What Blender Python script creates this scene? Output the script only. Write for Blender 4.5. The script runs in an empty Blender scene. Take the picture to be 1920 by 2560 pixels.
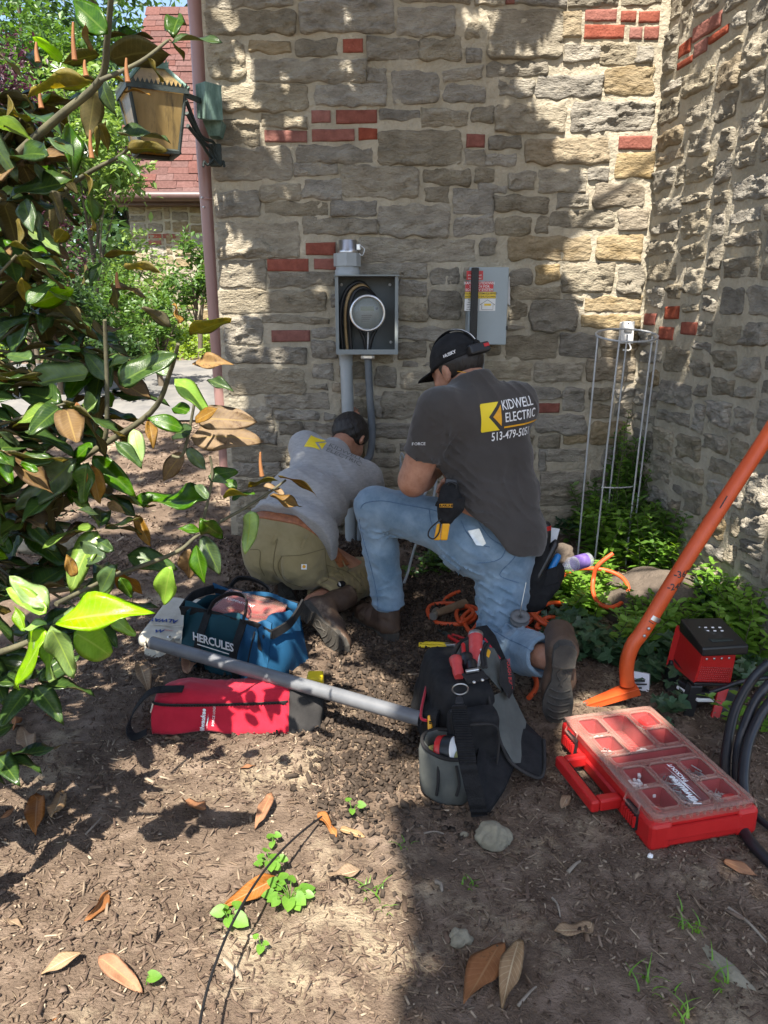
import bpy, bmesh, math, random
import numpy as np
from mathutils import Vector, Matrix, noise, Quaternion
from mathutils.bvhtree import BVHTree
random.seed(7); rng = np.random.default_rng(7)
R = math.radians
scn = bpy.context.scene
col = scn.collection

# ---------------------------------------------------------------- camera, sky, sun, exposure
CAM_H = 1.3; PITCH = R(15.3); F = 26/36*2560
cd = bpy.data.cameras.new('camera'); cam = bpy.data.objects.new('camera', cd); col.objects.link(cam)
cam.location = (0, 0, CAM_H); cam.rotation_euler = (R(90)-PITCH, 0, 0)
cd.sensor_fit = 'VERTICAL'; cd.sensor_height = 36; cd.sensor_width = 27; cd.lens = 26
cd.clip_start = .05; cd.clip_end = 500
scn.camera = cam
SUN_E, SUN_A = R(60), R(13)
w = bpy.data.worlds.new("World"); scn.world = w; w.use_nodes = True
nt = w.node_tree; nt.nodes.clear()
sky = nt.nodes.new('ShaderNodeTexSky'); sky.sky_type = 'NISHITA'; sky.sun_disc = False
sky.sun_elevation = SUN_E; sky.sun_rotation = R(180)+SUN_A; sky.air_density = 1.0; sky.dust_density = 1.5; sky.ozone_density = .4
bg = nt.nodes.new('ShaderNodeBackground'); bg.inputs['Strength'].default_value = .115
wo = nt.nodes.new('ShaderNodeOutputWorld')
nt.links.new(sky.outputs[0], bg.inputs[0]); nt.links.new(bg.outputs[0], wo.inputs[0])
TO_SUN = Vector((-math.sin(SUN_A)*math.cos(SUN_E), -math.cos(SUN_A)*math.cos(SUN_E), math.sin(SUN_E)))
sl = bpy.data.lights.new('sun', 'SUN'); sl.energy = 5; sl.angle = R(.55); sl.color = (1, .93, .82)
so = bpy.data.objects.new('sun', sl); col.objects.link(so)
so.location = TO_SUN*30; so.rotation_euler = TO_SUN.to_track_quat('Z', 'Y').to_euler()
vs = scn.view_settings; vs.view_transform = 'Standard'; vs.look = 'None'; vs.exposure = 1.5; vs.gamma = 1
vs.use_curve_mapping = False
scn.render.resolution_x = 768; scn.render.resolution_y = 1024

# ---------------------------------------------------------------- measuring: photo pixel (1920x2560) -> place
CP, SP = math.cos(PITCH), math.sin(PITCH)
def ray(px, py):
    a = (px-960)/F; b = -(py-1280)/F
    return Vector((a, CP+b*SP, -SP+b*CP))
def at(px, py, Y):
    d = ray(px, py); t = Y/d.y
    return Vector((d.x*t, Y, CAM_H+d.z*t))
def atz(px, py, Z):
    d = ray(px, py); t = (Z-CAM_H)/d.z
    return Vector((d.x*t, d.y*t, Z))
def pix(p):
    zc = p.y*CP-(p.z-CAM_H)*SP; yc = p.y*SP+(p.z-CAM_H)*CP
    return 960+p.x/zc*F, 1280-yc/zc*F
GY = [(-50, 0), (2.9, 0), (3.9, .1), (5, .24), (6, .45), (8, .66), (10, .85), (14, 1.1), (25, 1.6), (60, 2.4), (400, 3)]
def gbase(x, y):
    for (a, za), (b, zb) in zip(GY, GY[1:]):
        if y <= b: return za+(zb-za)*max(0, (y-a))/(b-a)
    return 3
def gz(x, y):
    z = gbase(x, y)
    if -3 < x < 3 and .3 < y < 4.2:
        z += .02*noise.noise(Vector((x*2.3, y*2.3, 1)))+.012*noise.noise(Vector((x*7, y*7, 3)))+.006*noise.noise(Vector((x*22, y*22, 5)))
        d = math.hypot((x-.02)/.22, (y-3.55)/.2)          # the hole dug by the wall
        if d < 1: z -= .28*(1-d*d)
        d = math.hypot((x-.25)/.035, (y-1.22)/.03)
        if d < 1: z -= .06*(1-d*d)
    return z
def ground_at(px, py):
    z = 0
    for _ in range(12):
        p = atz(px, py, z); z = gz(p.x, p.y)
    return Vector((p.x, p.y, z))

# ---------------------------------------------------------------- materials
M = {}
def mat(name, c, c2=None, rough=.6, scale=8, detail=4, bump=0, bscale=60, spec=.5, metal=0, coat=0, trans=0, alpha=1,
        subs=0, obj_random=0, island=None, c3=None, stretch=None, rib=None, sheen=0, wave=None, bdist=.004, coords='Object', dirt=None):
    m = bpy.data.materials.new(name); m.use_nodes = True; nt = m.node_tree; N = nt.nodes; L = nt.links
    b = N['Principled BSDF']; b.inputs['Roughness'].default_value = rough; b.inputs['Metallic'].default_value = metal
    b.inputs['Specular IOR Level'].default_value = spec; b.inputs['Coat Weight'].default_value = coat
    b.inputs['Coat Roughness'].default_value = .12
    b.inputs['Sheen Weight'].default_value = sheen
    b.inputs['Transmission Weight'].default_value = trans
    if alpha < 1: b.inputs['Alpha'].default_value = alpha
    tc = N.new('ShaderNodeTexCoord'); src = tc.outputs[coords]
    if stretch:
        mp = N.new('ShaderNodeMapping'); mp.inputs['Scale'].default_value = stretch; L.new(src, mp.inputs[0]); src = mp.outputs[0]
    colr = None
    if c2 is not None or island:
        r = N.new('ShaderNodeValToRGB')
        if island:
            g = N.new('ShaderNodeNewGeometry'); fac = g.outputs['Random Per Island']
            cr = r.color_ramp
            while len(cr.elements) < len(island): cr.elements.new(.5)
            for i, k in enumerate(island):
                cr.elements[i].position = i/(len(island)-1); cr.elements[i].color = (*k, 1)
        else:
            n = N.new('ShaderNodeTexNoise'); n.inputs['Scale'].default_value = scale; n.inputs['Detail'].default_value = detail
            n.inputs['Roughness'].default_value = .65
            L.new(src, n.inputs['Vector']); fac = n.outputs[0]
            r.color_ramp.elements[0].position = .32; r.color_ramp.elements[1].position = .68
            r.color_ramp.elements[0].color = (*c, 1); r.color_ramp.elements[1].color = (*c2, 1)
            if c3 is not None:
                e = r.color_ramp.elements.new(.5); e.color = (*c3, 1)
        L.new(fac, r.inputs[0]); colr = r.outputs[0]
        if obj_random:
            oi = N.new('ShaderNodeObjectInfo'); mx = N.new('ShaderNodeHueSaturation')
            mr = N.new('ShaderNodeMapRange'); mr.inputs[3].default_value = 1-obj_random; mr.inputs[4].default_value = 1+obj_random
            L.new(oi.outputs['Random'], mr.inputs[0]); L.new(mr.outputs[0], mx.inputs['Value'])
            ms = N.new('ShaderNodeMath'); ms.operation = 'MULTIPLY'; ms.inputs[1].default_value = 7.13
            fr = N.new('ShaderNodeMath'); fr.operation = 'FRACT'; L.new(oi.outputs['Random'], ms.inputs[0]); L.new(ms.outputs[0], fr.inputs[0])
            m2 = N.new('ShaderNodeMapRange'); m2.inputs[3].default_value = 1-obj_random*1.4; m2.inputs[4].default_value = 1+obj_random*1.4
            L.new(fr.outputs[0], m2.inputs[0]); L.new(m2.outputs[0], mx.inputs['Saturation'])
            L.new(colr, mx.inputs['Color']); colr = mx.outputs[0]
        if dirt:
            dc, dscale, dth = dirt
            n2 = N.new('ShaderNodeTexNoise'); n2.inputs['Scale'].default_value = dscale; n2.inputs['Detail'].default_value = 8
            n2.inputs['Roughness'].default_value = .7
            L.new(src, n2.inputs['Vector'])
            rr = N.new('ShaderNodeValToRGB'); rr.color_ramp.elements[0].position = dth; rr.color_ramp.elements[1].position = min(1, dth+.12)
            L.new(n2.outputs[0], rr.inputs[0])
            mx = N.new('ShaderNodeMix'); mx.data_type = 'RGBA'; mx.inputs[7].default_value = (*dc, 1)
            L.new(rr.outputs[0], mx.inputs[0]); L.new(colr, mx.inputs[6]); colr = mx.outputs[2]
        if rib:
            at_ = N.new('ShaderNodeAttribute'); at_.attribute_name = 'leafuv'; sx = N.new('ShaderNodeSeparateXYZ'); L.new(at_.outputs['Vector'], sx.inputs[0])
            ab = N.new('ShaderNodeMath'); ab.operation = 'ABSOLUTE'; L.new(sx.outputs[1], ab.inputs[0])
            mr = N.new('ShaderNodeMapRange'); mr.inputs[1].default_value = .03; mr.inputs[2].default_value = .09; mr.inputs[3].default_value = .75; mr.inputs[4].default_value = 0; L.new(ab.outputs[0], mr.inputs[0])
            v1 = N.new('ShaderNodeMath'); v1.operation = 'MULTIPLY_ADD'; v1.inputs[1].default_value = .16; L.new(ab.outputs[0], v1.inputs[0])
            v2 = N.new('ShaderNodeMath'); v2.operation = 'MULTIPLY'; v2.inputs[1].default_value = -1; L.new(sx.outputs[0], v2.inputs[0]); L.new(v2.outputs[0], v1.inputs[2])
            v3 = N.new('ShaderNodeMath'); v3.operation = 'MULTIPLY'; v3.inputs[1].default_value = 82; L.new(v1.outputs[0], v3.inputs[0])
            v4 = N.new('ShaderNodeMath'); v4.operation = 'SINE'; L.new(v3.outputs[0], v4.inputs[0])
            m4 = N.new('ShaderNodeMapRange'); m4.inputs[1].default_value = .82; m4.inputs[2].default_value = 1; m4.inputs[3].default_value = 0; m4.inputs[4].default_value = .3; L.new(v4.outputs[0], m4.inputs[0])
            mxx = N.new('ShaderNodeMath'); mxx.operation = 'MAXIMUM'; L.new(mr.outputs[0], mxx.inputs[0]); L.new(m4.outputs[0], mxx.inputs[1])
            mx = N.new('ShaderNodeMix'); mx.data_type = 'RGBA'; mx.inputs[7].default_value = (*rib, 1); L.new(mxx.outputs[0], mx.inputs[0]); L.new(colr, mx.inputs[6]); colr = mx.outputs[2]
        L.new(colr, b.inputs['Base Color'])
    else:
        b.inputs['Base Color'].default_value = (*c, 1)
    if bump:
        n = N.new('ShaderNodeTexNoise'); n.inputs['Scale'].default_value = bscale; n.inputs['Detail'].default_value = 6
        n.inputs['Roughness'].default_value = .6
        L.new(src, n.inputs['Vector']); h = n.outputs[0]
        if wave:
            wv = N.new('ShaderNodeTexWave'); wv.inputs['Scale'].default_value = wave[0]; wv.bands_direction = wave[1]
            wv.inputs['Distortion'].default_value = wave[2] if len(wave) > 2 else .3
            L.new(src, wv.inputs['Vector'])
            ad = N.new('ShaderNodeMath'); ad.operation = 'MULTIPLY_ADD'; ad.inputs[1].default_value = wave[3] if len(wave) > 3 else 1
            L.new(wv.outputs[1], ad.inputs[0]); L.new(h, ad.inputs[2]); h = ad.outputs[0]
        bp = N.new('ShaderNodeBump'); bp.inputs['Strength'].default_value = bump; bp.inputs['Distance'].default_value = bdist
        L.new(h, bp.inputs['Height']); L.new(bp.outputs[0], b.inputs['Normal'])
    if subs:                                             # thin leaf: part of the light comes through
        o = N['Material Output']; t = N.new('ShaderNodeBsdfTranslucent'); mx = N.new('ShaderNodeMixShader')
        mx.inputs[0].default_value = subs
        if colr is not None:
            hs = N.new('ShaderNodeHueSaturation'); hs.inputs['Value'].default_value = 1.9; hs.inputs['Saturation'].default_value = 1.15; hs.inputs['Hue'].default_value = .485
            L.new(colr, hs.inputs['Color']); L.new(hs.outputs[0], t.inputs[0])
        else: t.inputs[0].default_value = (*[min(1, k*1.9) for k in c], 1)
        L.new(b.outputs[0], mx.inputs[1]); L.new(t.outputs[0], mx.inputs[2]); L.new(mx.outputs[0], o.inputs[0])
    M[name] = m
    return m

mat('soil', (.095, .068, .05), (.26, .195, .147), rough=1, scale=9, detail=9, bump=1, bscale=130, spec=.1, bdist=.012, c3=(.155, .113, .082), dirt=((.36, .29, .2), 3.2, .54), coords='Generated' if 0 else 'Object')
mat('dark_soil', (.035, .026, .02), (.085, .065, .05), rough=1, scale=14, bump=.6, bscale=150, spec=.1)
mat('mulch', (0, 0, 0), rough=.95, spec=.12, island=[(.06, .04, .03), (.13, .092, .068), (.07, .048, .036), (.19, .14, .105), (.1, .067, .048), (.2, .15, .108), (.11, .08, .058), (.08, .055, .04), (.15, .105, .072), (.36, .29, .21)])
mat('straw', (0, 0, 0), rough=.9, spec=.15, island=[(.16, .11, .07), (.36, .28, .19), (.1, .07, .05), (.26, .2, .13)])
mat('stone', (.215, .19, .148), (.43, .39, .31), c3=(.325, .29, .23), rough=.95, scale=9, detail=9, bump=1, bscale=55, spec=.15, obj_random=.2, bdist=.022, stretch=(1, 1, 2.2), dirt=((.3, .26, .2), 9, .6))
mat('tan_stone', (.2, .155, .095), (.35, .29, .2), c3=(.27, .22, .15), rough=.95, scale=9, detail=8, bump=1, bscale=42, spec=.15, obj_random=.2, bdist=.018, stretch=(1, 1, 2))  # tan stones, plus right-hand stones with the sun's warm tone put into colour
mat('brick', (.19, .065, .048), (.31, .115, .085), c3=(.25, .085, .062), rough=.9, scale=22, detail=8, bump=.9, bscale=90, spec=.15, obj_random=.13, bdist=.006)
mat('mortar', (.3, .27, .205), (.5, .445, .345), c3=(.41, .365, .28), rough=1, scale=5, detail=9, bump=1, bscale=55, spec=.1, bdist=.012)
mat('path', (.1, .1, .1), (.2, .19, .175), rough=.9, scale=3, bump=.3, bscale=40)

# ---------------------------------------------------------------- objects and meshes
def link(o, parent=None):
    col.objects.link(o)
    if parent is not None: o.parent = parent
    return o
def tag(o, label=None, cat=None, group=None, kind=None):
    if label: o['label'] = label
    if cat: o['category'] = cat
    if group: o['group'] = group
    if kind: o['kind'] = kind
    return o
def empty(name, loc, label=None, cat=None, group=None):
    o = bpy.data.objects.new(name, None); link(o); o.location = loc; o.empty_display_size = .1
    return tag(o, label, cat, group)
def wloc(o):
    p = Vector((0, 0, 0))
    while o is not None: p += o.location; o = o.parent
    return p
def leafuv(me, UV):
    a = me.attributes.new('leafuv', 'FLOAT_VECTOR', 'POINT'); a.data.foreach_set('vector', np.array([(u, v, 0) for u, v in UV], dtype=np.float32).ravel())
def pymesh(name, V, Fc, m, parent=None, smooth=False, mats=None, mi=None):
    """vertices in world coordinates; the object's origin is put at its parent's place (or at the mesh base)"""
    me = bpy.data.meshes.new(name)
    V = np.asarray(V, dtype=float).reshape(-1, 3)
    if parent is not None: off = np.array(wloc(parent)); loc = (0, 0, 0)
    else:
        off = np.array([(V[:, 0].min()+V[:, 0].max())/2, (V[:, 1].min()+V[:, 1].max())/2, V[:, 2].min()]); loc = off
    me.from_pydata((V-off).tolist(), [], [tuple(int(i) for i in f) for f in Fc])
    for k in (mats or [m]): me.materials.append(M[k] if isinstance(k, str) else k)
    if mi is not None: me.polygons.foreach_set('material_index', np.asarray(mi, dtype=np.int32))
    if smooth: me.polygons.foreach_set('use_smooth', np.ones(len(me.polygons), dtype=bool))
    me.update()
    o = bpy.data.objects.new(name, me); link(o, parent); o.location = loc
    return o
def copy_tree(o, parent=None, keep=True):
    c = o.copy(); col.objects.link(c); c.parent = parent
    for ch in list(o.children): copy_tree(ch, c)
    return c

class MB:
    """collects shapes (world coordinates) into one mesh"""
    def __init__(s): s.V = []; s.F = []; s.S = []; s.I = []; s.cur = 0
    def add(s, V, Fc, smooth=False, mi=None):
        o = len(s.V); s.V += [tuple(v) for v in V]
        for f in Fc: s.F.append([i+o for i in f]); s.S.append(smooth); s.I.append(s.cur if mi is None else mi)
        return s
    def hexa(s, P, bevel=0):
        """8 corners: bottom 4 (ccw), top 4"""
        P = [Vector(p) for p in P]; Fc = [(3, 2, 1, 0), (4, 5, 6, 7), (0, 1, 5, 4), (1, 2, 6, 5), (2, 3, 7, 6), (3, 0, 4, 7)]
        if bevel:
            bm = bmesh.new(); vs_ = [bm.verts.new(p) for p in P]
            for f in Fc: bm.faces.new([vs_[i] for i in f])
            bmesh.ops.bevel(bm, geom=bm.edges[:], offset=bevel, segments=2, affect='EDGES', profile=.5)
            bm.verts.index_update()
            s.add([v.co.copy() for v in bm.verts], [[v.index for v in f.verts] for f in bm.faces]); bm.free()
        else: s.add(P, Fc)
        return s
    def box(s, c, size, X=(1, 0, 0), Z=(0, 0, 1), bevel=0):
        c = Vector(c); X = Vector(X).normalized(); Z = Vector(Z); Z = (Z-X*Z.dot(X)).normalized(); Y = Z.cross(X)
        a, b, d = size[0]/2, size[1]/2, size[2]/2
        return s.hexa([c+X*i*a+Y*j*b+Z*k*d for k in (-1, 1) for i, j in ((-1, -1), (1, -1), (1, 1), (-1, 1))], bevel)
    def tube(s, pts, r, n=10, caps=True, smooth=True, flat=None, closed=False):
        pts = [Vector(p) for p in pts]; k = len(pts); rr = r if hasattr(r, '__len__') else [r]*k
        T = [(pts[min(i+1, k-1)]-pts[max(i-1, 0)]).normalized() for i in range(k)]
        if closed: T = [(pts[(i+1) % k]-pts[i-1]).normalized() for i in range(k)]
        u = T[0].orthogonal().normalized(); V = []
        for i in range(k):
            u = (u-T[i]*u.dot(T[i]));
            u = u.normalized() if u.length > 1e-6 else T[i].orthogonal().normalized()
            v = T[i].cross(u)
            for j in range(n):
                a = 2*math.pi*j/n; V.append(pts[i]+u*math.cos(a)*rr[i]+v*math.sin(a)*rr[i])
        Fc = [[i*n+j, i*n+(j+1) % n, (i+1)*n+(j+1) % n, (i+1)*n+j] for i in range(k-1) for j in range(n)]
        if closed: Fc += [[(k-1)*n+j, (k-1)*n+(j+1) % n, (j+1) % n, j] for j in range(n)]
        s.add(V, Fc, smooth)
        if caps and not closed: s.add([V[j] for j in range(n)], [list(range(n))[::-1]]); s.add(V[-n:], [list(range(n))])
        return s
    def ribbon(s, pts, wdir, w, t=.002):
        """flat strap of width w, thickness t; wdir one vector or one per point"""
        pts = [Vector(p) for p in pts]; k = len(pts); V = []
        for i in range(k):
            T = (pts[min(i+1, k-1)]-pts[max(i-1, 0)]).normalized(); W = Vector(wdir[i] if hasattr(wdir[0], '__len__') else wdir)
            W = (W-T*W.dot(T)).normalized(); Nn = T.cross(W)
            for a, b in ((-1, -1), (1, -1), (1, 1), (-1, 1)): V.append(pts[i]+W*a*w/2+Nn*b*t/2)
        Fc = [[i*4+j, i*4+(j+1) % 4, i*4+4+(j+1) % 4, i*4+4+j] for i in range(k-1) for j in range(4)]+[[3, 2, 1, 0], [k*4-4, k*4-3, k*4-2, k*4-1]]
        return s.add(V, Fc)
    def lathe(s, base, axis, prof, n=20, smooth=True, sx=1):
        """prof: list of (distance along axis, radius)"""
        base = Vector(base); A = Vector(axis).normalized(); u = A.orthogonal().normalized(); v = A.cross(u); V = []
        for h, r in prof:
            for j in range(n):
                a = 2*math.pi*j/n; V.append(base+A*h+u*math.cos(a)*r+v*math.sin(a)*r*sx)
        k = len(prof)
        Fc = [[i*n+j, i*n+(j+1) % n, (i+1)*n+(j+1) % n, (i+1)*n+j] for i in range(k-1) for j in range(n)]
        s.add(V, Fc, smooth)
        if prof[0][1] > 1e-4: s.add(V[:n], [list(range(n))[::-1]])
        if prof[-1][1] > 1e-4: s.add(V[-n:], [list(range(n))])
        return s
    def prism(s, poly, N, bevel=0):
        """poly: ring of 3-D points, extruded by vector N"""
        poly = [Vector(p) for p in poly]; n = len(poly); N = Vector(N)
        V = poly+[p+N for p in poly]
        return s.add(V, [list(range(n))[::-1], list(range(n, 2*n))]+[[i, (i+1) % n, n+(i+1) % n, n+i] for i in range(n)])
    def build(s, name, m, parent=None, mats=None):
        o = pymesh(name, s.V, s.F, m, parent, mats=mats, mi=s.I if mats else None)
        o.data.polygons.foreach_set('use_smooth', np.array(s.S, dtype=bool))
        bm = bmesh.new(); bm.from_mesh(o.data); bmesh.ops.recalc_face_normals(bm, faces=bm.faces); bm.to_mesh(o.data); bm.free()
        return o
def spline(pts, n=8, closed=False):
    pts = [Vector(p) for p in pts]; k = len(pts); out = []
    for i in range(k if closed else k-1):
        if closed: p0, p1, p2, p3 = pts[i-1], pts[i], pts[(i+1) % k], pts[(i+2) % k]
        else: p0, p1, p2, p3 = pts[max(i-1, 0)], pts[i], pts[i+1], pts[min(i+2, k-1)]
        for j in range(n):
            t = j/n
            out.append(.5*((2*p1)+(p2-p0)*t+(2*p0-5*p1+4*p2-p3)*t*t+(3*p1-p0-3*p2+p3)*t**3))
    if not closed: out.append(pts[-1])
    return out
def fn(x, y, z=0): return noise.noise(Vector((x, y, z)))
def fractal(x, y, z, o=4):
    s = 0; a = 1
    for _ in range(o): s += a*noise.noise(Vector((x, y, z))); x *= 2.1; y *= 2.1; z *= 2.1; a *= .5
    return s
def text_mesh(txt, size, shear=0, align='CENTER', spacing=1, bold=0, cell=None):
    """flat lettering as vertices (x,y) and faces"""
    cu = bpy.data.curves.new('lettering', 'FONT'); cu.body = txt; cu.size = size; cu.shear = shear; cu.align_x = align; cu.align_y = 'CENTER'
    cu.space_character = spacing; cu.offset = bold; cu.resolution_u = 2
    o = bpy.data.objects.new('lettering', cu); col.objects.link(o)
    dg = bpy.context.evaluated_depsgraph_get()
    me = bpy.data.meshes.new_from_object(o.evaluated_get(dg)); bpy.data.objects.remove(o); bpy.data.curves.remove(cu)
    bm = bmesh.new(); bm.from_mesh(me); bpy.data.meshes.remove(me)
    if cell: cut_grid(bm, cell)
    bm.verts.index_update()
    V = [v.co.copy() for v in bm.verts]; Fc = [[v.index for v in f.verts] for f in bm.faces]; bm.free()
    return V, Fc
def cut_grid(bm, cell):
    for ax in (0, 1):
        lo = min(v.co[ax] for v in bm.verts); hi = max(v.co[ax] for v in bm.verts); k = lo+cell
        while k < hi:
            n = Vector((0, 0, 0)); n[ax] = 1; p = Vector((0, 0, 0)); p[ax] = k
            bmesh.ops.bisect_plane(bm, geom=bm.verts[:]+bm.edges[:]+bm.faces[:], plane_co=p, plane_no=n); k += cell
    bmesh.ops.triangulate(bm, faces=bm.faces[:])
def put_text(mb, txt, size, C, X, Y, lift=0, **kw):
    V, Fc = text_mesh(txt, size, **kw); C = Vector(C); X = Vector(X).normalized(); Y = Vector(Y).normalized(); N = X.cross(Y)
    mb.add([C+X*v.x+Y*v.y+N*lift for v in V], Fc)
# ---------------------------------------------------------------- ground
def axis(lo, hi, a, b, fine, grow=1.18):
    k = list(np.arange(a, b, fine)); s = fine; v = a
    left = []
    while v > lo: s *= grow; v -= s; left.append(v)
    s = fine; v = k[-1]; right = []
    while v < hi: s *= grow; v += s; right.append(v)
    return left[::-1]+k+right
gx = axis(-160, 160, -1.7, 1.9, .022); gy = axis(-30, 330, .7, 4.1, .022)
V = [(x, y, gz(x, y)) for y in gy for x in gx]; n = len(gx)
Fc = [(j*n+i, j*n+i+1, (j+1)*n+i+1, (j+1)*n+i) for j in range(len(gy)-1) for i in range(n-1)]
g = pymesh('ground', V, Fc, 'soil', smooth=True); tag(g, kind='structure')

# wood chip mulch lying on the soil: real shards
def shards(name, N, region, L, W, H, m, label, tilt=.35, oval=False):
    x = rng.uniform(region[0], region[1], N); y = rng.uniform(region[2], region[3], N)
    keep = np.array([fractal(a*1.7, b*1.7, 4, 2) > rng.uniform(-.75, .1) for a, b in zip(x, y)])
    if oval:
        ex = (x-(region[0]+region[1])/2)/((region[1]-region[0])/2); ey = (y-(region[2]+region[3])/2)/((region[3]-region[2])/2)
        keep &= np.sqrt(ex**2+ey**2)+.35*np.array([fn(a*4, b*4, 9) for a, b in zip(x, y)]) < rng.uniform(.35, 1, N)
    x = x[keep]; y = y[keep]; N = len(x)
    z = np.array([gz(a, b) for a, b in zip(x, y)])
    l = rng.uniform(*L, N)*rng.choice([.3, .5, .7, 1, 1.5], N); ww = rng.uniform(*W, N); h = rng.uniform(*H, N)
    a = rng.uniform(0, 6.283, N); t = rng.normal(0, tilt, N); s = rng.normal(0, .3, N)
    ux = np.stack([np.cos(a)*np.cos(t), np.sin(a)*np.cos(t), np.sin(t)], 1)
    vx = np.stack([-np.sin(a)*np.cos(s), np.cos(a)*np.cos(s), np.sin(s)], 1)
    wx = np.cross(ux, vx); P = np.stack([x, y, z+h*.6+np.abs(np.sin(t))*l*.25], 1)
    Vv = []
    for (i, j, k) in [(-1, -1, 0), (1, -1, 0), (1, 1, 0), (-1, 1, 0), (-1, -1, 1), (1, -1, 1), (1, 1, 1), (-1, 1, 1)]:
        jl = rng.uniform(.55, 1.15, N); jw = rng.uniform(.35, 1.1, N); jk = rng.uniform(.5, 1.2, N)
        Vv.append(P+ux*(i*l/2*jl)[:, None]+vx*(j*ww/2*jw)[:, None]+wx*(k*h*jk)[:, None])
    Vv = np.stack(Vv, 1).reshape(-1, 3)
    base = np.array([(4, 5, 6, 7), (0, 1, 5, 4), (1, 2, 6, 5), (2, 3, 7, 6), (3, 0, 4, 7)])
    Fv = (base[None]+(np.arange(N)*8)[:, None, None]).reshape(-1, 4)
    me = bpy.data.meshes.new(name); off = np.array([0, 2, 0]); nv = len(Vv)
    me.vertices.add(nv); me.vertices.foreach_set('co', (Vv-off).ravel())
    me.loops.add(Fv.size); me.loops.foreach_set('vertex_index', Fv.ravel().astype(np.int32))
    me.polygons.add(len(Fv)); me.polygons.foreach_set('loop_start', (np.arange(len(Fv))*4).astype(np.int32))
    me.update(calc_edges=True); me.materials.append(M[m])
    o = bpy.data.objects.new(name, me); link(o); o.location = off
    return tag(o, label, 'mulch', kind='stuff')
mulch = shards('wood_mulch', 52000, (-1.5, 1.75, .75, 3.85), (.008, .024), (.0025, .0065), (.0015, .004), 'mulch', 'dark shredded wood mulch scattered over the bare soil in the foreground')
mulch2 = shards('wood_mulch', 5000, (-2.6, -.6, 3.2, 6.2), (.015, .04), (.006, .012), (.002, .006), 'mulch', 'shredded mulch on the planting bed beyond the downspout')
bark = shards('bark_pieces', 380, (-1.5, 1.75, .8, 3.6), (.025, .06), (.006, .014), (.003, .007), 'mulch', 'larger pieces of shredded bark among the mulch', tilt=.15)
straw = shards('dry_straw', 7000, (-1.5, 1.75, .75, 3.6), (.012, .045), (.0007, .0017), (.0006, .0013), 'straw', 'thin dry straw and root fibres lying loose on the mulch', tilt=.2)
trench = shards('dug_soil', 5000, (-.3, .32, 1.35, 2.75), (.006, .026), (.006, .02), (.003, .01), 'dark_soil', 'dark damp soil spilled towards the tool bag', tilt=.4, oval=True)
crumbs = shards('soil_crumbs', 22000, (-.95, .95, 2.0, 4.3), (.006, .022), (.006, .018), (.004, .012), 'dark_soil', 'crumbs of freshly dug dark soil around the hole', tilt=.5, oval=True)

# far path and the planting bed behind the house corner
def sheet(name, poly, m, dz=.006, n=10):
    """poly: two rows of points (near edge, far edge) draped on the ground"""
    near, far = poly; k = len(near); Vv = []
    for j in range(n+1):
        for i in range(k):
            x = near[i][0]+(far[i][0]-near[i][0])*j/n; y = near[i][1]+(far[i][1]-near[i][1])*j/n
            Vv.append((x, y, gz(x, y)+dz))
    Ff = [(j*k+i, j*k+i+1, (j+1)*k+i+1, (j+1)*k+i) for j in range(n) for i in range(k-1)]
    return tag(pymesh(name, Vv, Ff, m), kind='structure')
sheet('path', ([(-9, 5.6), (-6, 5.8), (-4, 6.1), (-2.6, 6.0), (-1.7, 5.9), (1, 5.9)], [(-9, 7.6), (-6, 7.9), (-4, 8.4), (-2.6, 8.6), (-1.7, 8.7), (1, 8.7)]), 'path', .02, 16)

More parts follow.
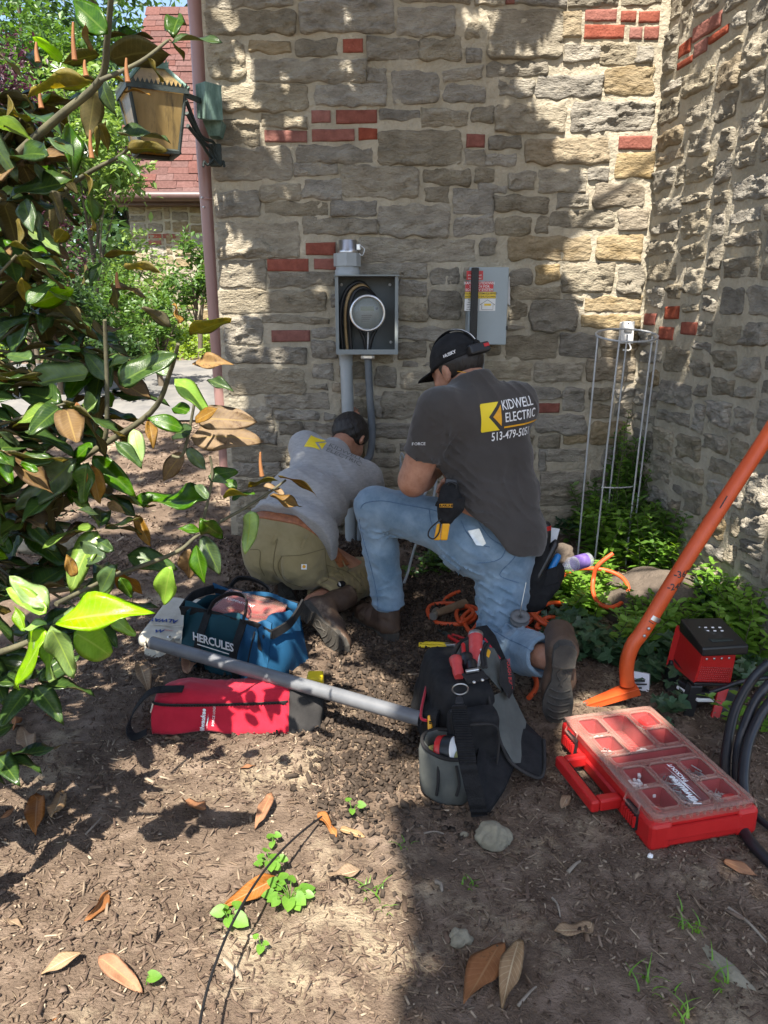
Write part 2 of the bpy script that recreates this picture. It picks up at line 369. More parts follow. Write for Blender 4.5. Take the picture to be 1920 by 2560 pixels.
# ---------------------------------------------------------------- the stone house: two walls with every stone
WY = 3.9
house = empty('stone_house', (1.3, WY, .05), 'large stone house wall filling the picture, with stray red bricks and an inside corner', 'house')
class Plane:
    def __init__(s, o, e, n): s.o = Vector(o); s.e = Vector(e).normalized(); s.n = Vector(n).normalized()
    def p(s, a, z, d): q = s.o+s.e*a+s.n*d; return (q.x, q.y, z)
front = Plane((0, WY, 0), (1, 0, 0), (0, -1, 0))
CORN = Vector((1.325, WY, 0)); RE = Vector((.125, -.992, 0)).normalized()
side = Plane(CORN, RE, (-RE.y*-1, 0, 0) if 0 else (RE.y, -RE.x, 0))
def stone_mesh(name, pl, a0, z0, a1, z1, kind, parent, seed):
    w_, h_ = a1-a0, z1-z0; rs = random.Random(seed)
    rough = {'brick': .0012, 'stone': .014, 'tan_stone': .009}[kind]; prot = {'brick': .013, 'stone': rs.uniform(.009, .021), 'tan_stone': rs.uniform(.01, .022)}[kind]
    if pl is side and kind != 'brick': rough *= 1.35; prot *= 1.3
    e = .007 if kind != 'brick' else .003
    nu = max(3, min(44, int(w_/.0105))); nv = max(3, min(24, int(h_/.009)))
    U = [0, .25*e, e]+[e+(w_-2*e)*i/nu for i in range(1, nu)]+[w_-e, w_-.25*e, w_]; Z = [0, .25*e, e]+[e+(h_-2*e)*i/nv for i in range(1, nv)]+[h_-e, h_-.25*e, h_]
    jag = .016 if kind != 'brick' else .002
    cr = min(w_, h_)*rs.uniform(.1, .3) if kind != 'brick' else .002
    tl, tr, bl, br = [rs.uniform(-.012, .012) if kind != 'brick' else rs.uniform(-.003, .003) for _ in range(4)]
    Vv = []; ku, kv = len(U), len(Z)
    lean = rs.uniform(-.02, .02); leanz = rs.uniform(-.035, .02)
    for j, z in enumerate(Z):
        for i, u in enumerate(U):
            fu, fv = u/w_, z/h_
            # irregular outline: round the corners, tilt the edges, jagged
            px_, pz_ = u, z
            du = min(u, w_-u); dz = min(z, h_-z)
            if du < cr and dz < cr:
                q = math.hypot(cr-du, cr-dz)
                if q > cr and q > 0:
                    k = cr/max(cr-du, cr-dz) if 0 else cr/q
                    sx_ = 1 if u < w_/2 else -1; sz_ = 1 if z < h_/2 else -1
                    px_ = (cr if sx_ > 0 else w_-cr)-sx_*(cr-du)*k; pz_ = (cr if sz_ > 0 else h_-cr)-sz_*(cr-dz)*k
            top = (tl*(1-fu)+tr*fu)*fv+(bl*(1-fu)+br*fu)*(1-fv)
            pz_ += top+jag*fn(px_*14+seed, fv*2, seed)*(abs(fv-.5)*2)
            px_ += jag*fn(fu*2, pz_*18+seed, seed+9)*(abs(fu-.5)*2)
            ring = min(i, j, ku-1-i, kv-1-j)
            x, y = a0+px_, z0+pz_
            if ring == 0: d = -.03
            else:
                n1 = fractal(x*6+seed*3, y*11, seed*.37, 3); n2 = abs(fractal(x*15, y*42+seed, 2.2, 2))-.35+.5*(abs(fractal(x*38+3, y*60+seed, 5.2, 2))-.3)
                if kind == 'brick': fc = 0
                else:
                    q = Vector((x*13+seed*1.7+.35*n1, y*24+seed, seed*.61)); _, pts_ = noise.voronoi(q); c0 = pts_[0]; tv = noise.noise_vector(c0*7.3)
                    fc = tv.z*.9+(q-c0).dot(tv)*1.5
                    q = Vector((x*34+seed, y*58, seed*.2)); _, pts_ = noise.voronoi(q); c0 = pts_[0]; tv = noise.noise_vector(c0*5.1); fc += .35*(tv.z+(q-c0).dot(tv)*1.6)
                d = prot+rough*(n1*.7+n2*.8+fc*.8)+(lean*(fu-.5)*w_/.3+leanz*(fv-.5)*h_/.15 if kind != 'brick' else 0)
                edge = min(min(u, w_-u), min(z, h_-z))
                if kind != 'brick': d -= .007*math.exp(-edge/.007)
                d = max(d, .008)
                if ring == 1: d = min(d*.6, d-.002)
            Vv.append(pl.p(x, y, d))
    Ff = [(j*ku+i, j*ku+i+1, (j+1)*ku+i+1, (j+1)*ku+i) for j in range(kv-1) for i in range(ku-1)]
    o = pymesh(name, Vv, Ff, kind, parent)
    bm = bmesh.new(); bm.from_mesh(o.data)
    bm.faces.ensure_lookup_table(); f = bm.faces[len(bm.faces)//2]; f.normal_update()
    if f.normal.dot(pl.n) < 0: bmesh.ops.reverse_faces(bm, faces=bm.faces)
    for f in bm.faces: f.smooth = True
    bm.to_mesh(o.data); bm.free()
    return o
# stones measured on the photograph: tiles with their scale and offset
TA = """20,55,545,190 575,0,1110,185 1140,45,1465,185 30,-60,530,40 545,-60,900,-10 290,225,515,300,t 555,222,785,305 822,218,940,297,b 965,218,1262,345 1270,222,1500,345
30,235,250,445 300,330,950,460 962,395,1070,460 1110,415,1375,590 1410,400,1625,455 1415,490,1640,580 130,490,615,640 665,480,1070,600 640,632,752,708,b 782,632,1020,710,b
1040,632,1260,692 1285,635,1540,718 1570,615,1690,700 360,668,610,724 370,748,617,820,b 643,740,890,812,b 912,735,1022,805,b 1030,742,1500,945 1535,770,1643,848,b 100,690,335,825
560,840,990,922 1535,870,1640,945 80,850,525,1045 545,950,785,1010 820,960,1255,1140 1290,985,1555,1058 1590,985,1690,1050 350,1060,575,1148 600,1040,815,1142 1300,1085,1430,1152
1465,1100,1690,1230 75,1105,340,1250 380,1170,730,1235 755,1150,1015,1228 90,1275,565,1470 595,1260,1015,1345 1035,1180,1435,1350 1470,1255,1690,1345 608,1395,782,1468,b 800,1390,905,1440,b
920,1380,1580,1512 1615,1385,1700,1470 385,1490,625,1565,b 655,1488,785,1555,b 105,1510,372,1655 910,1525,1300,1600 400,1580,772,1648 1145,1590,1300,1700 1330,1550,1490,1640 120,1680,720,1800
1320,1675,1500,1840 1145,1745,1305,1850 1145,1885,1480,1955 370,1825,735,1868 140,1830,352,1980 410,1900,635,1970,b 650,1895,790,1945 645,1970,785,2065 150,2005,610,2100 1145,1980,1300,2060
655,2110,760,2180 165,2125,600,2270"""
TB = """55,55,478,330 487,50,580,220,t 607,48,793,122,b 815,55,905,122,b 917,60,1040,128,b 602,140,835,220,b 865,150,940,222,b 948,150,1035,225,b -20,-60,140,18 150,-40,210,22,b
215,-60,500,22 520,-60,800,22 820,-60,1040,22 470,250,692,338 700,245,900,365 910,265,1000,365 392,360,700,405,t 45,360,385,425 330,440,700,552 725,385,1000,547,t 110,465,310,560
0,600,490,752 535,580,1000,757 55,790,235,848 265,800,745,945,t 800,780,995,862,b 0,885,205,952 790,885,1000,1015,t 630,975,740,1042 0,990,150,1100 345,990,612,1102
665,1060,945,1182,t 170,985,320,1095 90,1135,395,1217 450,1125,622,1188 0,1255,290,1342 330,1250,395,1335 410,1210,770,1312 805,1210,965,1320,t 0,1380,145,1482 165,1365,640,1490,t
680,1365,935,1497,t 175,1545,300,1640 330,1525,455,1625,t 480,1525,765,1692 800,1525,960,1692 190,1655,460,1715 615,1715,940,1792,t 295,1740,560,1905 590,1820,930,1892,t
170,1750,270,1840 490,1715,590,1735 155,1930,445,2060 465,1935,680,2050 700,1910,815,2000,t 830,1910,940,2000,t 20,2075,290,2185 320,2085,590,2190 620,2080,890,2200,t 700,2015,895,2065,t"""
TC = """925,268,1215,400 1255,265,1565,405 1255,545,1422,615,b 1215,450,1420,530 1450,455,1580,600 1265,640,1590,742 380,345,600,440 255,480,490,640 1335,850,1590,940 1285,770,1420,830
1290,870,1325,1000 1300,1000,1590,1120 75,420,170,480 205,500,245,640 215,680,460,780 490,700,640,800 215,810,330,870 660,430,900,520 660,560,900,640 640,240,900,340"""
TD = """320,20,800,125 50,125,370,290 392,110,720,225 60,320,400,405 430,250,600,330 60,425,470,530 80,560,430,650 90,680,350,765 100,790,320,885 100,910,270,1010 400,790,700,880 480,440,800,560
620,250,860,330 460,580,700,660 370,690,600,770 110,1030,330,1100 720,600,900,700"""
TE = """55,120,225,210 245,120,400,290,t 120,305,480,412 70,425,230,500 250,440,490,512 80,550,400,700 60,230,225,290 420,30,540,120,t 420,150,640,290,t 500,320,700,420 520,450,700,560 430,590,640,690 60,740,300,840 330,740,560,840"""
occ = []
wall_f = None
def load(T, ox, oy, sc):
    for it in T.split():
        k = it.split(','); x0, y0, x1, y1 = [float(i)/sc for i in k[:4]]
        p0 = at(x0+ox, y1+oy, WY-.015); p1 = at(x1+ox, y0+oy, WY-.015); q0 = at(x0+ox, y0+oy, WY-.015); q1 = at(x1+ox, y1+oy, WY-.015)
        occ.append(((p0.x+q0.x)/2, p0.z, (p1.x+q1.x)/2, p1.z, {'b': 'brick', 't': 'tan_stone'}.get(k[4] if len(k) > 4 else '', 'stone')))
load(TA, 500, 0, 2.304); load(TB, 1200, 0, 2.304); load(TC, 860, 800, 2.633); load(TD, 560, 980, 3.073); load(TE, 1320, 1000, 2.633)
# drop overlapping tracings, then fill what is left
def overlap(a, b, m=.004): return a[0] < b[2]-m and b[0] < a[2]-m and a[1] < b[3]-m and b[1] < a[3]-m
def shrink(a, others):
    a = list(a)
    for b in others:
        if overlap(a, b, 0):
            dx = min(a[2]-b[0], b[2]-a[0]); dz = min(a[3]-b[1], b[3]-a[1])
            if dx < dz:
                if a[0] < b[0]: a[2] = b[0]-.014
                else: a[0] = b[2]+.014
            else:
                if a[1] < b[1]: a[3] = b[1]-.014
                else: a[1] = b[3]+.014
            if a[2]-a[0] < .04 or a[3]-a[1] < .025: return None
    return tuple(a)
rects = []
for a in occ:
    a = shrink(a, rects)
    if a: rects.append(a)
def fill(rects, A0, Z0, A1, Z1, seed, lmin=.16, lmax=.42, hmin=.05, hmax=.125, gap=.018, tanp=.12):
    rs = random.Random(seed); c = .01; nx, nz = int((A1-A0)/c), int((Z1-Z0)/c)
    G = np.zeros((nz, nx), bool)
    for r in rects:
        i0, i1 = int((r[0]-gap-A0)/c), int(math.ceil((r[2]+gap-A0)/c)); j0, j1 = int((r[1]-gap-Z0)/c), int(math.ceil((r[3]+gap-Z0)/c))
        G[max(0, j0):max(0, j1), max(0, i0):max(0, i1)] = True
    out = []
    for j in range(nz):
        i = 0
        while i < nx:
            if G[j, i]: i += 1; continue
            L = int(rs.uniform(lmin, lmax)/c); H = int(rs.uniform(hmin, hmax)/c); k = i
            while k < nx and k-i < L and not G[j, k]: k += 1
            if nx-k < 6: k = nx if not G[j, k:nx].any() else k
            h = 0
            while j+h < nz and h < H and not G[j+h, i:k].any(): h += 1
            if k-i >= 6 and h >= 3:
                out.append((A0+i*c, Z0+j*c, A0+k*c, Z0+(j+h)*c, 'tan_stone' if rs.random() < tanp else 'stone'))
                g2 = int(gap/c+.99); G[j:j+h+g2, max(0, i-g2):k+g2] = True
            else: G[j, i:k] = True
            i = k
    return out
A0, A1 = -.83, 1.31
rects = [r for r in rects if r[2] < A1+.03]
rects = [(max(r[0]-.008, A0), r[1]-.007, min(r[2]+.008, A1), r[3]+.007, r[4]) if r[4] != 'brick' else (max(r[0], A0), r[1], min(r[2], A1), r[3], r[4]) for r in rects]
rects = [r for r in rects if r[2]-r[0] > .03]
rects += fill(rects, A0, -.15, A1, 2.75, 3, gap=.014)
wall_f = MB()
V = []; nx, nz = 200, 320
for j in range(nz+1):
    for i in range(nx+1):
        x = -.84+(1.36+.84)*i/nx; z = -.3+3.7*j/nz
        V.append((x, WY-.004-.006*fractal(x*8, z*8, 2, 3)-.003*fractal(x*40, z*40, 2, 3), z))
wall_f.add(V, [(j*(nx+1)+i, j*(nx+1)+i+1, (j+1)*(nx+1)+i+1, (j+1)*(nx+1)+i) for j in range(nz) for i in range(nx)], True)
wall_f.hexa([(-.83, WY+.03, -.3), (6, WY+.03, -.3), (6, 9, -.3), (-.83, 9, -.3), (-.83, WY+.03, 3.4), (6, WY+.03, 3.4), (6, 9, 3.4), (-.83, 9, 3.4)])
wf = wall_f.build('wall', 'mortar', house); wf['label'] = 'stone wall facing the camera with the meter on it'
i = 0
for r in rects:
    i += 1
    stone_mesh('brick' if r[4] == 'brick' else 'stone', front, *r[:4], r[4], wf, i)
# the wall on the right, running towards the camera
sr = []
def sb(px, py, w_=.2, h_=.06):     # a brick seen at a pixel of the right wall
    d = ray(px, py); c = Vector((0, 0, CAM_H)); nn = side.n
    t = (CORN-c).dot(nn)/d.dot(nn); p = c+d*t; a = (p-CORN).dot(RE)
    return a, p.z
for (px, py, px1, py1) in [(1695, 182, 1732, 110), (1725, 118, 1785, 42), (1692, 180, 1732, 146), (1735, 150, 1758, 110), (1762, 135, 1796, 84), (1614, 815, 1660, 783), (1665, 798, 1714, 770), (1650, 850, 1697, 818), (1706, 840, 1752, 808)]:
    a, z = sb(px, py); a1, z1 = sb(px1, py1)
    sr.append((a, z, a1, z1, 'brick'))
a, z = sb(1714, 90); sr = []
for px, py, L in [(1700, 150, .1), (1735, 110, .22), (1697, 178, .13), (1738, 148, .1), (1768, 118, .17), (1614, 812, .12), (1665, 797, .13), (1650, 848, .14), (1706, 836, .13)]:
    a, z = sb(px, py); r = shrink((a, z, a+L, z+.058, 'brick'), sr)
    if r: sr.append(r)
sr += fill(sr, .012, -.1, 1.75, 2.95, 11, lmin=.12, lmax=.36, hmin=.05, hmax=.13, gap=.025, tanp=.1)
ws = MB(); V = []; nx, nz = 70, 130
for j in range(nz+1):
    for i in range(nx+1):
        a = -.02+1.85*i/nx; z = -.3+3.7*j/nz; V.append(side.p(a, z, .004+.008*fractal(a*9, z*9, 7, 3)))
ws.add(V, [(j*(nx+1)+i, (j+1)*(nx+1)+i, (j+1)*(nx+1)+i+1, j*(nx+1)+i+1) for j in range(nz) for i in range(nx)], True)
def sp(a, d, z): q = CORN+RE*a+side.n*d; return (q.x, q.y, z)
ws.hexa([sp(1.83, -.03, -.3), sp(1.83, -.4, -.3), sp(-.3, -.4, -.3), sp(-.3, -.03, -.3), sp(1.83, -.03, 3.4), sp(1.83, -.4, 3.4), sp(-.3, -.4, 3.4), sp(-.3, -.03, 3.4)])
wsd = ws.build('wall', 'mortar', house); wsd['label'] = 'stone wall at the right coming towards the camera in raking light'
for r in sr:
    i += 1
    stone_mesh('brick' if r[4] == 'brick' else 'stone', side, *r[:4], r[4], wsd, i)
# ---------------------------------------------------------------- foliage helpers
mat('leaf_dark', (.018, .045, .014), (.05, .1, .025), rough=.45, scale=3, subs=.3)
mat('leaf_mid', (.045, .1, .02), (.1, .19, .04), rough=.45, scale=5, subs=.35)
mat('leaf_pale', (.11, .19, .05), (.2, .3, .08), rough=.5, scale=4, subs=.35)
mat('leaf_bright', (.13, .22, .03), (.25, .34, .06), rough=.5, scale=4, subs=.4)
mat('leaf_purple', (.03, .012, .018), (.09, .03, .045), rough=.5, scale=4, subs=.25)
mat('bark', (.075, .058, .042), (.17, .14, .105), rough=.95, scale=14, bump=.7, bscale=40, stretch=(1, 1, .25))
mat('twig', (.05, .048, .028), (.12, .11, .06), rough=.8, scale=20, bump=.3, bscale=80)
mat('new_twig', (.22, .085, .03), (.3, .13, .04), rough=.7, scale=20)
mat('shingle', (.095, .05, .043), (.15, .08, .07), c3=(.12, .062, .054), rough=.95, scale=30, detail=6, bump=.6, bscale=260, obj_random=.12, spec=.1)
mat('brown_metal', (.085, .048, .042), (.11, .062, .055), rough=.42, scale=6, spec=.5)
mat('flower_white', (.8, .78, .7), rough=.6)

def leaves(name, P, size, m, parent=None, aspect=.45, droop=.4, seed=1):
    """many leaf-sized bent faces at points P as one mesh (4 triangles each)"""
    g_ = np.random.default_rng(seed); N = len(P); P = np.asarray(P)
    s = g_.uniform(.6, 1.25, N)*size
    a = g_.uniform(0, 6.283, N); t = g_.normal(-.25*droop, .55, N); rl = g_.normal(0, .6, N)
    D = np.stack([np.cos(a)*np.cos(t), np.sin(a)*np.cos(t), np.sin(t)], 1)
    S = np.stack([-np.sin(a), np.cos(a), np.zeros(N)], 1); Nn = np.cross(D, S)
    W = S*np.cos(rl)[:, None]+Nn*np.sin(rl)[:, None]; U = np.cross(D, W)
    A = P; B = P+D*s[:, None]; C = P+D*(s*.5)[:, None]
    wv = W*(s*aspect/2)[:, None]; f = U*(s*.1)[:, None]
    V = np.stack([A, C+wv-f*-1, B-U*(s*.08)[:, None], C-wv+f, C], 1)
    Vv = V.reshape(-1, 3)
    base = np.array([(0, 1, 4), (1, 2, 4), (2, 3, 4), (3, 0, 4)])
    Fv = (base[None]+(np.arange(N)*5)[:, None, None]).reshape(-1, 3)
    me = bpy.data.meshes.new(name)
    off = np.array(wloc(parent)) if parent is not None else np.array([Vv[:, 0].mean(), Vv[:, 1].mean(), Vv[:, 2].min()])
    me.vertices.add(len(Vv)); me.vertices.foreach_set('co', (Vv-off).ravel())
    me.loops.add(Fv.size); me.loops.foreach_set('vertex_index', Fv.ravel().astype(np.int32))
    me.polygons.add(len(Fv)); me.polygons.foreach_set('loop_start', (np.arange(len(Fv))*3).astype(np.int32))
    me.update(calc_edges=True); me.materials.append(M[m])
    o = bpy.data.objects.new(name, me); link(o, parent)
    if parent is None: o.location = off
    return o
def clumps(blobs, N, seed, shell=.6, sub=.28):
    """points in leaf clumps spread through ellipsoids: blobs = (centre, radii)"""
    g_ = np.random.default_rng(seed); out = []
    vol = np.array([b[1][0]*b[1][1]*b[1][2] for b in blobs])**.67; vol = vol/vol.sum()
    for (c, r), v in zip(blobs, vol):
        n = int(N*v); k = max(6, n//45)
        d = g_.normal(size=(k, 3)); d /= np.linalg.norm(d, axis=1)[:, None]
        cc = np.array(c)+d*np.array(r)*(g_.uniform(0, 1, k)**(1-shell))[:, None]
        idx = g_.integers(0, k, n)
        out.append(cc[idx]+g_.normal(size=(n, 3))*np.array(r)*sub*g_.uniform(.5, 1, k)[idx][:, None])
    return np.concatenate(out)
def tree(name, label, x, y, blobs, N, size, m, group=None, trunk=.12, seed=1, cat='tree', limbs=6, sub=.2, bark='bark', part='crown'):
    z = gbase(x, y); t = empty(name, (x, y, z), label, cat, group); rs = random.Random(seed)
    mb = MB(); top = max(b[0][2] for b in blobs)
    mb.tube(spline([(x, y, z-.1), (x+rs.uniform(-.1, .1), y, z+(top-z)*.5), (x+rs.uniform(-.2, .2), y, top)], 5), [trunk*(1-.75*i/10) for i in range(11)], 8)
    for i in range(limbs):
        b = rs.choice(blobs); h = z+(top-z)*rs.uniform(.25, .7); q = Vector(b[0])+Vector([rs.uniform(-.7, .7)*k for k in b[1]])
        mb.tube(spline([(x, y, h), (Vector((x, y, h))+q)/2+Vector((0, 0, .08*(top-z))), q], 4), [trunk*.4*(1-.8*i/8) for i in range(9)], 5)
    mb.build('trunk', bark, t)
    leaves(part, clumps(blobs, N, seed, sub=sub), size, m, t, seed=seed)
    return t

# ---------------------------------------------------------------- the garden beyond the house corner
for i, (px, py, Y, r, lab, m, n_) in enumerate([
    (60, 60, 24, 3.6, 'tall dense green tree filling the top left corner of the view', 'leaf_dark', 8500),
    (215, 50, 27, 2.8, 'tall tree with open crown and blue sky showing through, left of the cottage roof', 'leaf_mid', 4500),
    (320, 430, 22, 1.5, 'dark tree standing low behind the left end of the cottage eave', 'leaf_dark', 3200)]):
    c = at(px, py, Y)
    tree('tall_tree', lab, c.x, Y, [((c.x, Y, c.z), (r, r*.8, r*1.15)), ((c.x-r*.5, Y+.5, c.z-r*.9), (r*.8, r*.6, r*.8)), ((c.x+r*.35, Y-.4, c.z-r*.7), (r*.55, r*.5, r*.7)), ((c.x+r*.2, Y, c.z-r*1.7), (r*.6, r*.6, r*.9))], n_, .3, m, 'tall trees far behind the garden', .28, 40+i)
for i, (px, py, Y, r, lab, m, n_, s_) in enumerate([
    (395, 800, 7.2, .3, 'low green plant growing beside the path near the downspout', 'leaf_mid', 900, .07),
    (300, 880, 6.6, .28, 'small dark plant on the near side of the path', 'leaf_dark', 800, .07),
    (205, 330, 9.5, .75, 'light green flowering shrub rising behind the magnolia leaves', 'leaf_pale', 3600, .11),
    (110, 190, 12, 1.05, 'sunlit green small tree at upper left', 'leaf_mid', 3600, .14),
    (40, 560, 7.5, .62, 'dark purple leaved shrub low at the left edge', 'leaf_purple', 4200, .06),
    (15, 250, 8.5, .55, 'purple leaved tree top at the left edge of the view', 'leaf_purple', 3400, .07),
    (330, 690, 9.6, .6, 'loose pale green shrub with bare stems in front of the cottage wall', 'leaf_pale', 2300, .085),
    (250, 760, 8.6, .62, 'grey green bushy shrub below the cottage gutter', 'leaf_mid', 2600, .08),
    (485, 670, 8.8, .34, 'dark green shrub beside the brown downspout', 'leaf_mid', 1500, .08),
    (120, 760, 6.8, .55, 'shaded green shrub low behind the magnolia', 'leaf_dark', 2200, .09)]):
    c = at(px, py, Y)
    tree('garden_shrub', lab, c.x, Y, [((c.x, Y, c.z), (r, r*.7, r)), ((c.x-r*.4, Y-.1, c.z-r*.6), (r*.7, r*.5, r*.7)), ((c.x+r*.4, Y-.1, c.z-r*.5), (r*.6, r*.5, r*.7))], n_, s_, m, None, .035, 60+i, 'shrub', 9, .22, 'bark', 'foliage')
P = []
for k in range(9000):
    x = random.uniform(-5.5, -1.4); y = random.uniform(8.7, 11.8)
    P.append((x, y, gz(x, y)+random.uniform(.02, .3)*abs(fn(x*2, y*2, 5))*1.6+.03))
gc = leaves('ground_cover', P, .09, 'leaf_bright', seed=5); tag(gc, 'bright yellow green ground cover beyond the path', 'ground cover', kind='stuff')
P = []
for k in range(9000):
    x = random.uniform(-30, -8); y = random.uniform(8, 45)
    P.append((x, y, gz(x, y)+random.uniform(0, 1.7)))
hd = leaves('far_hedge', P, .4, 'leaf_dark', seed=6); tag(hd, 'dark undergrowth closing the far end of the garden', 'undergrowth', kind='stuff')
P = []
for k in range(7000):
    x = random.uniform(-12, 2); y = random.uniform(16, 24)
    P.append((x, y, gz(x, y)+random.uniform(0, 1.9)))
hd = leaves('far_hedge', P, .3, 'leaf_dark', seed=8); tag(hd, 'dark hedge behind the cottage and the shrubs', 'hedge', kind='stuff')
# white flowers on the pale shrub
for px, py in ((148, 172), (222, 378)):
    c = at(px, py, 9.0); f = MB()
    for k in range(7):
        a = k*.9; d = Vector((math.cos(a), -.5, math.sin(a))); f.add([c, c+d*.05+Vector((0, 0, .012)), c+d*.085, c+d*.05-Vector((0, 0, .012))], [(0, 1, 2, 3)])
    o = f.build('flower', 'flower_white'); tag(o, 'white flower in the pale shrub, '+('upper one' if py < 200 else 'lower one'), 'flower', 'white flowers in the shrub')

# ---------------------------------------------------------------- the cottage beyond the garden
CY, CXL = 12.2, -3.93
cot = empty('stone_cottage', (-2.5, CY, .95), 'stone cottage wing with steep red shingle roof beyond the garden', 'house')
mb = MB(); mb.hexa([(CXL, CY, .5), (1, CY, .5), (1, CY+5, .5), (CXL, CY+5, .5), (CXL, CY, 3.0), (1, CY, 3.0), (1, CY+5, 3.0), (CXL, CY+5, 3.0)])
cw = mb.build('wall', 'mortar', cot)
cpl = Plane((0, CY, 0), (1, 0, 0), (0, -1, 0))
for k, (px, py, L) in enumerate([(372, 596, .3), (408, 596, .3), (372, 612, .3)]):
    c = at(px, py, CY); stone_mesh('brick', cpl, c.x, c.z, c.x+.2, c.z+.065, 'brick', cw, 900+k)
cr_ = fill([], CXL, .85, -2.0, 2.98, 21, .22, .52, .09, .17, .03, .75)
for k, r in enumerate(cr_): stone_mesh('stone', cpl, *r[:4], r[4], cw, 700+k)
e0 = Vector((0, 11.95, 2.98)); e1 = Vector((0, 14.26, 6.2)); sl_ = (e1-e0).normalized(); sn = Vector((0, -sl_.z, sl_.y)); SL = (e1-e0).length
mb = MB(); XL = -4.1
mb.hexa([(XL, e0.y, e0.z-.1), (1, e0.y, e0.z-.1), (1, e1.y, e1.z-.1), (XL+.12, e1.y, e1.z-.1), (XL, e0.y, e0.z), (1, e0.y, e0.z), (1, e1.y, e1.z), (XL+.12, e1.y, e1.z)])
roof = mb.build('roof', 'shingle', cot)
sh = None; rows = 30
for j in range(rows):
    z_ = SL*j/rows; x = XL-.02+(.16 if j % 2 else 0)-.16
    while x < -2.35:
        wd = random.choice((.26, .32, .36)); x0 = max(x, XL+.12*j/rows-.02)
        if x+wd-x0 > .06:
            mb = MB(); lift = random.uniform(.012, .028); dn = random.uniform(0, .03); a = e0+sl_*(z_-.02-dn); b = e0+sl_*(z_+SL/rows+.03)
            X = Vector((1, 0, 0)); q = lambda p, xx, l: Vector((xx, p.y, p.z))+sn*l
            x1 = x+wd-.006
            mb.hexa([q(a, x0, .002), q(a, x1, .002), q(b, x1, .001), q(b, x0, .001), q(a, x0, lift), q(a, x1, lift), q(b, x1, .006), q(b, x0, .006)])
            mb.build('shingle', 'shingle', roof)
        x += wd
mb = MB(); mb.tube([(XL-.05, 11.87, 2.93), (1, 11.87, 2.93)], .075, 10); mb.hexa([(XL, 11.96, 2.82), (1, 11.96, 2.82), (1, 12.2, 2.82), (XL, 12.2, 2.82), (XL, 11.96, 2.9), (1, 11.96, 2.9), (1, 12.2, 2.9), (XL, 12.2, 2.9)])
mb.build('gutter', 'brown_metal', cot)

# ---------------------------------------------------------------- the magnolia at the left, its crown reaching over the yard
def magmat(name, c, c2, rough, coat, subs, rib, spots=None, sc=6):
    return mat(name, c, c2, rough=rough, coat=coat, subs=subs, scale=sc, bump=.2, bscale=60, obj_random=.28, spec=.5, rib=rib, dirt=spots)
magmat('magnolia_top', (.036, .095, .014), (.08, .175, .024), .3, .15, .44, (.15, .24, .04), ((.1, .06, .02), 7, .68))
magmat('magnolia_under', (.085, .075, .015), (.16, .12, .028), .65, 0, .42, (.2, .17, .05))
magmat('magnolia_lit', (.18, .34, .02), (.26, .43, .035), .32, .1, .42, (.36, .48, .09))  # lit copy of the leaf: sunlit yellow-green put into the base colour
magmat('magnolia_old', (.17, .09, .02), (.27, .15, .035), .65, 0, .3, (.3, .2, .06), ((.1, .05, .02), 9, .56))
def leaf_geo(L, Wd, fold, curl, wave, nu=9, nv=4, seed=0, thick=.0012, point=1.0):
    """leaf along +x, top along +z; closed thin solid: verts, faces, slot (0 top, 1 under)"""
    rs = random.Random(seed); ph = rs.uniform(0, 6); V = []; idx = {}
    def pos(i, j):
        u = i/nu; v = (j-nv/2)/(nv/2)
        wd = Wd/2*3.02*u**.68*(1-u)**.95 if 0 < u < 1 else 0
        x = L*u; y = v*wd; z = fold*abs(y)+wave*L*math.sin(u*9+ph+v*1.5)*abs(v)*.6-curl*L*(u**2)
        return Vector((x, y, z))
    F_ = []; S_ = []
    for i in range(nu+1):
        for j in range(nv+1):
            if i in (0, nu): 
                if j == 0: idx[i, 0] = len(V); V.append(pos(i, 0))
                idx[i, j] = idx[i, 0]
            else: idx[i, j] = len(V); V.append(pos(i, j))
    bot = {}
    for i in range(nu+1):
        for j in range(nv+1):
            if i in (0, nu) or j in (0, nv): bot[i, j] = idx[i, j]
            else: bot[i, j] = len(V); V.append(pos(i, j)-Vector((0, 0, thick)))
    for i in range(nu):
        for j in range(nv):
            f = [idx[i, j], idx[i+1, j], idx[i+1, j+1], idx[i, j+1]]; f = [k for n_, k in enumerate(f) if k not in f[:n_]]
            F_.append(f); S_.append(0)
            f = [bot[i, j], bot[i, j+1], bot[i+1, j+1], bot[i+1, j]]; f = [k for n_, k in enumerate(f) if k not in f[:n_]]
            F_.append(f); S_.append(1)
    UV = [(0, 0)]*len(V)
    for D_ in (idx, bot):
        for (i, j), k in D_.items(): UV[k] = (i/nu, (j-nv/2)/(nv/2))
    leaf_geo.uv = UV
    return V, F_, S_
def basis(D, Nn):
    D = D.normalized(); Nn = (Nn-D*Nn.dot(D)).normalized(); return Matrix((D, Nn.cross(D), Nn)).transposed()
LEAFM = {}
def leaf_mesh(kind, var):
    if (kind, var) not in LEAFM:
        V, F_, S_ = leaf_geo(1, [.46, .4, .5, .43, .47, .38, .52][var], [.3, .5, .2, .38, .25, .6, .1][var], [.14, .3, .05, -.12, .2, .1, .35][var], [.09, .13, .06, .14, .16, .1, .07][var], nu=12, nv=6, seed=var*7)
        me = bpy.data.meshes.new('leaf'); me.from_pydata(V, [], F_); leafuv(me, leaf_geo.uv)
        top, und = {'g': ('magnolia_top', 'magnolia_under'), 'y': ('magnolia_lit', 'magnolia_lit'), 'o': ('magnolia_old', 'magnolia_under')}[kind]
        me.materials.append(M[top]); me.materials.append(M[und])
        me.polygons.foreach_set('material_index', np.array(S_, dtype=np.int32)); me.polygons.foreach_set('use_smooth', np.ones(len(F_), dtype=bool))
        LEAFM[kind, var] = me
    return LEAFM[kind, var]
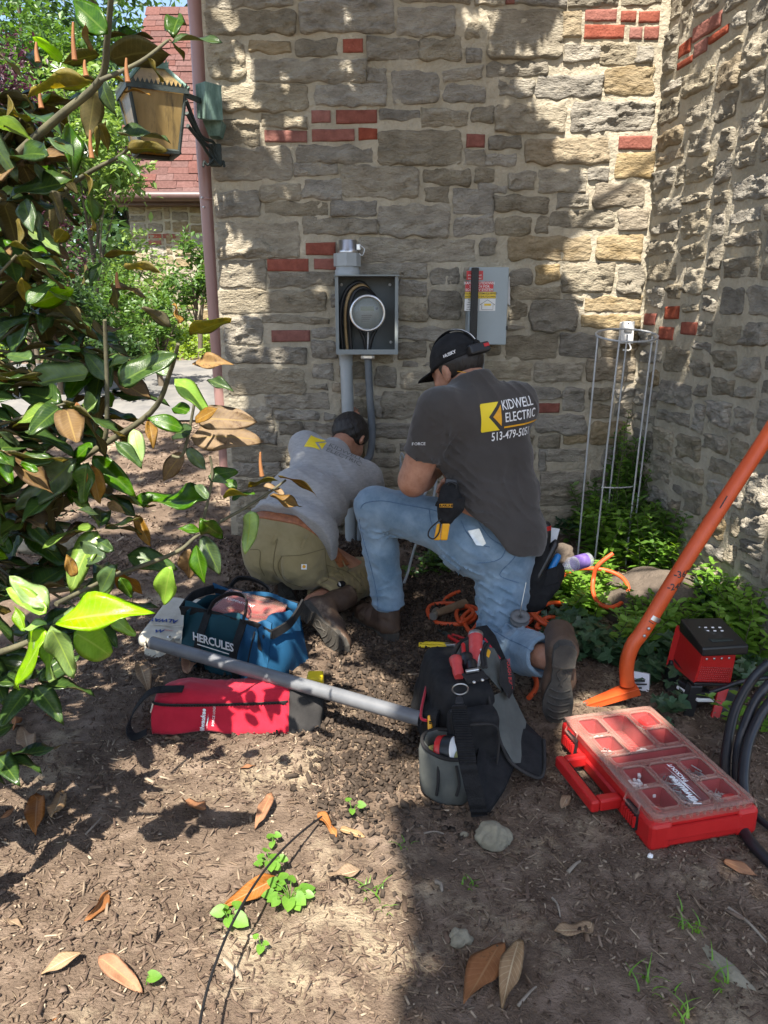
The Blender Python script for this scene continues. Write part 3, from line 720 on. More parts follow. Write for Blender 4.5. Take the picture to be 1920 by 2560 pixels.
mag = empty('magnolia_tree', (-1.75, 1.75, gz(-1.75, 1.75)), 'large magnolia with big glossy leaves filling the left side', 'tree')
mpos = wloc(mag); nleaf = 0; extra = []
def put_leaf(base, tip, Nn, kind='g', lab=None):
    global nleaf
    D = tip-base; L = D.length; B = basis(D, Nn); v = random.randrange(7)
    if nleaf < 292:
        o = bpy.data.objects.new('leaf', leaf_mesh(kind, v)); link(o, mag)
        o.matrix_local = Matrix.Translation(base-mpos) @ B.to_4x4() @ Matrix.Diagonal((L, L, L, 1)); nleaf += 1
    else: extra.append((base, B, L, kind, v))
def traced(T, sc, ox, oy, y0, y1, nf):
    for it in T.split():
        k = it.split(','); x0, y0_, x1, y1_ = [float(i)/sc for i in k[:4]]
        Y = random.uniform(y0, y1)
        b = at(x0+ox, y0_+oy, Y); t = at(x1+ox, y1_+oy, Y+random.uniform(-.045, .06))
        L = (t-b).length
        if L > .21: t = b+(t-b)*.21/L
        put_leaf(b, t, nf(), k[4] if len(k) > 4 else 'g')
up = lambda: Vector((random.gauss(0, .6), random.gauss(.25, .6), .8))
upc = lambda: Vector((random.gauss(0, .3), random.gauss(-1.0, .35), .75))
traced("""120,1570,0,0,y""" if 0 else """380,1790,890,1650,y 300,1740,30,1545,y 470,1850,790,2030,y 325,1820,490,2105,y 300,1860,75,2212,y 310,1700,60,1475,y 410,1810,620,1820,y 320,1880,290,2180,y 160,1850,110,1690,y 300,1720,190,1560,y 330,1800,560,1700,y 290,1860,240,2070,y 345,1840,440,2020,y 300,1800,130,1820,y""", 2.572, 0, 860, 1.22, 1.32, lambda: TO_SUN*1.1+Vector((random.gauss(0, .3), random.gauss(-.15, .25), random.gauss(0, .15))))
traced("""590,190,100,260,y 690,230,540,40 690,300,720,420 640,370,310,510,y 760,260,1110,40 700,160,860,40,y 1120,230,1380,400,y 1220,440,1080,370 1090,200,930,30 1240,130,1470,90,o 1340,230,1480,270 1250,500,1400,410,o 1230,610,1640,540,o
1260,480,1640,480,o 1230,580,1060,530 1180,550,970,450 470,620,360,540 600,640,420,760 480,740,170,1060 500,740,390,1030 560,760,510,1040 600,720,870,980 740,630,920,790 860,550,890,740,y 960,500,990,640,o 590,780,640,1010,o
1200,670,1330,810 1180,700,1020,870,o 1330,990,910,1060 1340,1000,1250,890 1350,860,1540,780 1340,850,1440,870 1440,990,1640,930 1290,1130,1440,1270 1290,1200,1150,1180 1300,1230,1410,1490 1260,1290,1300,1550 1220,1320,1200,1530,o
820,1360,1120,1400 1100,1430,1030,1700,y 750,1450,910,1640,o 740,1420,620,1620 740,1500,440,1700 770,1500,850,1640 720,1750,860,1880,y 680,1370,390,1330 730,1330,600,1250 880,1100,960,1300,o 640,1100,500,1050 120,660,0,560 90,300,0,180
200,100,40,60 520,40,350,20 130,500,30,380 80,900,10,700 250,820,120,760 320,1080,200,1180,o 700,1020,790,1080,o 60,1350,0,1200 100,1450,0,1560 480,1500,430,1360,o""", 2.572, 0, 860, 1.5, 1.85, upc)
traced("""410,650,730,690,o 350,790,590,910,o 420,680,180,690 200,920,200,1190,y 100,740,-30,640 300,720,470,770,o 60,830,200,760""", 3.073, 560, 980, 1.85, 1.95, up)
traced("""690,215,460,0 690,210,590,-60 700,215,735,60 600,330,530,140,o 700,390,1100,240 700,250,960,160 1100,270,1420,220 1090,260,1210,330 1110,230,1145,50 950,370,1030,540 640,500,790,480 400,400,215,220,y 640,350,390,400 140,510,0,330 260,440,170,310
630,530,380,520 600,540,170,570 610,570,580,860 650,500,690,710 790,600,950,540,o 750,870,1100,870 820,960,1060,930 760,1000,910,1120 690,780,600,1000 640,790,700,960 440,800,500,1110 540,1100,660,1480 400,1100,480,1230
50,610,60,830 140,610,230,680 260,760,420,830,y 210,760,60,770 310,1630,20,1600 280,1640,500,1760 540,1700,560,1850 660,1680,560,1840 660,1650,880,1620 790,1730,1060,1730 180,1960,310,1760 180,1950,140,1780 200,1960,480,1850,y
590,2130,400,1960 720,1800,790,2000 730,1850,930,1860,o 1100,2110,910,1960 1150,2080,1140,1940,o 1220,2150,1490,2040 600,2050,680,2180 300,900,180,820 330,880,470,1000 120,1000,30,940 90,1010,110,1180 220,1050,330,1200 260,1200,180,1390 330,1230,420,1400
60,1250,20,1430 150,1280,200,1480 380,1300,330,1540 240,1350,290,1560 100,1400,140,1600 20,1480,0,1650 420,1480,360,1560 430,960,350,900""", 2.572, 0, 0, 1.45, 1.85, up)
HERO = at(190, 1600, 1.27)
def sunline(q, H=None):
    d = Vector(q)-(H or HERO); return (d-TO_SUN*d.dot(TO_SUN)).length
SUNNY = [at(x, y, 1.65) for x, y in ((40, 160), (140, 330), (70, 720), (110, 900), (250, 880), (410, 880), (340, 1110), (140, 1240), (440, 1010), (480, 1330), (300, 1480), (200, 1180), (60, 1080), (530, 1250))]+[at(x, y, 3.0) for x, y in ((1520, 1330), (1600, 1260), (1580, 1400), (1680, 1330), (1470, 1400), (1660, 1240), (1800, 1440))]
# further leaf whorls filling the body of the shrub
tips = []
for k in range(84):
    px = random.uniform(-160, 270); py = random.uniform(640, 1470) if random.random() < .66 else random.uniform(230, 800)
    if py < 760 and px > 90: px -= 170
    Y = random.uniform(1.55, 2.3)
    c = at(px, py, Y)
    if sunline(c) < .26: continue
    tips.append(c)
    for q in range(random.randint(5, 8)):
        a = q*6.283/7+random.uniform(-.3, .3); e = random.uniform(-.75, .3)
        d = Vector((math.cos(a)*math.cos(e), math.sin(a)*math.cos(e), math.sin(e))); L = random.uniform(.1, .17)
        put_leaf(c+d*.012, c+d*L, Vector((0, 0, 1))+Vector((random.gauss(0, .3), random.gauss(-.1, .3), 0)), random.choices('gyo', (7, 1, 1))[0])
# low whorls at the left, most of them outside the picture
for k in range(26):
    c = Vector((random.uniform(-1.6, -.78), random.uniform(1.15, 1.9), random.uniform(.3, .9)))
    if sunline(c) < .17: continue
    tips.append(c)
    for q in range(7):
        a = q*6.283/7+random.uniform(-.3, .3); e = random.uniform(-.6, .3)
        d = Vector((math.cos(a)*math.cos(e), math.sin(a)*math.cos(e), math.sin(e))); put_leaf(c+d*.012, c+d*random.uniform(.11, .17), Vector((random.gauss(0, .3), random.gauss(-.2, .3), 1)))
# branches
br = MB(); tw = MB()
def branch(pts, y0, y1, r0, r1, mb=None):
    k = len(pts); P = [at(x, y, y0+(y1-y0)*i/(k-1)) for i, (x, y) in enumerate(pts)]
    P = spline(P, 6); (mb or br).tube(P, [r0+(r1-r0)*i/(len(P)-1) for i in range(len(P))], 7)
branch([(-120, 560), (50, 381), (150, 290), (249, 202), (268, 97), (280, -40)], 1.8, 1.55, .011, .005)
branch([(249, 202), (350, 155), (420, 101)], 1.62, 1.7, .005, .003)
branch([(-100, 700), (60, 600), (160, 480), (225, 430), (300, 390), (330, 360)], 1.9, 1.7, .008, .003)
branch([(-150, 1250), (60, 1230), (233, 1128), (377, 1031), (425, 930), (445, 860)], 1.9, 1.65, .011, .004)
branch([(245, 1110), (264, 1090), (268, 980), (264, 860), (262, 800)], 1.68, 1.62, .006, .004, br)
branch([(60, 1480), (180, 1470), (295, 1435), (439, 1381), (501, 1334), (640, 1253), (715, 1200)], 1.7, 1.9, .008, .003)
branch([(501, 1334), (530, 1200), (525, 1140)], 1.75, 1.75, .004, .003, br)
branch([(430, 1140), (459, 1132), (486, 1008), (490, 960)], 1.7, 1.7, .004, .003)
branch([(-60, 1640), (0, 1630), (93, 1595), (122, 1568)], 1.35, 1.28, .007, .005)
branch([(100, 1545), (122, 1570), (148, 1550)], 1.27, 1.27, .004, .003, br)
branch([(140, 1510), (210, 1475), (300, 1430)], 1.5, 1.65, .006, .004)
for px, py, l in ((187, 150, 95), (95, 155, 50), (104, 270, 45), (216, 190, 40), (320, 205, 60), (230, 395, 70), (195, 1010, -10), (296, 720, 40), (655, 1190, 60)):
    tw = MB(); branch([(px, py), (px-4, py-l*.5), (px-4, py-l)], 1.6, 1.6, .0055, .002, tw); tw.build('young_shoot', 'new_twig', mag)
root = Vector((-1.75, 1.75, gz(-1.75, 1.75)-.05))
for k, c in enumerate(tips):
    if k % 2 == 0: continue
    b = root+Vector((random.uniform(-.1, .1), random.uniform(-.1, .1), random.uniform(.2, 1.2)))
    br.tube(spline([b, (b+c)/2+Vector((0, 0, .1)), c], 5), [.009-.006*i/10 for i in range(11)], 5)
# trunk and limbs of the crown overhead (above the picture)
TR = Vector((-1.75, 1.75, 0))
tk = MB()
tk.tube(spline([TR-Vector((0, 0, .2)), TR+Vector((.03, .05, 1.3)), TR+Vector((-.05, -.1, 2.6)), TR+Vector((.3, -.3, 3.7)), TR+Vector((.6, -.5, 5))], 6), [.095-.07*i/24 for i in range(25)], 10)
for q in [(.2, 2.6, 4.6), (1.0, 2.5, 4.5), (1.3, .6, 4.5), (.4, -.4, 4.8), (.1, 1.2, 4.4), (-.6, 2.8, 4.2), (1.4, 1.5, 5.0), (.9, -1.3, 4.7)]:
    q = Vector(q); a = TR+Vector((random.uniform(-.05, .3), random.uniform(-.3, 0), random.uniform(2.7, 3.9)))
    tk.tube(spline([a, (a+q)/2+Vector((0, 0, .25)), q], 6), [.04-.032*i/12 for i in range(13)], 7)
tk.build('trunk', 'bark', mag); o = br.build('branch', 'twig', mag); o['kind'] = 'stuff'
# where the crown overhead throws its shade (measured on the photograph, 1659-px wide view)
def inpoly(x, y, P):
    c = False; j = len(P)-1
    for i in range(len(P)):
        if (P[i][1] > y) != (P[j][1] > y) and x < (P[j][0]-P[i][0])*(y-P[i][1])/(P[j][1]-P[i][1])+P[i][0]: c = not c
        j = i
    return c
LIT = [([(1215, -80), (1500, -80), (1500, 180), (1425, 210), (1392, 700), (1290, 722), (1255, 690), (1200, 640), (1165, 580), (1150, 530), (1225, 515), (1240, 400), (1180, 360), (1200, 300), (1150, 260), (1110, 200), (1120, 120), (1190, 60)], 0),
       ([(1292, 700), (1400, 720), (1393, 960), (1330, 930), (1305, 800)], .15),
       ([(1400, -80), (1800, -80), (1800, 500), (1600, 700), (1450, 1000), (1380, 960)], .06),
       ([(-300, 1730), (60, 1690), (200, 1700), (310, 1610), (690, 1590), (830, 1605), (835, 1740), (850, 1850), (880, 1960), (865, 2050), (850, 2212), (840, 2900), (-300, 2900)], 0),
       ([(325, 1465), (660, 1475), (660, 1600), (315, 1610)], .12),
       ([(280, 880), (480, 880), (490, 1080), (300, 1080)], .45)]
SPOT = [(490, 50, 36), (505, 200, 34), (525, 130, 27), (540, 250, 34), (560, 300, 32), (700, 210, 20), (745, 65, 26), (760, 160, 24), (775, 225, 18), (640, 285, 24), (600, 330, 24), (480, 430, 30), (470, 300, 28), (482, 520, 34),
        (500, 600, 40), (530, 560, 24), (560, 650, 28), (510, 680, 34), (530, 760, 34), (600, 780, 22), (500, 870, 30), (700, 640, 18), (725, 560, 18), (1050, 60, 36), (1020, 20, 26), (1085, 150, 26), (1000, 210, 16), (1090, 230, 18),
        (870, 830, 22), (960, 860, 14), (640, 990, 16), (590, 930, 20), (560, 980, 18), (640, 900, 20), (1290, 1590, 60), (1400, 1600, 24), (800, 1530, 60), (560, 1470, 26), (720, 1430, 45), (905, 1010, 24), (690, 1000, 34), (770, 985, 12), (640, 1020, 18),
        (870, 1540, 18), (880, 1690, 34), (1010, 930, 12), (1090, 690, 18), (440, 1400, 26), (360, 1350, 22), (480, 1420, 30), (200, 1400, 110), (100, 1380, 90), (120, 830, 40), (230, 880, 50), (430, 830, 45), (130, 1030, 50), (370, 1230, 40), (60, 700, 40), (250, 680, 45),
        (900, 1215, 10), (1000, 1090, 8), (740, 960, 18), (1085, 905, 22), (930, 880, 16), (1540, 830, 30), (1600, 960, 26), (1000, 500, 12), (880, 420, 14), (700, 450, 16), (820, 330, 12), (930, 560, 12), (660, 520, 20), (620, 430, 20), (640, 720, 16), (690, 800, 14), (1000, 760, 12), (680, 100, 18), (610, 180, 22)]
def shade(x, y):
    for P_, s in LIT:
        if inpoly(x, y, P_): return s
    for a, b, r in SPOT:
        if (x-a)**2+(y-b)**2 < r*r*1.9: return 0
    return 1
crown = []
def try_leaf(rec, hz):
    p = Vector(rec)+TO_SUN*((hz-rec[2])/TO_SUN.z)
    L = random.uniform(.1, .17); a = random.uniform(0, 6.283); e = random.gauss(-.35, .35)
    d = Vector((math.cos(a)*math.cos(e), math.sin(a)*math.cos(e), math.sin(e)))
    for t in ((.5,) if rec[1] >= WY and random.random() < .35 else (.2, .5, .8) if rec[1] >= WY else (0, .5, 1)):
        q = p+d*L*(t-.5); k = (q.y-WY)/TO_SUN.y if False else None
        # where the light passing this point lands
        tt = (q.y-WY)/TO_SUN.y; hit = q-TO_SUN*tt
        if hit.z < gbase(hit.x, WY): hit = q-TO_SUN*((q.z-gbase(rec[0], rec[1]))/TO_SUN.z)
        if hit.y > WY+.05: return
        if (hit.y*CP-(hit.z-CAM_H)*SP) < .3: s = 1 if hit.x > -.05 else 0
        else:
            x, y = pix(hit); s = shade(x/1.1573, y/1.1573)
        if random.random() > s: return
    if sunline(p) < .27 or any(sunline(p, h) < .17 for h in SUNNY): return
    # keep the crown out of the picture
    for t in (-.5, .5):
        q = p+d*L*t; zc = q.y*CP-(q.z-CAM_H)*SP
        if zc > .05:
            x, y = pix(q)
            if y > -60 and -150 < x < 2070: return
    crown.append((p-d*L/2, basis(d, Vector((random.gauss(0, .5), random.gauss(0, .5), 1))), L))
HZ = lambda: random.uniform(3.7, 5.0)
for k in range(15000): try_leaf((random.uniform(-.95, 1.45), WY, random.uniform(.1, 2.95)), HZ())
for k in range(2200):                                   # dappled shade on the bed left of the house corner
    x = random.uniform(-2.8, -.95); y = random.uniform(4.0, 5.7); hz = HZ(); p = Vector((x, y, gbase(x, y))); p = p+TO_SUN*((hz-p.z)/TO_SUN.z)
    if fn(x*3.2, y*3.2, 4) > .0 or sunline(p) < .27 or any(sunline(p, h) < .13 for h in SUNNY): continue
    if p.y*CP-(p.z-CAM_H)*SP > .05 and pix(p)[1] > -80: continue
    d = Vector((random.gauss(0, 1), random.gauss(0, 1), random.gauss(-.2, .4))).normalized(); L = random.uniform(.1, .17); crown.append((p-d*L/2, basis(d, Vector((random.gauss(0, .5), random.gauss(0, .5), 1))), L))
for k in range(20000): x = random.uniform(-1.9, 1.6); y = random.uniform(.5, WY); try_leaf((x, y, gbase(x, y)), HZ())
V = []; Fc = []; S_ = []; UV = []
for (b, B, L) in crown:
    v_, f_, s_ = leaf_geo(1, .42, .2, .15, .05, nu=4, nv=2)
    o = len(V); UV += leaf_geo.uv; V += [b+B @ (k*L) for k in v_]; Fc += [[i+o for i in f] for f in f_]; S_ += s_
cn = pymesh('leaf_canopy', V, Fc, None, mag, True, mats=['magnolia_top', 'magnolia_under'], mi=S_); cn['kind'] = 'stuff'; leafuv(cn.data, UV)
V = []; Fc = []; S_ = []; UV = []
for (b, B, L, kind, var) in extra:
    v_, f_, s_ = leaf_geo(1, .44, .3, [.14, .3, .05, -.12, .2, .1, .35][var], .1, nu=9, nv=4, seed=var*7)
    o = len(V); UV += leaf_geo.uv; V += [b+B @ (k*L) for k in v_]; Fc += [[i+o for i in f] for f in f_]; S_ += [{'g': 0, 'y': 2, 'o': 3}[kind] if i == 0 else 1 for i in s_]
if V:
    o = pymesh('leaf_mass', V, Fc, None, mag, True, mats=['magnolia_top', 'magnolia_under', 'magnolia_lit', 'magnolia_old'], mi=S_); o['kind'] = 'stuff'; leafuv(o.data, UV)
print('crown leaves', len(crown), 'leaves', nleaf, 'extra', len(extra))
# ---------------------------------------------------------------- soft shapes: distance fields meshed by surface nets
def _v(p): return np.array(p, dtype=float)
def cone(P, a, b, ra, rb):
    a, b = _v(a), _v(b); ab = b-a; t = np.clip(((P-a) @ ab)/max(ab @ ab, 1e-9), 0, 1)
    return np.linalg.norm(P-(a+t[:, None]*ab), axis=1)-(ra+(rb-ra)*t)
def ell(P, c, X, Y, Z, r):
    q = P-_v(c); M3 = np.array([_v(X), _v(Y), _v(Z)]); q = q @ M3.T; r = _v(r)
    k0 = np.linalg.norm(q/r, axis=1); k1 = np.linalg.norm(q/(r*r), axis=1)+1e-9
    return k0*(k0-1)/k1
def smin(a, b, k):
    h = np.clip(.5+.5*(b-a)/k, 0, 1); return b*(1-h)+a*h-k*h*(1-h)
def smax(a, b, k): return -smin(-a, -b, k)
def su(ds, k):
    d = ds[0]
    for e in ds[1:]: d = smin(d, e, k)
    return d
def chain(P, pts, rs, k=.02):
    return su([cone(P, pts[i], pts[i+1], rs[i], rs[i+1]) for i in range(len(pts)-1)], k)
def plane(P, c, n): n = _v(n); return (P-_v(c)) @ (n/np.linalg.norm(n))
def ridges(P, seed, f, a, sharp=3):
    g_ = np.random.default_rng(seed); a = _v(a); a = a/np.linalg.norm(a); b = g_.normal(size=3); c = g_.normal(size=3)
    ph = g_.uniform(0, 6, 3)
    f = f*1.75; s = .75*np.sin((P @ a)*f+1.3*np.sin((P @ b)*f*.35+ph[0])+.8*np.sin((P @ c)*f*.5+ph[1])+ph[2])
    s = s/.75; return .8*((1-np.abs(s))**sharp)*(.55+.45*np.sin((P @ b)*f*.22+ph[1]))
def near(P, c, r): return np.exp(-((P-_v(c))**2).sum(1)/(r*r))
def lump(P, seed, f):
    g_ = np.random.default_rng(seed); s = 0
    for k in range(4):
        a = g_.normal(size=3)*f*(1+.6*k); s = s+np.sin(P @ a+g_.uniform(0, 6))/(1+.6*k)
    return s/2.2
def surfnet(sdf, lo, hi, h):
    lo = _v(lo); n = np.ceil((_v(hi)-lo)/h).astype(int)+1
    ax = [lo[i]+h*np.arange(n[i]) for i in range(3)]
    q = 4; ni = np.ceil(n/q).astype(int)+1; axc = [lo[i]+h*q*np.arange(ni[i]) for i in range(3)]
    Dc = sdf(np.stack(np.meshgrid(*axc, indexing='ij'), -1).reshape(-1, 3)).reshape(ni)
    near_ = np.abs(Dc) < h*q*1.6+.016
    sel = [np.minimum(np.arange(n[i])+q//2, (ni[i]-1)*q)//q for i in range(3)]
    D = Dc[np.ix_(*sel)].copy(); mask = near_[np.ix_(*sel)]
    I0 = np.argwhere(mask); D[mask] = sdf(lo+h*I0); S = D < 0
    cnt = np.zeros(n-1, int); pos = np.zeros((*(n-1), 3))
    I = np.stack(np.meshgrid(*[np.arange(k-1) for k in n], indexing='ij'), -1)
    C = [(i, j, k) for i in (0, 1) for j in (0, 1) for k in (0, 1)]
    def sl(A, o): return A[o[0]:o[0]+n[0]-1, o[1]:o[1]+n[1]-1, o[2]:o[2]+n[2]-1]
    for a in C:
        for d in range(3):
            if a[d]: continue
            b = list(a); b[d] = 1
            da, db = sl(D, a), sl(D, b); cr = (da < 0) != (db < 0)
            t = np.where(cr, da/np.where(cr, da-db, 1), 0)
            p = np.array(a, float)+np.zeros((*cr.shape, 3)); p[..., d] += t
            pos += p*cr[..., None]; cnt += cr
    act = cnt > 0; idx = -np.ones(n-1, int); idx[act] = np.arange(act.sum())
    V = lo+h*(I[act]+pos[act]/cnt[act][:, None])
    Fs = []
    for d in range(3):
        e1, e2 = (d+1) % 3, (d+2) % 3
        s0 = [slice(1, n[i]-1) for i in range(3)]; s0[d] = slice(0, n[d]-1); s1 = list(s0); s1[d] = slice(1, n[d])
        a, b = S[tuple(s0)], S[tuple(s1)]; cr = a != b
        w_ = np.argwhere(cr); 
        if not len(w_): continue
        flip = a[cr]; base = w_.copy(); base[:, e1] += 1; base[:, e2] += 1
        o1 = np.zeros(3, int); o1[e1] = 1; o2 = np.zeros(3, int); o2[e2] = 1
        q = np.stack([idx[tuple((base-o).T)] for o in (o1+o2, o2, 0*o1, o1)], 1)
        q[~flip] = q[~flip][:, ::-1]; Fs.append(q)
    return V, np.concatenate(Fs)
def soft(name, sdf, lo, hi, h, m, parent=None, relax=1):
    V, Fq = surfnet(sdf, lo, hi, h)
    if relax:
        for _ in range(relax):
            acc = np.zeros_like(V); c = np.zeros(len(V))
            for i in range(4):
                np.add.at(acc, Fq[:, i], V[Fq[:, (i+1) % 4]]+V[Fq[:, i-1]]); np.add.at(c, Fq[:, i], 2)
            V = V*.5+.5*acc/np.maximum(c, 1)[:, None]
    return pymesh(name, V, Fq, m, parent, smooth=True)
def bvh_of(o):
    p = wloc(o); me = o.data
    return BVHTree.FromPolygons([v.co+p for v in me.vertices], [tuple(f.vertices) for f in me.polygons])
def decal(name, shapes, bvh, C, X, Y, m, parent, lift=.0018, cell=.012, depth=.6, solid=False):
    """print lying on a surface: shapes are (verts2d, faces) laid out at C along X (right), Y (up), dropped on the surface from outside"""
    C = Vector(C); X = Vector(X).normalized(); Y = (Vector(Y)-X*Vector(Y).dot(X)).normalized(); N = X.cross(Y)
    bm = bmesh.new()
    for V, Fc in shapes:
        vs_ = [bm.verts.new((v[0], v[1], 0)) for v in V]
        for f in Fc:
            try: bm.faces.new([vs_[i] for i in f])
            except ValueError: pass
    cut_grid(bm, cell); bm.verts.index_update(); V = []; ok = []
    for v in bm.verts:
        p = C+X*v.co.x+Y*v.co.y; h = bvh.ray_cast(p+N*depth*.5, -N, depth)
        if h[0] is None: V.append(p); ok.append(False)
        else: V.append(h[0]+N*lift); ok.append(True)
    Fc = [[v.index for v in f.verts] for f in bm.faces if all(ok[v.index] for v in f.verts)]
    bm.free()
    used = sorted({i for f in Fc for i in f}); mp = {k: i for i, k in enumerate(used)}
    return pymesh(name, [V[i] for i in used], [[mp[i] for i in f] for f in Fc], m, parent)
def txt(t, size, dx=0, dy=0, sx=1, **kw):
    V, Fc = text_mesh(t, size, **kw); return [(v.x*sx+dx, v.y+dy) for v in V], Fc
def poly(pts): return [tuple(p) for p in pts], [list(range(len(pts)))]

# ---------------------------------------------------------------- the two men
mat('skin', (.3, .135, .08), (.46, .235, .15), c3=(.39, .19, .12), rough=.52, scale=26, detail=8, bump=.3, bscale=180, spec=.35)
M['skin'].node_tree.nodes['Principled BSDF'].inputs['Subsurface Weight'].default_value = .12
M['skin'].node_tree.nodes['Principled BSDF'].inputs['Subsurface Radius'].default_value = (.012, .005, .003)
mat('hair', (.008, .006, .005), (.022, .016, .013), rough=.5, scale=60, bump=.9, bscale=130, stretch=(1, 1, .25), bdist=.006)
mat('beard', (.05, .03, .02), (.16, .09, .06), rough=.7, scale=160, bump=.5, bscale=240)
mat('dark_tee', (.048, .043, .04), (.062, .056, .052), rough=.95, scale=5, bump=.35, bscale=420, spec=.1, sheen=.25, bdist=.0015)
mat('grey_tee', (.27, .27, .275), (.35, .35, .35), rough=.95, scale=70, bump=.3, bscale=420, spec=.1, sheen=.2, bdist=.0015, stretch=(.4, 1, 1.6))
mat('denim', (.1, .165, .235), (.23, .315, .4), c3=(.16, .235, .31), rough=.9, scale=9, detail=9, bump=.5, bscale=520, spec=.15, sheen=.2, bdist=.0016)
mat('denim_seam', (.07, .12, .2), (.13, .2, .3), rough=.9, scale=200, spec=.1)
mat('khaki', (.22, .175, .085), (.29, .235, .125), rough=.92, scale=7, detail=6, bump=.4, bscale=480, spec=.12, sheen=.15, bdist=.0015)
mat('khaki_seam', (.13, .1, .045), rough=.9)
mat('boot_leather', (.04, .022, .014), (.1, .06, .038), rough=.62, scale=12, detail=7, bump=.5, bscale=120, dirt=((.17, .125, .085), 7, .56), bdist=.003)
mat('boot_sole', (.028, .026, .023), (.065, .058, .048), rough=.85, scale=14, bump=.5, bscale=120, dirt=((.13, .1, .07), 9, .55))
mat('belt_leather', (.2, .065, .025), (.36, .13, .05), rough=.5, scale=55, bump=1, bscale=75, bdist=.004)
mat('black_cloth', (.008, .008, .009), (.018, .018, .019), rough=.85, scale=30, bump=.5, bscale=380, spec=.25, bdist=.002)
mat('black_plastic', (.012, .012, .013), rough=.4, spec=.5)
mat('yellow_print', (.8, .6, .02), rough=.6); mat('white_print', (.75, .75, .75), rough=.6); mat('grey_print', (.13, .13, .13), rough=.7)
mat('amber_plastic', (.72, .33, .01), (.8, .4, .02), rough=.4, scale=20)
mat('red_plastic', (.42, .012, .012), (.5, .018, .018), rough=.38, scale=8, bump=.1, bscale=300)

def boot(name, parent, heel, X, Z, L, shaft=.19, toe_w=.052, lab=None, seedb=1):
    """heel: middle of the heel's ground edge; X towards the toe, Z from sole to ankle"""
    X = Vector(X).normalized(); Z = (Vector(Z)-X*Vector(Z).dot(X)).normalized(); Y = Z.cross(X); heel = Vector(heel)
    W = lambda x, y, z: heel+X*x+Y*y+Z*z
    def sdf(P):
        d = su([cone(P, W(.045, 0, .062), W(.05, 0, shaft), .043, .05), cone(P, W(.045, 0, .055), W(L*.52, 0, .055), .042, .045), cone(P, W(L*.52, .003, .052), W(L-.05, .004, .045), .045, .036),
                cone(P, W(.06, 0, .1), W(L*.55, 0, .065), .042, .036), cone(P, W(L*.7, .012, .042), W(L*.78, -.012, .042), .036, .036)], .03)
        d = d+.0035*lump(P, seedb, 40)+.003*ridges(P, seedb, 70, Z*1.0+X*.5)*near(P, W(.08, 0, .12), .08)*2
        d = smax(d, plane(P, W(0, 0, .03), -Z), .006); return smax(d, plane(P, W(0, 0, shaft), Z), .01)
    pts = np.array([W(x, y, z) for x in (-.03, L+.03) for y in (-.08, .08) for z in (.0, shaft+.03)])
    b = soft(name, sdf, pts.min(0), pts.max(0), .0075, 'boot_leather', parent)
    if lab: b['label'] = lab
    # sole: outline with narrow waist, heel block, tread
    out = [(0, -.02), (-.004, 0), (0, .02), (.02, .034), (.06, .036), (.1, .03), (.14, .031), (L*.62, .045), (L*.74, .05), (L*.86, .046), (L*.95, .032), (L, .008), (L*.99, -.014), (L*.94, -.034), (L*.84, -.047), (L*.7, -.047), (L*.55, -.038), (.13, -.029), (.1, -.03), (.06, -.036), (.02, -.034)]
    mb = MB(); mb.prism([W(x, y, .016) for x, y in out], Z*.022)
    sole = mb.build('sole', 'boot_sole', b)
    hl = [(x, y) for x, y in [(0.001, -.02), (-.005, 0), (.001, .02), (.02, .0355), (.075, .0355), (.082, 0), (.075, -.0355), (.02, -.0355)]]
    mb = MB(); mb.prism([W(x, y, 0) for x, y in hl], Z*.0165); mb.build('heel', 'boot_sole', b)
    mb = MB()
    for k in range(5):
        x = L*(.55+.085*k); wd = .038-.004*abs(k-1.6)
        mb.tube([W(x+.012*math.sin(t*3.1), (t-.5)*2*wd, .0155) for t in [i/8 for i in range(9)]], .0035, 5)
    for s_ in (-1, 1): mb.tube([W(.095+.03*i/6*2, s_*(.008+.008*math.sin(i)), .0155) for i in range(7)], .003, 5)
    o = mb.build('tread', 'boot_sole', b); o['kind'] = 'stuff'
    mb = MB()
    for i in range(2):
        pts_ = []
    return b
def hand_sdf(P, wrist, D, Nn, s=1, curl=.5, side=1):
    """palm and five fingers; D towards the fingers, Nn out of the back of the hand"""
    D = Vector(D).normalized(); Nn = (Vector(Nn)-D*Vector(Nn).dot(D)).normalized(); Y = Nn.cross(D)*side; w0 = Vector(wrist)
    k = su([cone(P, w0+Y*.022*s, w0+D*.085*s+Y*.03*s, .018*s, .013*s), cone(P, w0, w0+D*.09*s, .019*s, .014*s), cone(P, w0-Y*.022*s, w0+D*.08*s-Y*.028*s, .018*s, .013*s)], .015)
    for i, (y, l) in enumerate(((.032, .07), (.011, .078), (-.011, .073), (-.031, .057))):
        b = w0+D*(.088-.004*abs(i-1.3))*s+Y*y*s; d1 = (D-Nn*curl*.6).normalized(); d2 = (D-Nn*curl*1.6).normalized(); d3 = (D-Nn*curl*3).normalized()
        p1 = b+d1*l*.45*s; p2 = p1+d2*l*.32*s; p3 = p2+d3*l*.26*s
        k = smin(k, chain(P, [b, p1, p2, p3], [.0098*s, .009*s, .0085*s, .0075*s], .004), .006)
    b = w0+D*.025*s+Y*.03*s; p1 = b+(D*.7+Y*.75-Nn*.2).normalized()*.045*s; p2 = p1+(D*.9+Y*.2-Nn*.4).normalized()*.032*s
    return smin(k, chain(P, [b, p1, p2], [.014*s, .011*s, .009*s], .005), .01)
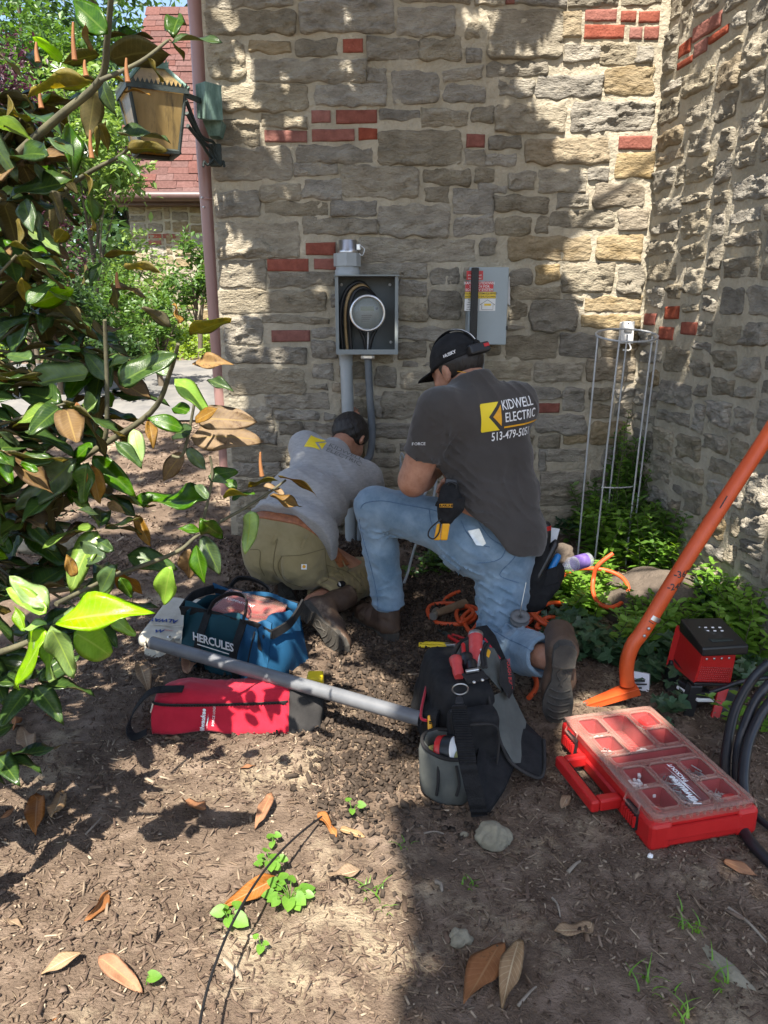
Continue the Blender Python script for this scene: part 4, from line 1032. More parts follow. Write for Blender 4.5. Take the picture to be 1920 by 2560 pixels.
def head_sdf(P, c, Ff, Up, s=1):
    Ff = Vector(Ff).normalized(); Up = (Vector(Up)-Ff*Vector(Up).dot(Ff)).normalized(); Lf = Up.cross(Ff); c = Vector(c)
    W = lambda f, l, u: c+Ff*f*s+Lf*l*s+Up*u*s
    A = (Ff, Lf, Up)
    d = su([ell(P, W(-.012, 0, .03), *A, (.098*s, .077*s, .09*s)), ell(P, W(.03, 0, -.045), *A, (.058*s, .06*s, .072*s)), ell(P, W(.05, 0, -.088), *A, (.036*s, .036*s, .028*s))], .03)
    d = smin(d, cone(P, W(.088, 0, .0), W(.108, 0, -.036), .008*s, .0135*s), .012)           # nose
    d = smin(d, cone(P, W(.083, .03, .016), W(.083, -.03, .016), .011*s, .011*s), .014)      # brow
    for y in (-1, 1):
        d = smax(d, -ell(P, W(.093, .032*y, -.002), *A, (.012*s, .017*s, .009*s)), .008)
        d = smin(d, ell(P, W(.078, .032*y, -.003), *A, (.013*s, .013*s, .011*s)), .003)
        d = smin(d, ell(P, W(.055, .048*y, -.028), *A, (.025*s, .018*s, .022*s)), .02)
        e = ell(P, W(-.008, .079*y, -.012), (Ff*.96-Lf*.28*y), (Lf*.96+Ff*.28*y), Up, (.02*s, .011*s, .034*s))
        e = smax(e, -ell(P, W(-.002, .09*y, -.008), *A, (.011*s, .009*s, .02*s)), .004)
        d = smin(d, e, .006)
    d = smin(d, ell(P, W(.088, 0, -.06), *A, (.01*s, .022*s, .006*s)), .006); d = smin(d, ell(P, W(.085, 0, -.073), *A, (.01*s, .019*s, .007*s)), .006)
    return smax(d, -ell(P, W(.099, 0, -.0665), *A, (.008*s, .02*s, .0022*s)), .003)

# ---- the man in the dark shirt, on one knee
p1 = empty('person', (.3, 2.65, gz(.3, 2.65)), 'man in charcoal printed tee, light blue jeans and black cap kneeling on one knee', 'person')
Rv = Vector((.9, .43, 0)).normalized(); Fv = Vector((-.43, .9, 0)).normalized()
LS, RS = Vector((.19, 2.555, .968)), Vector((.488, 2.71, .968)); EL, WR = Vector((.105, 2.585, .70)), Vector((.215, 2.85, .70))
ER, WR2 = Vector((.5, 2.97, .78)), Vector((.33, 3.1, .62))
NB = Vector((.318, 2.665, 1.05)); HC = Vector((.266, 2.735, 1.088)); HF = Vector((-.66, .62, -.42)).normalized(); HU = Vector((-.35, .3, .9))
HU = (HU-HF*HU.dot(HF)).normalized(); HL = HU.cross(HF)
hL, hR, kL, kR, aL, aR = Vector((.30, 2.65, .50)), Vector((.455, 2.67, .49)), Vector((-.035, 2.79, .558)), Vector((.435, 2.55, .085)), Vector((.022, 2.79, .12)), Vector((.556, 2.2, .2))
def body1(P):
    t = su([cone(P, Vector((.35, 2.66, .93))-Rv*.07, Vector((.35, 2.66, .93))+Rv*.07, .095, .095), cone(P, Vector((.385, 2.65, .62))-Rv*.05, Vector((.385, 2.65, .62))+Rv*.05, .1, .1), cone(P, (.36, 2.66, .9), (.385, 2.65, .55), .1, .1)], .05)
    t = su([t, cone(P, LS, RS, .06, .06), chain(P, [LS, EL, WR], [.058, .047, .031], .012), chain(P, [LS+Vector((0, 0, -.02)), EL+Vector((0, 0, .02))], [.05, .048]), chain(P, [RS, ER, WR2], [.055, .043, .03], .012)], .035)
    t = smin(t, ell(P, EL+(WR-EL)*.3, (WR-EL).normalized(), (WR-EL).normalized().orthogonal().normalized(), (WR-EL).normalized().cross((WR-EL).normalized().orthogonal().normalized()), (.09, .05, .05)), .02)
    t = smin(t, chain(P, [NB-Vector((0, 0, .03)), HC-HF*.035-HU*.03], [.066, .056], .02), .035)
    t = smin(t, head_sdf(P, HC, HF, HU), .015)
    t = smin(t, su([cone(P, hL, hR, .1, .1), chain(P, [hL, kL, aL], [.085, .058, .04], .01), chain(P, [hR, kR, aR], [.085, .06, .04], .01)], .03), .03)
    t = smin(t, hand_sdf(P, WR, (.5, .8, -.3), (.0, .1, 1), 1, .4, 1), .01)
    return smin(t, hand_sdf(P, WR2, (-.6, .5, -.6), (.2, .4, 1), 1, .5, -1), .01)
soft('body', body1, (-.15, 2.1, -.02), (.66, 3.32, 1.29), .008, 'skin', p1)
def hem1(P): return np.interp(P[:, 0], [.1, .2, .287, .36, .433, .5, .55, .66], [.76, .735, .635, .555, .485, .445, .425, .41])
def torso1(P, g_=0):
    t = su([cone(P, Vector((.352, 2.665, .92))-Rv*.075, Vector((.352, 2.665, .92))+Rv*.075, .118+g_, .118+g_), cone(P, Vector((.37, 2.66, .78))-Rv*.07, Vector((.37, 2.66, .78))+Rv*.07, .118+g_, .118+g_), cone(P, Vector((.385, 2.65, .64))-Rv*.065, Vector((.385, 2.65, .64))+Rv*.07, .13+g_, .13+g_),
            cone(P, Vector((.38, 2.625, .5))-Rv*.075, Vector((.385, 2.615, .49))+Rv*.07, .152+g_, .158+g_)], .04)
    t = smin(t, cone(P, LS+Vector((.01, .01, .0)), RS-Vector((.01, .01, 0)), .064+g_, .062+g_), .06)
    t = smin(t, cone(P, NB-Vector((0, 0, .07)), NB+Vector((0, 0, .0)), .105+g_, .07+g_), .05); return t
def shirt1(P):
    t = torso1(P)
    up_ = (EL-LS).normalized()
    sv = smax(cone(P, LS, LS+up_*.24, .078, .068), plane(P, LS+up_*.178, up_), .008)
    up2 = (ER-RS).normalized(); sv2 = smax(cone(P, RS, RS+up2*.24, .074, .068), plane(P, RS+up2*.19, up2), .008)
    t = smin(smin(t, sv, .03), sv2, .03)
    f = .011*ridges(P, 3, 42, (.5, .2, .85))*near(P, (.42, 2.5, .56), .15)+.010*ridges(P, 5, 52, (.55, -.1, .8))*near(P, (.25, 2.52, .70), .12)+.009*ridges(P, 8, 60, (.9, .2, -.3))*near(P, (.2, 2.5, .86), .085)
    f = f*2.3+.008*ridges(P, 9, 30, (.8, .2, .5))+.004*ridges(P, 13, 55, (.4, .1, .9), 1.5)+.007*ridges(P, 12, 45, (.75, -.2, .6))*near(P, (.47, 2.52, .68), .13)
    t = t-f-.003*lump(P, 2, 13)
    t = smax(t, (hem1(P)+.012*np.sin(P[:, 0]*38)-P[:, 2])*.8, .008)
    t = smax(t, plane(P, NB+Vector((-.012, .005, .03)), (-.28, .3, 1)), .008)
    return smax(t, -cone(P, NB-Vector((0, 0, .05)), NB+Vector((-.05, .05, .12)), .06, .066), .006)
sh1 = soft('shirt', shirt1, (.0, 2.3, .38), (.72, 2.95, 1.14), .0065, 'dark_tee', p1)
jl = (aL-kL).normalized(); jr = (aR-kR).normalized()
def jeans1(P):
    t = su([cone(P, hL+Vector((.0, -.02, .02)), hR+Vector((0, -.02, .02)), .115, .115), cone(P, (.31, 2.61, .47), (.34, 2.62, .44), .112, .107), cone(P, (.44, 2.61, .46), (.45, 2.62, .42), .112, .107),
            chain(P, [hL, kL], [.108, .077], .02), chain(P, [hR, hR+(kR-hR)*.5, kR], [.108, .094, .076], .02)], .035)
    lo1 = smax(chain(P, [kL, kL+jl*.18, aL+jl*.04], [.077, .069, .062], .02), plane(P, aL+jl*-.02, jl), .006)
    lo1 = smax(lo1, -smax(cone(P, aL-jl*.09, aL+jl*.1, .05, .056), -plane(P, aL-jl*.06, jl), .004), .003)
    lo2 = smax(chain(P, [kR, kR+jr*.2, kR+jr*.45], [.077, .073, .068], .02), plane(P, kR+jr*.335, jr), .006)
    lo2 = smax(lo2, -smax(cone(P, kR+jr*.24, kR+jr*.45, .056, .06), -plane(P, kR+jr*.29, jr), .004), .003)
    t = smin(t, smin(lo1, lo2, .01), .025)
    f = .010*ridges(P, 21, 46, jl+Vector((.3, 0, 0)))*near(P, kL+Vector((.07, -.03, -.06)), .1)+.010*ridges(P, 22, 40, (.6, .1, .8))*near(P, (.3, 2.55, .42), .13)
    f = f+.012*ridges(P, 23, 44, (.35, .5, .8))*near(P, kR+Vector((.0, 0, .12)), .14)+.007*ridges(P, 24, 52, jl+Vector((.2, 0, 0)))*near(P, aL+Vector((0, 0, .1)), .1)+.008*ridges(P, 26, 50, jr)*near(P, kR+jr*.2, .12)
    t = t-f*3-.0028*lump(P, 5, 16)-.005*ridges(P, 27, 34, (.3, .3, .7), 1.5)-.004*ridges(P, 28, 60, (.6, .2, .6), 1.5)
    return smax(t, P[:, 2]-np.interp(P[:, 0], [.2, .3, .45, .6], [.67, .64, .57, .56]), .01)
je1 = soft('jeans', jeans1, (-.16, 2.15, -.03), (.68, 2.95, .72), .0065, 'denim', p1)
jb = bvh_of(je1)
def seam(name, m, pts, bvh, parent, r=.0016, to=Vector((0, 1, -.2)), lift=.0012, nn=8):
    """stitched line dropped on the cloth along direction 'to'; pts in photo pixels"""
    P_ = []
    pp = spline([(x, y, 0) for x, y in pts], nn)
    for q in pp:
        d = ray(q.x, q.y); h = bvh.ray_cast(Vector((0, 0, CAM_H)), d.normalized(), 8)
        if h[0] is not None: P_.append(h[0]-d.normalized()*lift)
    if len(P_) > 2:
        mb = MB(); mb.tube(P_, r, 5); return mb.build(name, m, parent)
SX = lambda x, y: (x/2.633+860, y/2.633+800)
for ln in ([(110, 1240), (140, 1205), (250, 1190), (400, 1215), (560, 1245), (620, 1260)], [(100, 1310), (115, 1400), (170, 1600), (215, 1800), (225, 1920)], [(220, 1905), (320, 1915), (420, 1890)],
           [(770, 1320), (810, 1400), (880, 1470), (960, 1495)], [(830, 1235), (880, 1320), (960, 1430), (1050, 1490)], [(1070, 1490), (1040, 1560), (980, 1590), (880, 1600)], [(1130, 1550), (1100, 1590), (1040, 1650), (1035, 1690), (1150, 1730)], [(1130, 1550), (1200, 1545)],
           [(560, 1240), (570, 1320), (600, 1400)], [(830, 1700), (850, 1850), (870, 2000)], [(960, 2030), (1080, 2100), (1190, 2150), (1260, 2200)]):
    seam('seam', 'denim_seam', [SX(*q) for q in ln], jb, p1)
# boots
boot('boot', p1, (.045, 2.745, gz(.045, 2.745)-.004), (-.13, .19, 0), (0, 0, 1), .29, .2, seedb=3)
boot('boot', p1, (.566, 2.105, .292), (-.03, .06, -1), (.12, .95, .1), .295, .2, 'worn brown boot standing on its toe with the sole towards the camera', seedb=4)
# cap, hair, beard, headlamp
A1 = (HF, HL, HU)
Wh = lambda f, l, u: HC+HF*f+HL*l+HU*u
def cap1(P):
    d = ell(P, Wh(-.012, 0, .036), *A1, (.106, .0865, .096)); d = smax(d, -plane(P, Wh(0, 0, .022), HU), .004)
    pl_ = np.array([Wh(0, 0, .022)]); q = P-_v(Wh(.085, 0, .03)); f = q @ _v(HF); l = q @ _v(HL); u = q @ _v(HU)
    bz = u+.16*f*f*4+2.2*l*l-.0+.12*f
    br_ = smax(smax(np.abs(bz)-.0035, np.sqrt((f/.085)**2+(l/.086)**2)*.08-.08, .004), -f-.02, .004)
    d = smin(d, br_, .006)
    return smin(d, ell(P, Wh(-.012, 0, .137), *A1, (.009, .009, .006)), .003)
soft('cap', cap1, np.array(HC)-.24, np.array(HC)+.24, .006, 'black_cloth', p1)
def hair1(P):
    d = ell(P, Wh(-.014, 0, .028), *A1, (.1035, .0825, .093)); d = smax(d, plane(P, Wh(.02, 0, -.01), HF*1.0-HU*.15), .008); d = smax(d, -plane(P, Wh(-.02, 0, -.062), HU-HF*.05), .01)
    return smax(d+.0012*lump(P, 4, 150), plane(P, Wh(0, 0, .03), HU), .004)
soft('hair', hair1, np.array(HC)-.16, np.array(HC)+.16, .006, 'hair', p1)
def beard1(P):
    d = su([ell(P, Wh(.032, 0, -.05), *A1, (.06, .0625, .07)), ell(P, Wh(.052, 0, -.088), *A1, (.039, .04, .032))], .02)
    d = smax(d, plane(P, Wh(.03, 0, -.048), HU*.8-HF*.35), .006); return smax(d, -plane(P, Wh(.0, 0, 0), HF-HU*.2), .005)
soft('beard', beard1, np.array(HC)-.18, np.array(HC)+.18, .0055, 'beard', p1)
# headlamp strap: loop over the cap, one strap over the crown
cb = lambda f, l, u: Wh(f, l, u)
lp = []
for k in range(40):
    a = 2*math.pi*k/40; f, l = math.cos(a)*.1035-.012, math.sin(a)*.087; u = .044+.022*(-math.cos(a))*-1*.0+.02*math.cos(a+math.pi)*.5
    lp.append(Wh(f, l, u))
hl = MB(); hl.ribbon(lp+[lp[0]], [tuple(HU)]*41, .024, .004)
hlo = hl.build('headlamp_strap', 'black_cloth', p1)
mb = MB(); mb.ribbon([Wh(-.012+.112*math.cos(a), .004, .036+.1035*math.sin(a)) for a in [math.pi*(.06+.9*k/20) for k in range(21)]], tuple(HL), .02, .003); mb.build('headlamp_strap', 'black_cloth', p1)
mb = MB(); mb.ribbon([Wh(-.012+.114*math.cos(a), .004, .036+.1055*math.sin(a)) for a in [math.pi*(.5+.4*k/20) for k in range(21)]], tuple(HL), .005, .001); mb.build('strap_stripe', 'grey_print' if 0 else 'white_print', p1)
mb = MB(); bx_ = Wh(-.125, .012, .03); mb.box(bx_, (.085, .034, .036), X=(HF*-.35-HL*.94), Z=HU, bevel=.007); mb.build('battery_box', 'black_plastic', p1)
mb = MB(); mb.box(bx_+HL*.0-HF*.0185+HU*.004-(HL*-.94+HF*-.35)*-.02, (.022, .004, .012), X=(HF*-.35-HL*.94), Z=HU, bevel=.001); mb.build('battery_light', 'red_plastic', p1)
sb_ = bvh_of(hlo)
ctr = Wh(-.055, .085, .045); Xd = (-HF*.95-HL*.2).normalized()
decal('strap_lettering', [txt('HUSKY', .0155, bold=.0004)], sb_, ctr+HL*.01, Xd, HU, 'white_print', p1, .003, .006, .2)
mb = MB(); mb.tube([NB+Vector((.05*math.cos(a)-.01, .052*math.sin(a), .028+.012*math.cos(a+2.6))) for a in [2*math.pi*k/30 for k in range(30)]], .0015, 5, closed=True); mb.build('neck_chain', 'amber_plastic', p1)
# print on the back
tb = bvh_of(sh1)
Bx = Vector((.93, .36, 0)).normalized(); By = Vector((0.02, .06, 1)); 
h = tb.ray_cast(Vector((0, 0, CAM_H)), ray(1286, 1032).normalized(), 6); C0 = h[0] if h[0] is not None else Vector((.42, 2.55, .9))
Bx = Vector((.86, .51, .0)).normalized()
ang = R(4); By = (Vector((0, 0, 1))); X_ = (Bx*math.cos(ang)+By*math.sin(ang)); Y_ = (By*math.cos(ang)-Bx*math.sin(ang))
LS_ = .84
logo = [poly([(x*LS_, y*LS_) for x, y in [(-.165, .048), (-.16, .055), (-.075, .055), (-.128, -.002), (-.075, -.062), (-.16, -.062), (-.165, -.055)]])]
logo2 = [poly([(x*LS_, y*LS_) for x, y in [(-.068, .043), (-.108, -.003), (-.068, -.046)]])]
decal('shirt_logo', logo, tb, C0, X_, Y_, 'yellow_print', p1); decal('shirt_logo', logo2, tb, C0, X_, Y_, 'amber_plastic', p1)
decal('shirt_logo', [poly([(-.046, -.042), (.135, -.042), (.135, -.048), (-.046, -.048)])], tb, C0, X_, Y_, 'amber_plastic', p1)
decal('shirt_lettering', [txt('KIDWELL', .046, -.052, .03, .74, align='LEFT', bold=.0004), txt('ELECTRIC', .046, -.043, -.013, .72, align='LEFT', bold=.0004)], tb, C0, X_, Y_, 'white_print', p1)
decal('shirt_lettering', [txt('513-479-5051', .042, -.095, -.075, .74, align='LEFT', bold=.0004)], tb, C0, X_, Y_, 'white_print', p1)
h = tb.ray_cast(Vector((0, 0, CAM_H)), ray(1047, 1110).normalized(), 6)
if h[0] is not None: decal('sleeve_lettering', [txt('FORCE', .014)], tb, h[0], (1, .1, 0), (0, .2, 1), 'white_print', p1)

# ---- the man in the grey shirt, bent down at the wall
p2 = empty('person', (-.35, 3.1, gz(-.35, 3.1)), 'man in light grey tee and khaki trousers bending down at the wall', 'person')
SPN = Vector((.32, .8, .51)).normalized()
L2, R2 = Vector((-.375, 3.45, .675)), Vector((-.082, 3.39, .535)); N2 = Vector((-.235, 3.5, .645)); H2 = Vector((-.172, 3.615, .685))
HF2 = Vector((.25, .45, -.86)).normalized(); HU2 = Vector((.35, .85, .45)); HU2 = (HU2-HF2*HU2.dot(HF2)).normalized(); HL2 = HU2.cross(HF2)
e2L, w2L = Vector((-.36, 3.66, .58)), Vector((-.205, 3.775, .67)); e2R, w2R = Vector((-.035, 3.47, .31)), Vector((-.075, 3.53, .06))
gh = gbase(0, 3.1)
h2L, h2R, k2R, a2R, k2L, a2L = Vector((-.505, 3.06, .315)), Vector((-.355, 3.0, .325)), Vector((-.085, 3.22, .105)), Vector((-.295, 2.865, .125)), Vector((-.43, 3.4, .11)), Vector((-.435, 3.04, .2))
def body2(P):
    t = su([cone(P, (-.43, 3.05, .37), (-.27, 3.42, .58), .09, .09), cone(P, L2, R2, .06, .06), chain(P, [L2, e2L, w2L], [.055, .042, .028], .012), chain(P, [R2, e2R, w2R], [.055, .043, .03], .012)], .04)
    t = smin(t, chain(P, [N2-SPN*.04, H2-HF2*.02-HU2*.04], [.062, .055], .02), .03); t = smin(t, head_sdf(P, H2, HF2, HU2), .015)
    t = smin(t, su([cone(P, h2L, h2R, .1, .1), chain(P, [h2L, k2L, a2L], [.08, .055, .04]), chain(P, [h2R, k2R, a2R], [.08, .055, .04])], .03), .03)
    t = smin(t, hand_sdf(P, w2L, (.3, .2, .9), (-.5, -.8, .2), 1, .25, 1), .01)
    return smin(t, hand_sdf(P, w2R, (-.1, .15, -1), (.6, -.7, 0), 1, .35, 1), .01)
soft('body', body2, (-.66, 2.75, -.22), (.1, 3.88, .93), .008, 'skin', p2)
hemp = Vector((-.43, 3.0, .405))
def shirt2(P):
    t = su([cone(P, Vector((-.405, 3.03, .40))-Vector((.055, -.02, 0)), Vector((-.40, 3.0, .40))+Vector((.075, -.03, -.02)), .128, .13), cone(P, (-.38, 3.2, .5), (-.29, 3.17, .47), .132, .132), cone(P, (-.32, 3.36, .585), (-.18, 3.33, .53), .118, .118), cone(P, L2+Vector((.02, -.02, -.01)), R2-Vector((.02, .02, 0)), .078, .078)], .05)
    t = smin(t, cone(P, N2-SPN*.06, N2, .1, .072), .04)
    uR = (e2R-R2).normalized(); uL = (e2L-L2).normalized()
    t = smin(t, smax(cone(P, R2, R2+uR*.24, .078, .072), plane(P, R2+uR*.2, uR), .008), .035); t = smin(t, smax(cone(P, L2, L2+uL*.24, .074, .07), plane(P, L2+uL*.18, uL), .008), .035)
    t = smin(t, cone(P, (-.29, 3.02, .38), (-.235, 2.99, .30), .065, .03), .05)
    f = .012*ridges(P, 31, 48, (.8, -.2, .45))*near(P, (-.24, 3.08, .46), .13)+.008*ridges(P, 33, 34, (.5, .6, .3))*near(P, (-.4, 3.1, .5), .17)+.008*ridges(P, 35, 44, (.7, .1, .6))*near(P, (-.1, 3.3, .5), .1)+.003*ridges(P, 36, 26, (.6, .5, .4))
    t = t-f*2.7-.003*lump(P, 7, 13)-.004*ridges(P, 37, 58, (.5, .4, .6), 1.5)
    q = P-_v(hemp)
    t = smax(t, -(q @ _v(SPN))+.034-.42*np.clip(P[:, 0]+.385, 0, .2)+.006*np.sin(P[:, 0]*45), .008)
    t = smax(t, plane(P, N2+SPN*.025, SPN+HU2*.0), .008)
    return smax(t, -cone(P, N2-SPN*.02, H2, .058, .06), .006)
sh2 = soft('shirt', shirt2, (-.64, 2.8, .2), (.08, 3.75, .86), .0065, 'grey_tee', p2)
g2r = (a2R-k2R).normalized(); g2l = (a2L-k2L).normalized()
def pants2core(P):
    t = su([cone(P, (-.475, 3.05, .35), (-.37, 3.02, .345), .128, .128), cone(P, (-.495, 2.99, .29), (-.49, 3.0, .26), .105, .1), cone(P, (-.365, 2.95, .285), (-.355, 2.96, .26), .112, .105),
            chain(P, [h2R, k2R], [.115, .083], .02), chain(P, [h2L, k2L], [.11, .08], .02)], .03)
    return t
def pants2(P):
    t = pants2core(P)
    lo1 = smax(chain(P, [k2R, k2R+g2r*.18, k2R+g2r*.45], [.082, .078, .07], .02), plane(P, k2R+g2r*.36, g2r), .006)
    lo1 = smax(lo1, -smax(cone(P, k2R+g2r*.28, k2R+g2r*.45, .055, .062), -plane(P, k2R+g2r*.3, g2r), .004), .003)
    lo2 = smax(chain(P, [k2L, a2L], [.078, .066], .02), plane(P, k2L+g2l*.36, g2l), .006)
    t = smin(t, smin(lo1, lo2, .01), .02)
    f = .012*ridges(P, 41, 42, (.6, .3, .7))*near(P, (-.17, 3.05, .2), .13)+.009*ridges(P, 42, 50, g2r)*near(P, k2R+g2r*.2, .13)+.006*ridges(P, 43, 36, (.8, .1, .5))*near(P, (-.45, 2.9, .22), .12)
    t = t-f*2.8-.0025*lump(P, 9, 16)-.004*ridges(P, 47, 44, (.5, .2, .8), 1.5)
    t = smax(t, -cone(P, (-.43, 2.86, .36), (-.425, 2.87, .2), .004, .01), .022)
    return np.where(P[:, 2] > .2, smax(t, plane(P, hemp+SPN*.022, SPN), .008), t)
pt2 = soft('trousers', pants2, (-.66, 2.72, -.02), (.05, 3.6, .55), .0065, 'khaki', p2)
def belt2(P):
    d = pants2core(P)-.008; d = smax(d, plane(P, hemp+SPN*.034, SPN), .003); d = smax(d, -plane(P, hemp-SPN*.012, SPN), .003); return np.maximum(d, .23-P[:, 2])
soft('belt', belt2, (-.66, 2.75, .2), (-.1, 3.3, .6), .006, 'belt_leather', p2)
pb = bvh_of(pt2); S3 = lambda x, y: (x/3.073+560, y/3.073+980)
for ln in ([(410, 1130), (385, 1250), (380, 1350), (410, 1420)], [(440, 1260), (600, 1250), (770, 1205)], [(775, 1200), (785, 1320), (800, 1430), (740, 1470)], [(445, 1260), (415, 1340), (470, 1450), (600, 1500)], [(200, 1210), (275, 1220), (275, 1330), (310, 1410)], [(790, 1330), (960, 1390), (1060, 1490)], [(690, 1590), (790, 1680), (830, 1800)], [(660, 1590), (850, 1545), (1060, 1550)]):
    seam('seam', 'khaki_seam', [S3(*q) for q in ln], pb, p2)
for px, py in ((375, 1100), (598, 1130)):       # belt loops
    x, y = S3(px, py); d = ray(x, y).normalized(); h = pb.ray_cast(Vector((0, 0, CAM_H)), ray(x, y+14).normalized(), 8)
    if h[0] is not None:
        mb = MB(); mb.ribbon([h[0]+Vector((0, -.012, -.012)), h[0]-d*.02+SPN*.03, h[0]-d*.012+SPN*.065], (1, .2, 0), .012, .003); mb.build('belt_loop', 'khaki', p2)
def pixdecal(name, shapes, px, py, bvh, X, Y, m, par, lift=.002):
    h = bvh.ray_cast(Vector((0, 0, CAM_H)), ray(px, py).normalized(), 8)
    if h[0] is not None: return decal(name, shapes, bvh, h[0], X, Y, m, par, lift)
x, y = S3(615, 1343)
lb = pixdecal('pocket_label', [poly([(-.011, -.011), (.011, -.011), (.011, .011), (-.011, .011)])], x, y, pb, (1, .05, -.05), (0, .3, 1), 'white_print', p2, .0025)
pixdecal('label_mark', [poly([(.007*math.cos(a), .007*math.sin(a)+.001) for a in [6.283*k/12 for k in range(12)]])], x, y, pb, (1, .05, -.05), (0, .3, 1), 'amber_plastic', p2, .0038)
x, y = S3(900, 1475)
pixdecal('pocket_opening', [poly([(.024*math.cos(a), .013*math.sin(a)) for a in [6.283*k/16 for k in range(16)]])], x, y, pb, (1, .4, .1), (-.1, .3, 1), 'black_cloth', p2, .003)
pixdecal('pocket_light', [poly([(.006*math.cos(a), .009*math.sin(a)) for a in [6.283*k/12 for k in range(12)]])], x-4, y, pb, (1, .4, .1), (-.1, .3, 1), 'white_print', p2, .0045)
tb2 = bvh_of(sh2); x, y = S3(715, 392)
h = tb2.ray_cast(Vector((0, 0, CAM_H)), ray(x, y).normalized(), 8)
if h[0] is not None:
    C2 = h[0]; X2 = Vector((.9, -.12, -.42)).normalized(); Y2 = Vector((.1, .75, .6))
    decal('shirt_logo', [poly([(-.045, .04), (.03, .04), (-.01, 0), (.03, -.04), (-.045, -.04)])], tb2, C2, X2, Y2, 'yellow_print', p2)
    decal('shirt_logo', [poly([(.036, .032), (.006, 0), (.036, -.032)])], tb2, C2, X2, Y2, 'yellow_print', p2)
    decal('shirt_lettering', [txt('KIDWELL', .042, .135, .022, spacing=.95), txt('ELECTRIC', .042, .14, -.018, spacing=.95)], tb2, C2, X2, Y2, 'grey_print', p2)
boot('boot', p2, (-.345, 2.775, .15), (.185, -.16, -.15), (.55, .8, .08), .285, .26, 'worn brown boot lying turned on its side with the dark sole showing', seedb=5)
boot('boot', p2, (-.425, 2.93, .25), (0, .25, -1), (.0, .95, .25), .27, .25, 'dark boot with its sole turned to the camera', seedb=6)
def hair2(P):
    A = (HF2, HL2, HU2); W = lambda f, l, u: H2+HF2*f+HL2*l+HU2*u
    d = ell(P, W(-.016, 0, .03), *A, (.108, .09, .1)); d = smax(d, plane(P, W(.045, 0, .02), HF2-HU2*.55), .01); d = smax(d, -plane(P, W(-.03, 0, -.058), HU2+HF2*.1), .012)
    return d+.003*lump(P, 4, 90)+.003*ridges(P, 4, 160, HL2*1.0)
soft('hair', hair2, np.array(H2)-.18, np.array(H2)+.18, .006, 'hair', p2)
# ---------------------------------------------------------------- things on the wall
mat('box_paint', (.2, .225, .225), (.25, .275, .275), rough=.45, scale=5, spec=.4)
mat('switch_paint', (.29, .34, .36), (.34, .39, .41), rough=.4, scale=5, spec=.4)
mat('box_paint_shaded', (.055, .065, .068), (.08, .09, .092), rough=.55, scale=8)  # same paint as the box, darkened for the shade inside it
mat('pvc', (.3, .33, .34), (.36, .39, .4), rough=.5, scale=8, bump=.1, bscale=80)
mat('pvc_dark', (.1, .115, .13), (.15, .17, .185), rough=.5, scale=8)
mat('zinc', (.55, .56, .57), (.7, .7, .7), rough=.32, metal=1, scale=30, bump=.1, bscale=90)
mat('grey_metal', (.4, .41, .42), (.52, .53, .54), rough=.5, metal=.3, scale=20)
mat('black_rubber', (.008, .008, .009), (.014, .014, .015), rough=.45, scale=30, spec=.4)
mat('tan_cable', (.3, .2, .09), rough=.5)
mat('white_plastic', (.72, .72, .7), (.8, .8, .78), rough=.4, scale=20)
mat('lcd', (.16, .19, .15), rough=.2)
mat('sticker_red', (.55, .02, .025), rough=.4); mat('sticker_yellow', (.8, .55, .02), rough=.4); mat('sticker_white', (.75, .75, .73), rough=.45); mat('dial_grey', (.27, .29, .27), rough=.5); mat('ink', (.03, .03, .03), rough=.6)
mat('clear_glass', (.25, .28, .27), rough=.04, alpha=.2, spec=.8)
mat('verdigris', (.07, .13, .1), (.24, .36, .3), c3=(.13, .22, .18), rough=.75, scale=26, detail=8, bump=.6, bscale=70, stretch=(1, 1, .4))
mat('dark_iron', (.02, .028, .026), (.05, .065, .06), rough=.6, scale=20, bump=.4, bscale=80, metal=.3)
mat('amber_glass', (.22, .15, .05), (.42, .31, .13), rough=.2, scale=9, detail=8, bump=.6, bscale=60, stretch=(1, 1, .12), subs=.4, dirt=((.12, .09, .05), 14, .58))
mat('downspout', (.27, .15, .135), (.31, .18, .16), rough=.35, scale=4, spec=.5, bump=.08, bscale=30)

def scr(mb, p, r=.006): mb.lathe(Vector(p), (0, -1, 0), [(0, r), (.003, r), (.004, r*.7), (.0042, 0)], 10)
yb = 3.735
q0, q1 = at(840, 884, yb), at(996, 688, yb); bx0, bx1, bz0, bz1 = q0.x, q1.x, q0.z, q1.z
mbx = empty('electric_meter', ((bx0+bx1)/2, 3.88, bz0), 'open grey metal meter box with round glass meter on the stone wall', 'electric meter')
mb = MB(); t = .004
mb.hexa([(bx0, 3.86, bz0), (bx1, 3.86, bz0), (bx1, 3.885, bz0), (bx0, 3.885, bz0), (bx0, 3.86, bz1), (bx1, 3.86, bz1), (bx1, 3.885, bz1), (bx0, 3.885, bz1)]); mb.build('back_panel', 'box_paint_shaded', mbx)
mb = MB()
for a, b, c, d in ((bx0, bx0+t, bz0+t, bz1-t), (bx1-t, bx1, bz0+t, bz1-t), (bx0, bx1, bz0, bz0+t), (bx0-.004, bx1+.004, bz1-t, bz1+.002)):
    y0 = yb-(.012 if c > bz1-.05 else 0); mb.hexa([(a, y0, c), (b, y0, c), (b, 3.859, c), (a, 3.859, c), (a, y0, d), (b, y0, d), (b, 3.859, d), (a, 3.859, d)])
for a, b, c, d in ((bx0+t, bx0+.016, bz0+t, bz1-t), (bx1-.016, bx1-t, bz0+t, bz1-t)): mb.hexa([(a, yb+.002, c), (b, yb+.002, c), (b, yb+.004, c), (a, yb+.004, c), (a, yb+.002, d), (b, yb+.002, d), (b, yb+.004, d), (a, yb+.004, d)])
